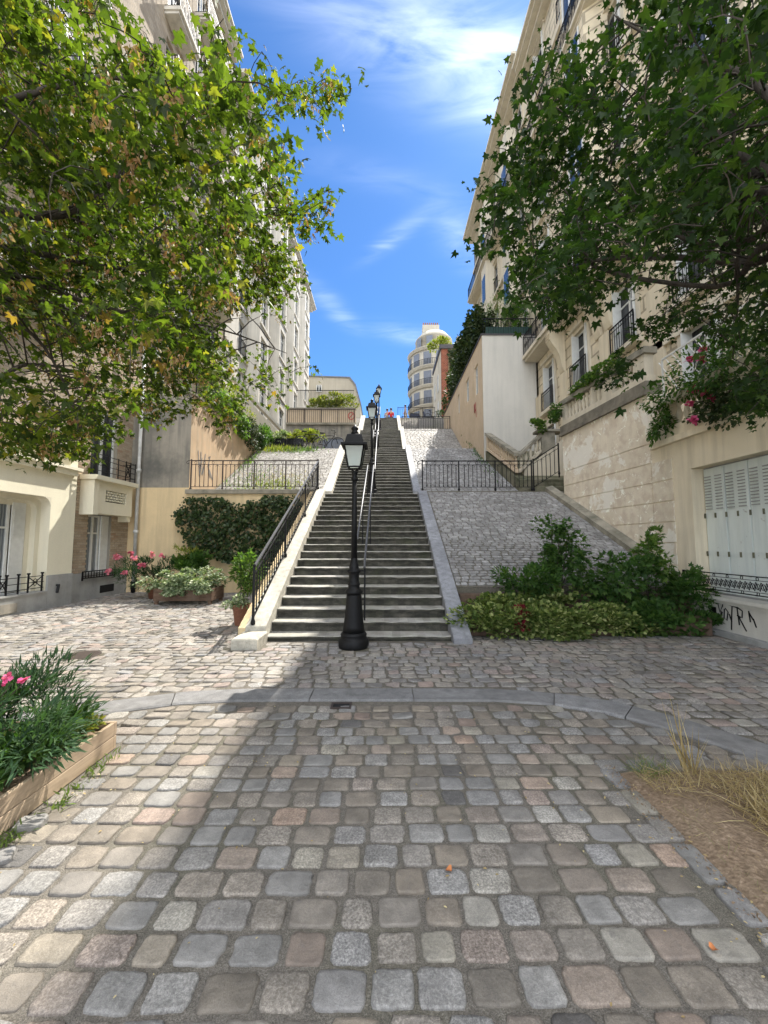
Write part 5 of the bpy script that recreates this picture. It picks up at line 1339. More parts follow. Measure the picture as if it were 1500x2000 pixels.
# far end: private steps with balustrade
ps = thing('entrance_steps', (5.6, 15, 3.3), 'mossy stone steps climbing right with a stone balustrade beside the second ramp', 'steps')
for k in range(3):
    mb = MB(); mb.bbox(4.95 + .22 * k, 5.95, 12.95 + .16 * k, 13.8, 3.2, 3.46 + .15 * k, .02); mb.build('step', M['mossy'], ps)
mb = MB(); mb.hexa([(5.05, 14.6, 3.0), (7.2, 14.6, 3.0), (7.2, 18.04, 3.0), (4.72, 18.04, 3.0)], [(5.05, 14.6, 3.95), (7.2, 14.6, 3.95), (7.2, 18.04, 5.85), (4.72, 18.04, 5.85)]); mb.build('stair_mass', M['mossy'], ps)
mb = MB(); mb.hexa([(5.4, 15.0, 3.9), (7.2, 15.0, 3.9), (7.2, 15.3, 3.9), (5.4, 15.3, 3.9)], [(5.4, 15.0, 4.4), (7.2, 15.0, 5.8), (7.2, 15.3, 5.8), (5.4, 15.3, 4.4)]); mb.build('stair_wall', M['lime2'], ps)
balustrade(ps, (4.78, 17.8, 5.85), (5.12, 14.95, 4.28), .1, .55, .14, .2, .2, piers=[(.1, .14)], mat=M['peach'])
balustrade(ps, (5.18, 14.95, 4.28), (6.2, 15.2, 5.2), .1, .5, .14, .2, .2, piers=[], mat=M['lime2'])
mb = MB(); mb.box(6.12, 6.65, 15.05, 15.4, 4.3, 5.9); mb.bbox(5.95, 7.1, 14.95, 15.5, 5.901, 6.0, .02); mb.build('end_pier', M['old_stone'], ps)

# ---- right: tall limestone building
rb = thing('apartment_building', (7.4, 8, 4), 'tall limestone apartment building with iron balconies and carved consoles behind the right tree', 'building')
WX = ('X', 7.2, -1)
fz = [4.6, 7.35, 10.3, 13.4, 16.5, 19.6, 22.7]; sc_ = [3.2, 5.9, 8.6, 11.25, 13.9, 16.6]
w4 = [(s, z, 1.05, 2.05) for z in fz for s in sc_ + [.5]]
wall('wall', WX, -3.0, 18.04, 4.0, 25.0, [(s - w / 2, s + w / 2, z, z + h) for s, z, w, h in w4], M['ashlar'], rb)
windows(rb, WX, w4, None, shutters=True, surround=M['lime2'])
for s in sc_: put(guard_mesh(1.15, .85, .16), 'window_guard', rb, pt(WX, s, 0, 7.35), (0, 0, arot(WX)))
for s in sc_: mb = MB(); abox(mb, WX, s - .72, s + .72, 0.0, .24, 7.2, 7.348); mb.build('window_sill', M['lime2'], rb)
mb = MB(); abox(mb, WX, -3, 17.9, .0, .10, 6.6, 6.8); mb.build('string_course', M['lime2'], rb)
for k, z in enumerate(fz[2:]):
    if k in (0, 3): balcony(rb, WX, -2.5, 17.9, z, .65, .95, M['lime2'], True)
    else:
        for s in sc_: put(guard_mesh(1.15, .9, .16), 'window_guard', rb, pt(WX, s, 0, z), (0, 0, arot(WX)))
        mb = MB(); abox(mb, WX, -3, 17.95, .0, .14, z - .3, z - .14); mb.build('string_course', M['lime2'], rb)
for s in (15.25, 12.6, 12.0, 9.95, 7.2, 4.6): mb = MB(); console(mb, WX, s, 8.35, .36, .62, 1.66); mb.build('balcony_console', M['lime'], rb)
for s in (15.25, 12.3, 9.95, 7.2, 4.6, 17.75): mb = MB(); abox(mb, WX, s - .26, s + .26, .001, .10, 4.0, 8.34); mb.build('pilaster', M['lime'], rb)
for s in (12.58, 7.25):   # canted oriels on the upper floors
    mb = MB(); bt = [(7.2, s - 1.15), (6.62, s - .75), (6.62, s + .75), (7.2, s + 1.15)]
    mb.hexa([(x, y, 10.6 + .0) for x, y in bt[::-1]], [(x, y, 24.6) for x, y in bt[::-1]])
    orl = mb.build('oriel', M['ashlar'], rb)
    for z in (11.0, 14.0, 17.2, 20.3, 23.2): 
        mb = MB(); mb.box(6.60, 6.616, s - .5, s + .5, z, z + 1.9); mb.build('pane', M['glass'], orl)
        mb = MB(); mb.box(6.57, 6.60, s - .03, s + .03, z, z + 1.9); mb.box(6.57, 6.60, s - .52, s - .46, z, z + 1.9); mb.box(6.57, 6.60, s + .46, s + .52, z, z + 1.9); mb.build('sash', M['white_paint'], orl)
cornice(rb, WX, -3, 18.1, 25.0, .75, .5, M['lime2'])
mb = MB(); mb.box(7.42, 12, -2.99, 18.03, 0, 24.9); mb.box(7.2, 7.42, 17.85, 18.05, 4.0, 25.0); mb.build('building_core', M['ashlar'], rb)
mb = MB(); mb.box(6.22, 7.19, -2, 12.0, 0.1, 3.9); mb.box(6.22, 7.19, 8.6, 12.0, 3.91, 5.0); mb.box(5.93, 6.218, -2, 8.5, 3.7, 3.9); mb.box(5.93, 6.218, 8.6, 12.0, 4.5, 5.0); mb.build('terrace_mass', M['beige'], rb)
mb = MB(); mb.hexa([(6.9, -3, 25.52), (12, -3, 25.52), (12, 18, 25.52), (6.9, 18, 25.52)], [(7.9, -3, 28.2), (11, -3, 28.2), (11, 18, 28.2), (7.9, 18, 28.2)]); mb.build('mansard_roof', M['zinc'], rb)

wh = thing('garden_house', (5.9, 22, 5.5), 'low house with blank off-white end wall and peach side wall, green terrace on top', 'house')
mb = MB(); mb.box(4.66, 7.19, 18.06, 18.3, 3, 11.44); mb.build('end_wall', M['white_wall'], wh)
HX = ('X', 4.65, -1)
w5 = [(19.3, 9.0, .7, 1.5), (21.4, 9.4, .8, 1.3), (24.0, 9.6, .6, 1.2)]
wall('side_wall', HX, 18.06, 30.0, 3.0, 11.44, [(s - w / 2, s + w / 2, z, z + h) for s, z, w, h in w5], M['peach'], wh, .15)
windows(wh, HX, w5, recess=.1)
mb = MB(); mb.box(4.85, 7.19, 18.31, 29.9, 3, 11.40); mb.build('house_core', M['peach'], wh)
mb = MB(); mb.box(4.60, 7.19, 18.0, 30, 11.441, 11.5); mb.build('roof_edge', M['dark_roof'], wh)
scrawl([[(0, 0), (.1, 1), (.3, .9), (.3, .4), (.5, .5), (.55, 1)], [(.45, 1), (.5, .4)], [(.05, .5), (.3, .5)]], HX, 19.4, 7.9, .8, .10, M['paint_red'], wh)
tf2 = thing('terrace_fence', (6, 18.2, 11.5), 'dark green screened fence along the roof terrace above the off-white wall', 'fence')
mb = MB(); mb.box(4.9, 7.15, 18.30, 18.33, 11.52, 12.0); mb.build('screen', M['parasol_green'], tf2)
mb = MB(); [mb.box(4.75 + i * .12, 4.765 + i * .12, 18.14, 18.155, 11.5, 12.3) for i in range(21)]; mb.box(4.7, 7.18, 18.13, 18.17, 12.3, 12.34); mb.build('bars', M['iron'], tf2)

r2 = thing('apartment_building', (7.6, 24, 11.5), 'second limestone building up the hill on the right with mansard roof edge against the sky', 'building')
VX = ('X', 7.35, -1)
fz2 = [11.9, 14.9, 17.9, 20.9, 23.6]; sc2 = [19.8, 22.2, 24.6, 27.0, 29.2]
w6 = [(s, z, 1.0, 2.0) for z in fz2 for s in sc2]
wall('wall', VX, 18.1, 30.4, 11.0, 26.0, [(s - w / 2, s + w / 2, z, z + h) for s, z, w, h in w6], M['lime'], r2)
windows(r2, VX, w6, .9, surround=M['lime2'])
for z in fz2[1:]:
    mb = MB(); abox(mb, VX, 18.1, 30.4, .0, .16, z - .3, z - .12); mb.build('string_course', M['lime2'], r2)
balcony(r2, VX, 18.4, 30.2, 20.9, .6, .95, M['lime2'], False)
for s in (21.0, 25.8):
    mb = MB(); bt = [(7.35, s - .9), (6.85, s - .6), (6.85, s + .6), (7.35, s + .9)]; mb.hexa([(x, y, 14.5) for x, y in bt[::-1]], [(x, y, 24.9) for x, y in bt[::-1]]); orl = mb.build('oriel', M['lime2'], r2)
    for z in (15, 18, 21.2): mb = MB(); mb.box(6.83, 6.846, s - .4, s + .4, z, z + 1.8); mb.build('pane', M['glass'], orl)
cornice(r2, VX, 18.1, 30.5, 26.0, .9, .45, M['lime2'])
mb = MB(); mb.box(7.56, 12, 18.11, 30.39, 8, 25.9); mb.box(7.35, 7.56, 30.2, 30.39, 8, 26.0); mb.build('building_core', M['lime'], r2)
mb = MB(); mb.hexa([(6.75, 18.1, 26.46), (12, 18.1, 26.46), (12, 30.4, 26.46), (6.75, 30.4, 26.46)], [(7.5, 18.1, 29.2), (11, 18.1, 29.2), (11, 30.4, 29.2), (7.5, 30.4, 29.2)]); mb.build('mansard_roof', M['zinc'], r2)

# ---- hilltop: brick house, round-cornered building
bh = thing('brick_house', (6.3, 36, 12.3), 'narrow house at the top of the hill with red brick and rubble end wall', 'house')
mb = MB(); mb.box(5.42, 6.05, 36.0, 36.3, 12.2, 19.9); mb.build('brick_pier', M['red_brick_far'], bh)
mb = MB(); mb.box(6.051, 9, 36.02, 36.3, 12.2, 19.9); mb.build('rubble_wall', M['rubble'], bh)
mb = MB(); mb.box(5.40, 9, 36.301, 42, 12.2, 19.9); mb.build('side_wall', M['lime2'], bh)
mb = MB(); mb.box(5.3, 9, 35.9, 42, 19.901, 20.3); mb.build('roof', M['dark_roof'], bh)
windows(bh, ('X', 5.36, -1), [(38, 16.5, .8, 1.6), (40.4, 16.5, .8, 1.6), (38, 13.6, .8, 1.8), (40.4, 13.6, .8, 1.8)], recess=0)
rd = thing('corner_building', (6.2, 50, 12.3), 'pale round-cornered building with curved balconies at the top of the stairs', 'building')
mb = MB(); cc = (6.6, 50.5, 0); mb.lathe(cc, [(3.2, 12), (3.2, 26.2)], 32); mb.build('wall', M['far_cream'], rd, True)
for z in (16.2, 18.6, 21.1, 23.6, 26.0):
    mb = MB(); mb.lathe((cc[0], cc[1], z), [(3.2, -.35), (3.35, -.3), (3.5, 0), (3.5, .08), (3.2, .081)], 32, cap=False); mb.build('cornice', M['far_cream'], rd)
    if z < 26:
        mb = MB(); mb.lathe((cc[0], cc[1], z), [(3.44, .8), (3.44, .84), (3.42, .84), (3.42, .8)], 32, cap=False)
        for i in range(60):
            a = -math.pi * i / 60 * 1.15 - .0; x, y = cc[0] + 3.43 * math.cos(a), cc[1] + 3.43 * math.sin(a); mb.box(x - .02, x + .02, y - .02, y + .02, z + .08, z + .82)
        mb.build('balcony_railing', M['iron'], rd)
        for a in (-2.95, -2.45, -1.95, -1.45):
            mb = MB(); x, y = cc[0] + 3.22 * math.cos(a), cc[1] + 3.22 * math.sin(a); tx, ty = -math.sin(a), math.cos(a)
            w_ = .5; mb.face([(x - tx * w_, y - ty * w_, z + .1), (x + tx * w_, y + ty * w_, z + .1), (x + tx * w_, y + ty * w_, z + 1.85), (x - tx * w_, y - ty * w_, z + 1.85)]); mb.build('window', M['zinc'], rd)
mb = MB(); mb.lathe(cc, [(2.6, 26.1), (2.35, 28.0), (2.45, 28.05), (2.4, 28.2), (1.7, 29.0), (0, 29.05)], 32); mb.build('attic', M['far_cream'], rd, True)
for a in (-2.5, -1.9):
    mb = MB(); x, y = cc[0] + 2.62 * math.cos(a), cc[1] + 2.62 * math.sin(a); tx, ty = -math.sin(a), math.cos(a); w_ = .4
    mb.face([(x - tx * w_, y - ty * w_, 26.6), (x + tx * w_, y + ty * w_, 26.6), (x + tx * w_, y + ty * w_, 27.8), (x - tx * w_, y - ty * w_, 27.8)]); mb.build('window', M['zinc'], rd)
mb = MB(); mb.box(5.1, 7.3, 50, 51, 28.0, 30.3); mb.build('chimney_stack', M['far_cream'], rd)
mb = MB(); [mb.lathe((5.25 + i * .27, 50.5, 30.3), [(.10, 0), (.08, .55)], 8) for i in range(8)]; mb.build('chimney_pot', M['terracotta'], rd)
mb = MB(); mb.box(8.5, 14, 44, 60, 12, 25.5); mb.build('rear_wing', M['far_cream'], rd)

# ------------------------------------------------------------------ iron railings
def iron_railing(name, label, p0, p1, posts, h=.96, group=None, mat=M['iron'], scroll=None, rings=True, spacing=.135, shiny=False):
    """p0, p1 feet of the end posts; verticals stay upright, rails follow the slope"""
    p0, p1 = Vector(p0), Vector(p1); root = thing(name, tuple(p0), label, 'railing', group)
    d = p1 - p0
    def bar_(z, w, nm, m=mat):
        mb = MB(); mb.bar(p0 + Vector((0, 0, z)), p1 + Vector((0, 0, z)), w, w * .7); return mb.build(nm, m, root)
    bar_(h, .042, 'handrail', M['steel'] if shiny else mat); bar_(h - .13, .022, 'upper_rail'); bar_(.09, .024, 'lower_rail')
    k = posts - 1
    for i in range(posts):
        q = p0 + d * (i / k); mb = MB(); mb.box(q.x - .018, q.x + .018, q.y - .018, q.y + .018, q.z - .12, q.z + h); mb.lathe((q.x, q.y, q.z - .02), [(.038, 0), (.038, .05), (.022, .09)], 8)
        if i in (0, posts - 1): mb.lathe((q.x, q.y, q.z + h), [(.022, 0), (.03, .02), (.018, .045), (0.001, .05)], 8)
        mb.build('post', mat, root)
    n = int(math.hypot(d.x, d.y) / spacing); L = math.hypot(d.x, d.y); mesh = None
    u = Vector((d.x / L, d.y / L, 0)); sl = d.z / L
    mb = MB(); mb.box(-.0085, .0085, -.0085, .0085, .09, h - .13); mb.lathe((0, 0, .115), [(.014, 0), (.02, .02), (.014, .04)], 6)
    bm_ = bpy.data.meshes.new('baluster'); bm_.from_pydata(mb.v, [], mb.f); bm_.materials.append(mat); bm_.update()
    rg = MB()
    for i in range(1, n):
        a = L * i / n; q = p0 + u * a; z = p0.z + sl * a
        if any(abs(a - L * j / k) < .05 for j in range(posts)): continue
        put(bm_, 'baluster', root, (q.x, q.y, z))
        if rings and i % 2:
            zz = z + h - .066; rg.tube([(q.x + u.x * .035 * math.cos(t), q.y + u.y * .035 * math.cos(t), zz + sl * .035 * math.cos(t) + .05 * math.sin(t)) for t in [j * math.pi / 4 for j in range(8)]], .007, 4, closed=True)
        elif rings:
            rg.tube([(q.x - u.x * .06, q.y - u.y * .06, z - sl * .06 + h - .20), (q.x, q.y, z + h - .135), (q.x + u.x * .06, q.y + u.y * .06, z + sl * .06 + h - .20)], .006, 4)
    if rg.f: rg.build('ring_ornament', mat, root)
    if scroll:
        sgn = scroll; q = p0 if sgn < 0 else p1; mb = MB()
        mb.tube([(q.x + sgn * x, q.y, q.z + h + z) for x, z in ((0, 0), (.08, .005), (.14, -.02), (.16, -.07), (.13, -.11), (.09, -.10), (.08, -.07))], .011, 6); mb.build('scroll', mat, root)
    return root
iron_railing('stair_railing', 'black iron railing sloping up the left side of the lowest stair flight', (-2.16, 6.62, pz(6.62) + .16), (-2.16, 12.80, pz(12.8) + .16), 4, .92, shiny=True, spacing=.15)
iron_railing('terrace_guard', 'level rusty iron railing along the left terrace above the ivy wall', (-6.36, 12.86, 3.345), (-2.20, 12.86, 3.345), 5, .96, mat=M['rust_iron'], scroll=-1, spacing=.14)
iron_railing('terrace_guard', 'level black iron railing across the top of the right paved ramp', (1.27, 12.90, 3.34), (4.88, 12.90, 3.34), 4, .96, scroll=-1, spacing=.135)
iron_railing('terrace_guard', 'short black iron railing rising to the right over the mossy steps', (4.95, 12.92, 3.34), (5.86, 13.05, 3.90), 2, 1.0, spacing=.135)
iron_railing('terrace_guard', 'thin black railing crossing the upper right ramp near the hilltop', (1.25, 27.0, 9.44), (4.6, 27.0, 9.44), 4, .96, rings=False, spacing=.16)
iron_railing('wall_top_railing', 'dark railing overgrown with creeper on top of the orange garden wall', (-6.55, 13.4, 6.68), (-6.55, 20.2, 6.68), 6, .95, rings=False, spacing=.17)
iron_railing('hilltop_guard', 'small black railing on the stair crest by the standing walker', (1.2, 33.4, 12.3), (4.4, 33.4, 12.3), 4, 1.0, rings=False, spacing=.2)

def handrails(label, ya, yb, first=False):
    root = thing('centre_handrail', (-.43, ya, pz(ya)), label, 'handrail', None)
    za, zb = pz(ya) + .06, pz(yb) + .06
    for k, x in enumerate((-.34, -.53)):
        a = ya + (1.0 if (first and k) else 0); z0 = pz(a) + .06
        mb = MB(); mb.tube([(x, a - .10, z0 + .80), (x, a, z0 + .90), (x, yb, zb + .90), (x, yb + .25, zb + .93)], .021, 8); mb.build('rail', M['steel'], root, True)
    L = yb - ya; n = max(2, int(L / 1.9))
    for i in range(n + 1):
        y = ya + .05 + (L - .1) * i / n; z = pz(y) + .06; mb = MB()
        for x in (-.34, -.53): mb.box(x - .014, x + .014, y - .014, y + .014, z - .3, z + .89)
        mb.box(-.526, -.344, y - .010, y + .010, z + .70, z + .72); mb.box(-.526, -.344, y - .010, y + .010, z + .2, z + .22)
        mb.build('post', M['iron'], root)
handrails('pair of grey metal handrails down the middle of the lowest flight', 7.0, 12.7, True)
handrails('pair of grey metal handrails down the middle of the second flight', 14.4, 19.9)
handrails('pair of grey metal handrails down the middle of the third flight', 22.0, 26.5)
handrails('pair of grey metal handrails down the middle of the topmost flight', 28.3, 33.0)

# ------------------------------------------------------------------ lamp posts
def lamp_post(loc, label):
    t = thing('lamp_post', loc, label, 'street lamp', 'street lamps up the middle of the stairs'); x, y, z = loc
    mb = MB(); mb.lathe(loc, [(.232, -.02), (.236, .03), (.236, .10), (.222, .125), (.200, .135), (.198, .175), (.206, .19), (.188, .215), (.176, .225)], 28); mb.build('base', M['iron'], t, True)
    mb = MB(); mb.lathe(loc, [(.172, .226), (.158, .32), (.142, .46), (.128, .62), (.120, .76), (.117, .80)], 28); mb.build('pedestal', M['iron'], t, True)
    mb = MB(); mb.lathe(loc, [(.120, .801), (.138, .82), (.142, .84), (.128, .865), (.095, .89), (.088, .93), (.098, .945), (.098, .965), (.082, .985), (.078, 1.05), (.084, 1.10), (.088, 1.13), (.112, 1.145), (.116, 1.16), (.106, 1.175), (.076, 1.19), (.074, 1.25), (.056, 1.31), (.050, 1.36)], 24); mb.build('collar', M['iron'], t, True)
    mb = MB(); mb.lathe(loc, [(.049, 1.361), (.044, 2.0), (.038, 2.58)], 16); mb.build('shaft', M['iron'], t, True)
    mb = MB(); mb.lathe(loc, [(.040, 2.581), (.055, 2.60), (.055, 2.62), (.040, 2.64), (.042, 2.70), (.060, 2.72), (.030, 2.745)], 16); mb.build('capital', M['iron'], t, True)
    # lantern: four-sided, wider at the top
    b, tp, zb, zt = .098, .152, 2.80, 3.135
    mb = MB(); cs = [(-1, -1), (1, -1), (1, 1), (-1, 1)]
    B = [(x + sx_ * b, y + sy * b, z + zb) for sx_, sy in cs]; T = [(x + sx_ * tp, y + sy * tp, z + zt) for sx_, sy in cs]
    for i in range(4):
        mb.bar(B[i], T[i], .020); mb.bar(B[i], B[(i + 1) % 4], .022); mb.bar(T[i], T[(i + 1) % 4], .022)
        mb.bar(B[i], (x, y, z + 2.73), .014)
    lan = mb.build('lantern', M['iron'], t)
    for i in range(4):
        j = (i + 1) % 4; mb = MB(); mb.face([B[i], B[j], T[j], T[i]]); mb.build('pane', M['pane'], lan)
    mb = MB(); mb.lathe((x, y, z), [(.03, 2.83), (.055, 2.86), (.065, 2.93), (.055, 2.99), (.02, 3.02)], 12); mb.build('lamp_globe', M['bulb'], lan, True)
    mb = MB(); e = .205
    s2 = math.sqrt(2)
    mb.lathe((x, y, z), [(e * s2, 3.136), (e * s2, 3.165), (.150 * s2, 3.18), (.115 * s2, 3.315), (.100 * s2, 3.325), (.05, 3.335)], 4, a0=math.pi / 4); mb.build('roof', M['iron'], t)
    mb = MB(); mb.lathe((x, y, z), [(.055, 3.336), (.065, 3.36), (.05, 3.385), (.04, 3.40), (.055, 3.42), (.06, 3.44), (.03, 3.47), (.012, 3.50)], 12); mb.build('finial', M['iron'], t, True)
    return t
l0 = lamp_post((-.47, 6.24, 0), 'nearest black lamp post, standing on the paving at the foot of the stairs')
for loc, lb_ in (((-.43, 13.75, 3.23), 'second black lamp post, on the first landing of the stairs'), ((-.40, 21.0, 6.47), 'third black lamp post up the stairs, on the second landing'), ((-.36, 27.4, 9.41), 'farthest black lamp post near the top of the stairs')):
    copy_tree(l0, loc, lb_)

# ------------------------------------------------------------------ trees
limbs_r = [([at(1470, 330, 3.0), at(1400, 262, 3.3), at(1330, 222, 3.5), at(1250, 214, 3.7), at(1180, 200, 3.9)], .05),
           ([at(1480, 512, 3.3), at(1330, 503, 3.8), at(1200, 505, 4.2), at(1130, 520, 4.5), at(1080, 575, 4.8), at(1040, 590, 5.0)], .045),
           ([at(1460, 470, 3.1), at(1345, 470, 3.5), at(1240, 402, 3.8), at(1150, 330, 4.0)], .035),
           ([at(1400, 560, 3.6), at(1160, 520, 4.4), at(1150, 440, 4.5), at(1080, 345, 4.7), at(1020, 300, 4.8)], .03),
           ([at(1450, 400, 2.9), at(1440, 600, 3.4), at(1430, 700, 3.7), at(1400, 780, 3.9)], .028),
           ([at(1460, 150, 2.6), at(1380, 120, 2.8), at(1250, 60, 3.0), at(1200, 30, 3.1)], .035),
           ([at(1300, 260, 3.3), at(1100, 215, 3.9), at(1010, 190, 4.1)], .022)]
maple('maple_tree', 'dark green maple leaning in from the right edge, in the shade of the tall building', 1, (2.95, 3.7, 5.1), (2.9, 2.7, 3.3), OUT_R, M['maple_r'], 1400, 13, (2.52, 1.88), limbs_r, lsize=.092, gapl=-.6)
limbs_l = [([at(-30, 270, 3.0), at(60, 310, 3.3), at(140, 380, 3.6), at(300, 300, 3.9)], .05),
           ([at(-20, 585, 3.2), at(50, 583, 3.6), at(135, 605, 3.9), at(230, 640, 4.2), at(350, 620, 4.5)], .04),
           ([at(-20, 740, 3.1), at(40, 715, 3.4), at(100, 714, 3.7), at(200, 740, 4.0)], .032),
           ([at(120, 420, 3.2), at(250, 330, 3.6), at(320, 300, 3.8), at(350, 312, 3.9), at(440, 420, 4.3), at(465, 470, 4.5)], .04),
           ([at(200, 150, 2.8), at(330, 180, 3.1), at(395, 90, 3.2), at(400, 200, 3.4), at(520, 170, 3.6), at(610, 170, 3.7)], .03),
           ([at(100, 500, 3.2), at(300, 520, 3.9), at(480, 430, 4.4), at(590, 420, 4.7)], .032),
           ([at(60, 650, 3.3), at(130, 760, 3.6), at(160, 860, 3.7)], .02),
           ([at(200, 600, 3.6), at(420, 640, 4.4), at(560, 690, 4.9)], .028)]
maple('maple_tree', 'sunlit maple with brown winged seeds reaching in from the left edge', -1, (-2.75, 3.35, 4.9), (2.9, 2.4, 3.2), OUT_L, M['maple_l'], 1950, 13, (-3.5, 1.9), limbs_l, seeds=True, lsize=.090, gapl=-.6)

# ------------------------------------------------------------------ planters and plants
def boards_box(t, x0, x1, y0, y1, z0, z1, n, mat, th=.028, name='board', rot=0):
    hh = (z1 - z0) / n
    for i in range(n):
        a, b = z0 + hh * i + .003, z0 + hh * (i + 1) - .003
        for args in ((x0, x1, y0, y0 + th), (x0, x1, y1 - th, y1), (x0, x0 + th, y0 + th + .002, y1 - th - .002), (x1 - th, x1, y0 + th + .002, y1 - th - .002)):
            mb = MB(); mb.bbox(*args, a, b, .004); mb.build(name, mat, t)
bx = thing('planter_box', (-2.9, 2.0, 0), 'long low planter box of pale boards at the lower left corner', 'planter')
boards_box(bx, -3.75, -2.10, .55, 3.22, .0, .205, 2, M['wood'])
mb = MB(); mb.box(-3.71, -2.14, .6, 3.18, .02, .15); mb.build('earth', M['soil'], bx)
ol = thing('oleander_bush', (-2.75, 2.6, .15), 'dark leafed oleander with a few crimson flowers in the pale board planter', 'shrub')
bush('foliage', ol, (-2.62, 2.62, .40), (.58, .62, .32), 5200, .085, T_LANCE, M['oleander'], 26, up=.45)
bush('low_foliage', ol, (-2.40, 2.85, .27), (.30, .40, .15), 1000, .05, T_OVAL, M['yellow_shrub'], 9, up=.5)
bush('edge_foliage', ol, (-2.34, 2.45, .26), (.20, .70, .16), 1300, .07, T_OVAL, M['shrub'], 16, up=.6)
bush('back_foliage', ol, (-2.95, 3.0, .40), (.5, .22, .20), 500, .07, T_OVAL, M['shrub'], 9, up=.8)
stems(ol, (-2.7, 2.6, .15), [(-2.7 + rnd.uniform(-.4, .45), 2.6 + rnd.uniform(-.4, .45), rnd.uniform(.55, .75)) for _ in range(16)], .006)
flowers(ol, [at(20, 1322, 2.6), at(48, 1328, 2.7), at(8, 1330, 2.5)], .05, M['rose'])
bb_ = thing('clover_bush', (-2.5, 1.4, .15), 'low green plants at the near end of the pale board planter', 'shrub')
bush('foliage', bb_, (-2.80, 1.5, .30), (.62, .85, .26), 2600, .09, T_LANCE, M['oleander'], 16, up=.7)

def wood_planter(t, x0, x1, y0, y1, z0, z1):
    boards_box(t, x0, x1, y0, y1, z0, z1, 3, M['wood_dark'])
    for sx_, sy in ((x0 + .06, y0 + .06), (x1 - .06, y0 + .06), (x0 + .06, y1 - .06), (x1 - .06, y1 - .06)):
        mb = MB(); mb.box(sx_ - .04, sx_ + .04, sy - .04, sy + .04, 0, z0 - .002); mb.build('leg', M['wood_dark'], t)
p1 = thing('planter_box', (-5.2, 10.6, 0), 'brown wooden planter on short legs hidden under silvery ivy, left of the stairs', 'planter')
wood_planter(p1, -5.95, -4.45, 10.3, 11.1, .10, .42)
iv = thing('ivy_plant', (-5.2, 10.7, .4), 'silvery variegated ivy mounding over the brown wooden planter', 'ivy')
bush('hanging_foliage', iv, (-5.25, 10.2, .40), (.85, .10, .20), 900, .07, T_IVY, M['ivy_var'], 16, down=.8, up=0, spread=.25, floor=.06)
bush('foliage', iv, (-5.22, 10.65, .56), (1.0, .62, .40), 4200, .072, T_IVY, M['ivy_var'], 30, up=-.1, down=.4, spread=.28, floor=.08)
po = thing('plant_pot', (-6.9, 11.5, 0), 'dark pot below the pink oleander by the brick wall', 'pot')
mb = MB(); mb.lathe((-6.6, 11.6, 0), [(.2, 0), (.26, .35), (.29, .38), (.27, .40)], 16); mb.build('pot_body', M['terracotta'], po, True)
o2 = thing('oleander_bush', (-6.9, 11.5, .4), 'oleander with pale pink flower heads in front of the drainpipe', 'shrub')
bush('foliage', o2, (-6.75, 11.5, .72), (.85, .5, .50), 1900, .14, T_LANCE, M['oleander'], 20, up=.9)
flowers(o2, [at(255, 1080, 11.3), at(228, 1087, 11.2), at(262, 1090, 11.2), at(297, 1082, 11.3), at(318, 1086, 11.4), at(275, 1105, 11.2), at(245, 1120, 11.0), at(213, 1117, 11.0), at(285, 1104, 11.3), at(232, 1089, 11.3)], .15, M['pink'], k=12)
stems(o2, (-6.6, 11.6, .4), [(-6.75 + rnd.uniform(-.7, .6), 11.5, rnd.uniform(.9, 1.25)) for _ in range(12)], .008)
o3 = thing('leafy_shrub', (-5.8, 11.8, 0), 'yellow-tipped glossy shrub behind the ivy covered planter', 'shrub')
bush('foliage', o3, (-5.75, 11.75, 1.0), (.55, .4, .42), 900, .15, T_OVAL, M['shrub'], 14, up=.9); bush('new_leaves', o3, (-5.72, 11.7, 1.28), (.55, .3, .17), 160, .16, T_LANCE, M['yellow_shrub'], 8, up=1.2)
stems(o3, (-5.75, 11.8, 0), [(-5.75 + rnd.uniform(-.4, .4), 11.75, 1.1) for _ in range(8)], .012)
pp = thing('plant_pot', (-2.78, 7.85, 0), 'terracotta pot beside the foot of the stair railing', 'pot')
mb = MB(); mb.lathe((-2.78, 7.85, 0), [(.13, 0), (.17, .30), (.19, .33), (.19, .40), (.165, .40), (.155, .36)], 18, cap=False); mb.lathe((-2.78, 7.85, .34), [(.15, 0), (.001, .005)], 18, cap=False); mb.build('pot_body', M['terracotta'], pp, True)
o4 = thing('potted_shrub', (-2.78, 7.85, .4), 'tall light green shrub growing in the terracotta pot by the railing', 'shrub')
bush('foliage', o4, (-2.70, 7.85, .95), (.26, .26, .55), 900, .085, T_OVAL, M['shrub_pale'], 18, up=.2); bush('low_foliage', o4, (-2.78, 7.8, .42), (.33, .28, .16), 420, .07, T_OVAL, M['ivy_var'], 10, up=.1, down=.2)
stems(o4, (-2.78, 7.85, .38), [(-2.7 + rnd.uniform(-.2, .2), 7.85, rnd.uniform(1.0, 1.45)) for _ in range(7)], .008)

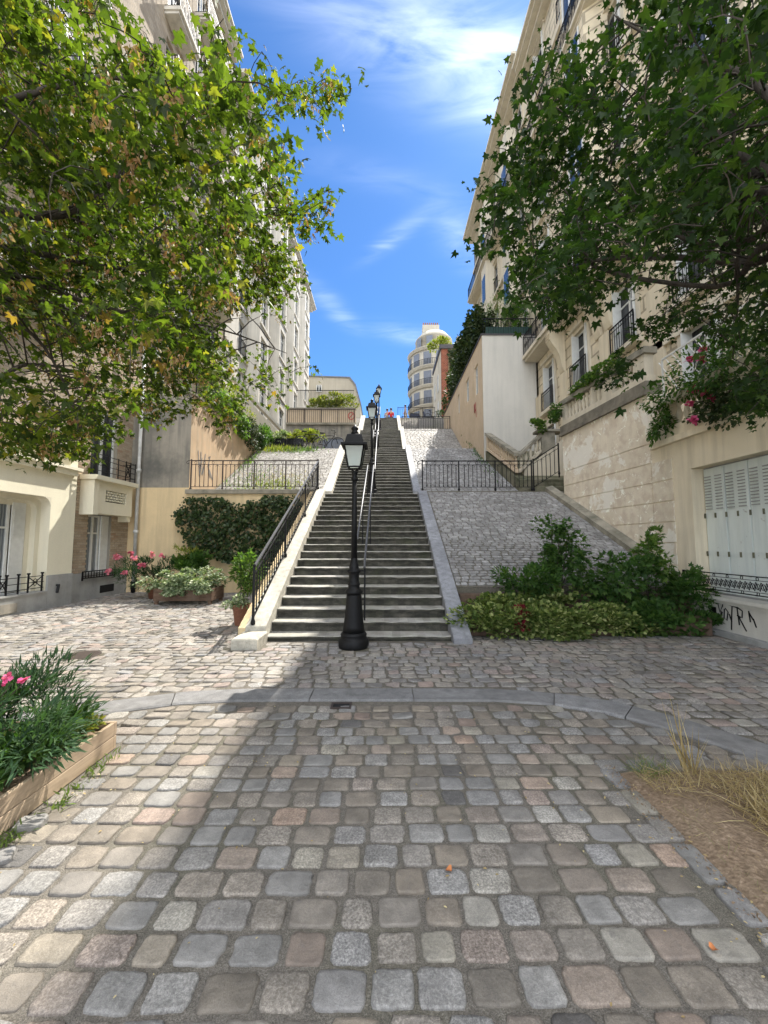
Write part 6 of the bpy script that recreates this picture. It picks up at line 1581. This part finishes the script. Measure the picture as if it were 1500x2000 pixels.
# ivy over the retaining wall
ivy = thing('ivy_plant', (-4.4, 12.8, 0), 'dark ivy covering most of the retaining wall under the left terrace', 'ivy')
def wall_pts(poly, Y):
    def f(n):
        P_ = []
        while sum(len(a) for a in P_) < n:
            q = npr.uniform(0, 1, (4000, 3)); xs = [p[0] for p in poly]; zs = [p[1] for p in poly]
            q[:, 0] = min(xs) + q[:, 0] * (max(xs) - min(xs)); q[:, 2] = min(zs) + q[:, 2] * (max(zs) - min(zs)); q[:, 1] = Y
            m = in_poly(q[:, 0], q[:, 2], poly); nz_ = np.sin(q[:, 0] * 5.1 + 1) * np.sin(q[:, 2] * 4.3 + q[:, 0] * 1.7) + .5 * np.sin(q[:, 0] * 13) * np.sin(q[:, 2] * 11)
            m &= (nz_ > -.45) | (npr.random(len(q)) < .35); P_.append(q[m])
        return np.concatenate(P_)[:n]
    return f
climber('foliage', ivy, wall_pts([(-6.55, 2.1), (-6.9, 2.5), (-6.4, 3.05), (-5.4, 3.1), (-4.6, 2.85), (-3.8, 3.15), (-2.9, 3.15), (-2.5, 2.8), (-2.5, .4), (-3.3, .2), (-4.2, .8), (-4.9, 1.0), (-5.6, 1.15), (-6.3, 1.4)], 12.84), 5200, .105, T_IVY, M['ivy_dark'], (0, -1, 0), .34)
climber('thin_growth', ivy, wall_pts([(-4.9, 1.2), (-2.5, 1.6), (-2.5, .1), (-4.6, .1)], 12.84), 700, .09, T_IVY, M['ivy_dark'], (0, -1, 0), .1)
stems(ivy, (-4.2, 12.82, 0), [(-5.6, 12.8, 2.4), (-4.8, 12.8, 2.2), (-4.0, 12.8, 2.6), (-3.2, 12.8, 2.5), (-3.6, 12.8, 1.9)], .018)
# creeper on the garden wall top
cr = thing('creeper', (-6.5, 17, 6.7), 'green creeper trailing from the railing of the orange garden wall', 'creeper')
for (yy, zz, ry, rz_, n, m) in ((15.6, 7.0, .9, .5, 900, 'shrub_pale'), (17.0, 6.75, 1.1, .65, 1500, 'shrub_pale'), (18.7, 6.7, 1.1, .75, 1500, 'conifer'), (14.2, 7.1, .8, .4, 500, 'shrub_pale'), (20.0, 6.9, .7, .8, 900, 'shrub')):
    bush('foliage', cr, (-6.38, yy, zz), (.36, ry, rz_), n, .09, T_IVY, M[m], 16, down=.7, up=0)
tr_ = thing('terrace_shrub', (-7.3, 19, 7), 'pale grey-green shrub on the terrace behind the railing creeper', 'shrub')
bush('foliage', tr_, (-7.2, 18.0, 8.2), (.8, 2.4, 1.3), 2200, .11, T_OVAL, M['yellow_shrub'], 22, up=.3); stems(tr_, (-7.3, 18.5, 6.6), [(-7.2, 17 + i * .6, 8.2) for i in range(5)], .03)
# weeds on the left ramp
wd = thing('weed_clump', (-5, 15, 3.7), 'weeds and dry grass sprouting from the upper left ramp behind the railing', 'weeds')
def weeds(nm, cx, cy, rx, ry, n, L, mat, zfn, t):
    P_ = np.stack([npr.normal(cx, rx, n), npr.normal(cy, ry, n), np.zeros(n)], 1); P_[:, 2] = zfn(P_[:, 1]) + .02
    D_ = np.array([0, 0, 1.0]) + .75 * unit(n); leaves(nm, mat, t, P_, D_, unit(n), L * (.5 + .8 * npr.random(n)), T_LANCE, kind='stuff')
weeds('leafy_weeds', -5.3, 15.6, .45, .8, 350, .14, M['shrub_pale'], r2z, wd); weeds('dry_grass', -4.2, 15.2, .7, .45, 900, .14, M['yellow_shrub'], r2z, wd); weeds('rusty_weeds', -4.4, 16.2, .8, .5, 350, .12, M['straw'], r2z, wd)
weeds('leafy_weeds', -6.2, 18.0, .12, 1.0, 220, .18, M['shrub_pale'], r2z, wd)
w2_ = thing('weed_clump', (-4.8, 19.8, 6.4), 'reddish and green weeds along the crest of the left ramp below the bicycles', 'weeds')
weeds('leafy_weeds', -5.4, 19.7, .5, .25, 500, .22, M['yellow_shrub'], r2z, w2_); weeds('dry_weeds', -4.2, 19.6, .5, .2, 260, .2, M['shrub_pale'], r2z, w2_)
w3_ = thing('weed_clump', (4.9, 17, 5), 'weeds growing along the wall foot on the second right ramp', 'weeds'); weeds('leafy_weeds', 4.55, 18.6, .12, 1.3, 260, .16, M['shrub'], r2z, w3_)

# planters on the upper left terrace
for i, (x, lbl, m) in enumerate(((-5.75, 'dark trough planter with pale flowers on the upper left terrace', 'ivy_var'), (-4.85, 'dark trough planter with yellow-green leaves beside the parked bicycles', 'yellow_shrub'))):
    t = thing('trough_planter', (x, 21.2, 6.45), lbl, 'planter')
    mb = MB(); mb.bbox(x - .42, x + .42, 21.0, 21.4, 6.9, 7.25, .02); mb.build('trough', M['iron'], t)
    for sx_ in (-.36, .36): mb = MB(); mb.box(x + sx_ - .03, x + sx_ + .03, 21.05, 21.35, 6.44, 6.9); mb.build('leg', M['iron'], t)
    bush('foliage', t, (x, 21.15, 7.40), (.55, .4, .26), 500, .12, T_OVAL, M[m], 12, up=.4)
lw = thing('garden_shrub', (-4.4, 22, 6.45), 'yellow-green bush overhanging the terrace above the bicycles', 'shrub')
bush('foliage', lw, (-4.7, 22.6, 7.75), (1.1, .6, .42), 1500, .14, T_OVAL, M['yellow_shrub'], 18, up=.3)
lw2 = thing('garden_shrub', (-6.2, 21.5, 6.45), 'dark shrub in the corner of the upper left terrace', 'shrub')
bush('foliage', lw2, (-6.3, 21.0, 7.2), (.6, .8, .8), 1300, .12, T_OVAL, M['shrub'], 16)
hg = thing('hedge', (-3.7, 27, 10.6), 'bright green hedge behind the railing above the orange parapet', 'hedge')
bush('foliage', hg, (-3.55, 27.0, 11.25), (1.75, .5, .85), 3600, .15, T_OVAL, M['yellow_shrub'], 34, up=.5, spread=.24)

# right bed: brown edging, ivy and shrubs
bd = thing('raised_bed', (3.6, 7.4, 0), 'raised bed edged in brown stone at the foot of the right ramp', 'flower bed')
mb = MB(); mb.box(1.45, 5.84, 7.58, 7.80, -.05, .62); mb.build('back_wall', M['wood_dark'], bd)
mb = MB(); mb.box(1.46, 5.7, 6.98, 7.14, -.05, .32); mb.build('front_edge', M['wood_dark'], bd)
mb = MB(); mb.box(1.46, 1.56, 7.141, 7.579, -.05, .40); mb.box(1.56, 5.7, 7.141, 7.579, -.05, .28); mb.build('earth', M['soil'], bd)
gi = thing('ivy_plant', (3.4, 6.9, 0), 'mass of variegated ivy spilling over the bed at the foot of the right ramp', 'ivy')
bush('foliage', gi, (2.98, 6.84, .24), (1.66, .34, .34), 7600, .068, T_IVY, M['ivy_bed'], 40, up=.2, spread=.26, floor=0)
bush('right_foliage', gi, (4.85, 7.0, .22), (1.0, .36, .34), 2600, .085, T_IVY, M['shrub'], 40, up=.2, spread=.26, floor=0)
bush('upper_foliage', gi, (2.9, 7.35, .50), (1.3, .32, .22), 1700, .08, T_IVY, M['ivy_bed'], 26, up=.3, spread=.28)
sh1 = thing('young_tree', (3.32, 7.6, .3), 'tall leafy sapling in the middle of the right flower bed', 'shrub')
bush('foliage', sh1, (3.30, 7.55, 1.25), (.46, .42, .68), 1150, .12, T_MAPLE, M['shrub'], 22, up=0, down=.4); bush('top_foliage', sh1, (3.22, 7.5, 1.88), (.36, .34, .30), 330, .10, T_MAPLE, M['shrub'], 9, down=.4, up=0)
stems(sh1, (3.3, 7.6, .2), [(3.2, 7.5, 2.1), (3.5, 7.5, 1.7), (3.0, 7.6, 1.5), (3.3, 7.4, 1.9), (3.6, 7.6, 1.3)], .014)
sh2 = thing('leafy_shrub', (2.55, 7.4, .3), 'round dark green shrub left of the sapling in the right bed', 'shrub')
bush('foliage', sh2, (2.60, 7.35, .92), (.50, .38, .36), 1500, .09, T_OVAL, M['shrub'], 22, up=.3); stems(sh2, (2.6, 7.4, .2), [(2.3, 7.4, 1), (2.6, 7.3, 1.1), (2.9, 7.4, 1)], .012)
sh3 = thing('leafy_shrub', (4.3, 7.4, .3), 'wide maple-leaved shrub right of the sapling in the right bed', 'shrub')
bush('foliage', sh3, (4.30, 7.30, .88), (.85, .45, .50), 1500, .13, T_MAPLE, M['shrub'], 26, up=.1, down=.3); stems(sh3, (4.3, 7.4, .2), [(3.7, 7.3, 1), (4.2, 7.3, 1.2), (4.8, 7.4, 1.1), (5.0, 7.3, .9)], .012)
sh4 = thing('young_tree', (5.0, 7.5, .3), 'slender sapling with yellow-green top against the peeling wall', 'shrub')
bush('foliage', sh4, (4.98, 7.35, 1.28), (.34, .3, .52), 420, .13, T_MAPLE, M['shrub_pale'], 12, down=.3, up=0); stems(sh4, (5.0, 7.5, .2), [(4.95, 7.4, 1.75), (5.1, 7.4, 1.4), (4.8, 7.4, 1.3)], .012)
sh5 = thing('leafy_shrub', (5.5, 7.3, 0), 'small shrub reaching over the end of the cast iron rail', 'shrub')
bush('foliage', sh5, (5.50, 7.2, .72), (.42, .4, .45), 900, .11, T_MAPLE, M['shrub'], 16, down=.2)
rl = thing('crimson_plant', (2.28, 6.75, 0), 'small crimson leaved plant standing out of the variegated ivy', 'plant')
bush('foliage', rl, (2.28, 6.68, .36), (.13, .10, .20), 260, .075, T_OVAL, M['crimson'], 8, up=.8); stems(rl, (2.28, 6.75, 0), [(2.25, 6.7, .4), (2.33, 6.7, .45)], .006)

# roses and vines on the right terrace
rs_ = thing('rose_bush', (5.9, 6.8, 4.0), 'climbing rose with pink blooms over the balustrade above the shutters', 'rose')
bush('foliage', rs_, (5.85, 6.9, 4.55), (.40, 1.5, .62), 2300, .085, T_OVAL, M['shrub'], 26, down=.4, up=0); bush('hanging_foliage', rs_, (5.74, 5.9, 3.95), (.16, 1.2, .42), 1300, .07, T_IVY, M['conifer'], 16, down=.7, up=0)
bush('left_foliage', rs_, (5.72, 8.0, 4.1), (.18, .38, .5), 700, .08, T_OVAL, M['shrub'], 10, down=.5, up=0)
flowers(rs_, [at(1412, 664, 6.7), at(1345, 705, 7.2), at(1371, 703, 7.0), at(1347, 790, 7.0), at(1353, 822, 6.9), at(1355, 762, 7.1), at(1373, 766, 7.0), at(1392, 778, 6.9), at(1374, 684, 6.9)], .13, M['rose'], k=22)
stems(rs_, (5.95, 6.8, 4.0), [(5.7, 7.6, 4.9), (5.7, 6.4, 5.0), (5.7, 5.8, 4.7), (5.65, 7.1, 4.2)], .012)
mb = MB()
for i in range(9):
    for (dy_, s_) in ((1, 1), (-1, 1)):
        y0 = 7.75 - i * .2; mb.bar((5.98 + (.006 if dy_ > 0 else 0), y0, 4.66), (5.98 + (.006 if dy_ > 0 else 0), y0 - dy_ * .55, 5.5), .024, .010)
tl = thing('trellis', (5.98, 7.0, 4.65), 'white diamond trellis among the roses on the balustrade', 'trellis'); mb.build('lattice', M['white_paint'], tl)
mb = MB(); mb.bar((5.98, 8.2, 5.52), (5.98, 5.6, 5.52), .035); mb.bar((5.98, 8.2, 4.66), (5.98, 8.2, 5.5), .03); mb.build('frame', M['white_paint'], tl)
vn = thing('vine', (5.7, 10.5, 6.0), 'yellow-green vine creeping along the weathered balustrade rail', 'vine')
bush('foliage', vn, (5.66, 10.4, 6.08), (.16, 1.75, .14), 1300, .075, T_IVY, M['shrub_pale'], 26, spread=.2); bush('end_foliage', vn, (5.45, 12.3, 5.75), (.22, .35, .45), 500, .08, T_IVY, M['shrub'], 8, down=.4)
v2 = thing('vine', (5.7, 15.1, 5.9), 'small vine on the flat pier cap of the entrance steps', 'vine'); bush('foliage', v2, (5.9, 14.95, 6.05), (.55, .2, .28), 420, .10, T_IVY, M['shrub_pale'], 9)
# planting on the roof terrace and beyond
rt = thing('hanging_creeper', (4.9, 23, 11.5), 'thick dark creeper cascading along the roof edge of the low peach house', 'creeper')
for (x, y, z, a, b, c_, n) in ((4.95, 19.6, 12.6, .5, 1.3, 1.1, 1800), (4.95, 21.6, 13.1, .55, 1.5, 1.6, 2800), (5.1, 24.0, 13.2, .7, 1.6, 1.8, 2800), (5.2, 26.6, 13.1, .7, 1.8, 1.7, 2200), (5.3, 29.2, 12.4, .7, 1.6, 1.6, 1600)):
    bush('foliage', rt, (x, y, z), (a, b, c_), n, .15, T_IVY, M['conifer'], 24, down=.8, up=0)
g2 = thing('terrace_shrub', (6.2, 19.3, 11.5), 'feathery olive shrubs behind the green terrace fence', 'shrub')
bush('foliage', g2, (5.9, 19.8, 13.2), (.9, .8, 1.5), 2200, .13, T_LANCE, M['shrub_pale'], 26, up=.9); bush('dark_foliage', g2, (6.7, 19.2, 12.8), (.7, .6, 1.0), 1400, .12, T_OVAL, M['shrub'], 18, up=.3)
stems(g2, (6.0, 19.6, 11.5), [(5.7, 19.8, 13.6), (6.2, 19.8, 13.9), (6.6, 19.4, 13.2)], .03)
g3 = thing('fir_tree', (6.2, 30.5, 11.5), 'small dark conifer against the sky beside the creeper', 'tree')
for k in range(9):
    z = 14.2 + k * .42; r_ = .95 * (1 - k / 10); bush('foliage', g3, (6.35, 31, z), (r_, r_, .2), int(240 * (1 - k / 12)), .2, T_LANCE, M['conifer'], 12, down=.1, spread=.3)
mb = MB(); mb.tube([(6.35, 31, 11), (6.35, 31, 18.2)], [.1, .02], 6); mb.build('trunk', M['bark'], g3)
g4 = thing('roof_shrub', (5.6, 38, 20.3), 'bright yellow-green shrub on the roof of the narrow brick house', 'shrub'); bush('foliage', g4, (5.4, 37.5, 21.0), (1.0, .7, .75), 900, .22, T_OVAL, M['yellow_shrub'], 14)
g5 = thing('ivy_plant', (6.6, 35.9, 14), 'ivy hanging on the rubble end wall of the narrow brick house', 'ivy'); climber('foliage', g5, wall_pts([(6.1, 19.8), (7.4, 19.8), (7.4, 14), (6.7, 15), (6.2, 17.5)], 35.98), 900, .2, T_IVY, M['conifer'], (0, -1, 0), .2)
g6 = thing('street_bush', (5.5, 34.5, 12.3), 'dark round bush at the hilltop in front of the brick house', 'shrub'); bush('foliage', g6, (5.2, 34.6, 12.9), (.55, .4, .6), 500, .12, T_OVAL, M['shrub'], 12)

# dry grass in the soil pit
dg = MB()
t = thing('dry_grass', (2.3, 2.5, 0), 'straw-coloured dry grass on the bare earth of the right tree pit', 'grass')
def tuft(nm, cx, cy, rx, ry, n, L, mat, lay=.9):
    P_ = np.stack([npr.uniform(cx - rx, cx + rx, n), npr.uniform(cy - ry, cy + ry, n), np.full(n, .02)], 1)
    P_ = P_[(P_[:, 0] > 1.66)]; n = len(P_); D_ = np.array([-.15, -.1, 1 - lay]) + lay * unit(n); D_[:, 2] = np.abs(D_[:, 2]) + .04; P_[:, 2] = .025 + .05 * npr.random(n)
    leaves(nm, mat, t, P_, D_, unit(n), L * (.4 + .9 * npr.random(n)), T_BLADE, kind='stuff')
tuft('straw', 2.15, 2.70, .45, .12, 900, .12, M['straw'], .85); tuft('straw_mat', 2.35, 2.4, .25, .25, 700, .13, M['straw'], .97); tuft('straw_edge', 1.9, 1.6, .25, 1.1, 350, .06, M['straw'], .97)
tuft('straw_heap', 2.30, 2.25, .26, .26, 800, .20, M['straw'], .88); tuft('green_tuft', 1.80, 2.80, .10, .07, 170, .12, M['grass'], .6); tuft('tall_stalk', 2.06, 2.80, .05, .04, 26, .40, M['straw'], .25); tuft('green_edge', 1.70, 1.9, .05, .6, 140, .05, M['grass'], .7)
# weeds along planter board
t = thing('weed_strip', (-2.05, 2.6, 0), 'small weeds in the joints beside the pale board planter', 'weeds')
for (a, b, n) in ((-2.03, 2.95, 80), (-1.98, 2.6, 60), (-2.03, 2.2, 120), (-2.0, 1.6, 70)):
    P_ = np.stack([npr.normal(a, .035, n), npr.normal(b, .10, n), np.zeros(n)], 1); leaves('weeds', M['grass'], t, P_, np.array([0, 0, .8]) + .8 * unit(n), unit(n), .05 * (.5 + npr.random(n)), T_LANCE, kind='stuff')
# loose fallen setts by the planter
for i, (x, y, a) in enumerate(((-1.96, 2.12, .4), (-1.93, 1.86, -.2), (-2.0, 2.36, .2))):
    o = put(near_stones[i], 'loose_stone', None, (x, y, 0.02 + .006 * i), (.12, -.12 + .06 * i, a), (.15, .10, .8)); tag(o, ['tilted loose paving stone nearest the camera by the board planter', 'middle of the three loose paving stones along the board planter', 'farthest loose paving stone beside the board planter'][(1, 0, 2)[i]], 'stone')
# dry leaves
def dry_leaf(x, y, a, lbl, s=.04):
    mb = MB(); n = 8
    pts = [(x + s * (.5 * math.cos(t_) * (1 + .3 * math.sin(3 * t_))) * math.cos(a) - s * .35 * math.sin(t_) * math.sin(a), y + s * .5 * math.cos(t_) * math.sin(a) + s * .35 * math.sin(t_) * math.cos(a), .022 + .008 * math.sin(2 * t_ + a)) for t_ in [i * 2 * math.pi / n for i in range(n)]]
    c = (x, y, .012)
    for i in range(n): mb.face([pts[i], pts[(i + 1) % n], c])
    tag(mb.build('dry_leaf', M['orange_leaf']), lbl, 'leaf')
def gxy(px, py): a, m = ray(px, py); Y = -EYE / m; return a * Y, Y
x, y = gxy(877, 1706); dry_leaf(x, y, .8, 'curled orange dry leaf lying on a speckled paving stone'); x, y = gxy(1395, 1862); dry_leaf(x, y, 2.0, 'orange dry leaf lying near the right tree pit kerb', .034)
t = thing('leaf_litter', (0, 3, 0), 'scattered tiny dry leaves and twigs lying in the joints of the paving', 'leaf litter')
n = 420; lx = np.concatenate([npr.uniform(-2.0, 1.6, 150), npr.normal(1.55, .08, 110), npr.normal(-1.95, .08, 60), npr.uniform(-7, 5, 100)]); ly = np.concatenate([npr.uniform(1.0, 4.0, 150), npr.uniform(1.2, 3.0, 110), npr.uniform(1.2, 3.2, 60), npr.uniform(4.6, 6.4, 100)])
leaves('leaf_crumbs', M['straw'], t, np.stack([lx, ly, np.full(n, .012)], 1), unit(n) * np.array([1, 1, .12]), np.array([0, 0, 1.0]) + .25 * unit(n), .016 * (.4 + npr.random(n)), T_OVAL, kind='stuff')
n = 500; dx_ = 1.60 + np.abs(npr.normal(0, .05, n)) * -1 + .03; P_ = np.stack([dx_, npr.uniform(.8, 2.95, n), np.full(n, .012)], 1)
leaves('soil_crumbs', M['soil'], t, P_, unit(n), unit(n), .018 * (.4 + npr.random(n)), T_OVAL, kind='stuff')

# ------------------------------------------------------------------ bicycles
def bicycle(loc, ang, label):
    t = thing('bicycle', loc, label, 'bicycle', 'bicycles parked on the upper left terrace'); x0, y0, z0 = loc; ca, sa = math.cos(ang), math.sin(ang)
    def q(a, b, z): return (x0 + a * ca - b * sa, y0 + a * sa + b * ca, z0 + z)
    r = .34
    for cx in (-.52, .52):
        mb = MB(); mb.tube([q(cx + r * math.cos(k), 0, r + .01 + r * math.sin(k)) for k in [i * math.pi / 12 for i in range(24)]], .022, 6, closed=True)
        w = mb.build('wheel', M['rubber'], t, True); mb = MB()
        for i in range(10): k = i * math.pi / 10; mb.bar(q(cx - .32 * math.cos(k), 0, r + .01 - .32 * math.sin(k)), q(cx + .32 * math.cos(k), 0, r + .01 + .32 * math.sin(k)), .005)
        mb.build('spoke', M['steel'], w)
    mb = MB(); A, B, Cc, D, E = q(-.52, 0, .35), q(-.12, 0, .30), q(-.28, 0, .78), q(.36, 0, .80), q(.52, 0, .35)
    for a, b in ((A, B), (A, Cc), (B, Cc), (B, D), (Cc, D), (D, E)): mb.tube([a, b], .018, 6)
    mb.tube([Cc, q(-.31, 0, .93)], .014, 6); mb.build('frame', M['iron'], t, True)
    mb = MB(); mb.tube([q(.34, 0, .80), q(.33, 0, 1.0)], .014, 6); mb.tube([q(.22, -.28, 1.0), q(.36, -.22, 1.03), q(.35, 0, 1.0), q(.36, .22, 1.03), q(.22, .28, 1.0)], .013, 6); mb.build('handlebar', M['iron'], t, True)
    mb = MB(); mb.hexa([q(-.46, -.07, .92), q(-.18, -.02, .93), q(-.18, .02, .93), q(-.46, .07, .92)], [q(-.45, -.08, .98), q(-.17, -.02, .96), q(-.17, .02, .96), q(-.45, .08, .98)]); mb.build('saddle', M['rubber'], t)
    mb = MB(); mb.lathe(q(-.12, 0, .30), [(.09, -.005), (.09, .005)], 12); mb.bar(q(-.12, .06, .30), q(-.04, .08, .18), .02); mb.bar(q(-.12, -.06, .30), q(-.20, -.08, .42), .02); mb.build('crank', M['steel'], t)
bicycle((-3.85, 20.3, 6.47), .08, 'left of the two dark bicycles parked on the upper left terrace')
bicycle((-2.95, 20.55, 6.47), -.15, 'right of the two dark bicycles, nearer the stairs on the upper terrace')

# motor scooter and parked bicycle at the hilltop
def scooter(loc, label):
    t = thing('motor_scooter', loc, label, 'scooter'); x, y, z = loc
    for dx in (-.6, .6):
        mb = MB(); mb.tube([(x + dx + .24 * math.cos(k), y, z + .26 + .24 * math.sin(k)) for k in [i * math.pi / 8 for i in range(16)]], .06, 8, closed=True); mb.build('wheel', M['rubber'], t, True)
    mb = MB(); mb.hexa([(x - .85, y - .16, z + .35), (x + .1, y - .16, z + .25), (x + .1, y + .16, z + .25), (x - .85, y + .16, z + .35)], [(x - .9, y - .13, z + .72), (x - .05, y - .15, z + .66), (x - .05, y + .15, z + .66), (x - .9, y + .13, z + .72)])
    mb.hexa([(x + .1, y - .16, z + .24), (x + .45, y - .16, z + .24), (x + .45, y + .16, z + .24), (x + .1, y + .16, z + .24)], [(x + .1, y - .16, z + .32), (x + .42, y - .2, z + .34), (x + .42, y + .2, z + .34), (x + .1, y + .16, z + .32)])
    mb.hexa([(x + .38, y - .22, z + .3), (x + .50, y - .2, z + .3), (x + .50, y + .2, z + .3), (x + .38, y + .22, z + .3)], [(x + .28, y - .16, z + .92), (x + .38, y - .14, z + .95), (x + .38, y + .14, z + .95), (x + .28, y + .16, z + .92)]); mb.build('body', M['navy_cloth'], t)
    mb = MB(); mb.hexa([(x - .85, y - .13, z + .725), (x - .05, y - .13, z + .67), (x - .05, y + .13, z + .67), (x - .85, y + .13, z + .725)], [(x - .8, y - .11, z + .82), (x - .1, y - .11, z + .76), (x - .1, y + .11, z + .76), (x - .8, y + .11, z + .82)]); mb.build('seat', M['rubber'], t)
    mb = MB(); mb.tube([(x + .25, y - .33, z + 1.02), (x + .33, y, z + .97), (x + .25, y + .33, z + 1.02)], .022, 6); mb.tube([(x + .58, y, z + .26), (x + .34, y, z + .95)], .03, 6); mb.build('handlebar', M['iron'], t)
scooter((3.2, 34.4, 12.3), 'dark motor scooter parked behind the hilltop railing')
bicycle((4.4, 34.2, 12.3), .3, 'bicycle leaning by the hilltop railing near the round-cornered building')
for o in bpy.data.objects:
    if o.get('label', '').startswith('bicycle leaning'): del o['group']

# ------------------------------------------------------------------ people
def skin_body(name, chain, edges, radii, mat, parent, sub=1):
    me = bpy.data.meshes.new(name); off = wloc(parent)
    me.from_pydata([(a - off[0], b - off[1], c - off[2]) for a, b, c in chain], edges, []); me.materials.append(mat)
    o = bpy.data.objects.new(name, me); C.objects.link(o); o.parent = parent
    sm = o.modifiers.new('skin', 'SKIN'); ss = o.modifiers.new('sub', 'SUBSURF'); ss.levels = ss.render_levels = sub
    for i, r in enumerate(radii): me.skin_vertices[0].data[i].radius = (r, r * .85)
    me.skin_vertices[0].data[0].use_root = True
    sm.use_smooth_shade = True; return o
def person(loc, label, sit, shirt, trousers, face=0.0, lean=0.0):
    """face: heading; figure built in local axes (x right, y forward)"""
    t = thing('person', loc, label, 'person'); ca, sa = math.cos(face), math.sin(face)
    def q(a, b, z): return (loc[0] + a * ca - b * sa, loc[1] + a * sa + b * ca, loc[2] + z)
    hip = .12 if sit else .92; ch = hip + .48
    V = [(0, 0, hip), (0, .02, hip + .25), (0, .01 + lean, ch), (0, .02 + lean, ch + .12), (0, .04 + lean, ch + .24), (0, .03 + lean, ch + .34)]
    Rr = [.13, .12, .14, .055, .085, .07]; E = [(0, 1), (1, 2), (2, 3), (3, 4), (4, 5)]
    sh_, ar, lg = [], [], []
    for sg in (-1, 1):
        k = len(V); V += [(sg * .18, .01 + lean, ch + .02), (sg * .25, .02 if not sit else .12, ch - .24), (sg * .22, .14 if not sit else .32, ch - .44), (sg * .21, .18 if not sit else .38, ch - .50)]; Rr += [.055, .042, .033, .035]; E += [(2, k), (k, k + 1), (k + 1, k + 2), (k + 2, k + 3)]
        k = len(V)
        if sit: V += [(sg * .10, .03, hip - .01), (sg * .14, .42, hip + .14), (sg * .14, .52, hip - .28), (sg * .14, .66, hip - .34)]
        else: V += [(sg * .09, .0, hip - .04), (sg * .10, .05 + sg * .12, .50), (sg * .10, sg * .22 - .02, .09), (sg * .10, sg * .22 + .12, .04)]
        Rr += [.085, .06, .045, .035]; E += [(0, k), (k, k + 1), (k + 1, k + 2), (k + 2, k + 3)]
    W = [q(*v) for v in V]; skin_body('body', W, E, Rr, M['skin'], t)
    idx = [0, 1, 2, 6, 7, 14, 15]; mp = {a: i for i, a in enumerate(idx)}
    skin_body('shirt', [W[i] for i in idx], [(mp[a], mp[b]) for a, b in E if a in mp and b in mp], [Rr[i] + .022 for i in idx], shirt, t)
    idx = [0, 10, 11, 12, 18, 19, 20]; mp = {a: i for i, a in enumerate(idx)}
    skin_body('trousers', [W[i] for i in idx], [(mp[a], mp[b]) for a, b in E if a in mp and b in mp], [.145] + [Rr[i] + .018 for i in idx[1:]], trousers, t)
    mb = MB(); c = q(0, .01 + lean, ch + .30); mb.lathe((c[0], c[1], c[2]), [(.085, -.06), (.105, 0), (.10, .05), (.07, .10), (.01, .125)], 12); mb.build('hair', M['hair'], t, True)
person((.62, 33.55, 12.30), 'person in a red top sitting at the top of the stairs', True, M['red_cloth'], M['navy_cloth'], 0.2)
person((.28, 33.75, 12.30), 'person in a pale top sitting left of the red one at the stair top', True, M['pale_cloth'], M['navy_cloth'], -.2)
person((1.95, 35.0, 12.30), 'slim person in light clothes walking along the hilltop street', False, M['pale_cloth'], M['pale_cloth'], 1.4)

for me in list(bpy.data.meshes):
    if me.users == 0: bpy.data.meshes.remove(me)
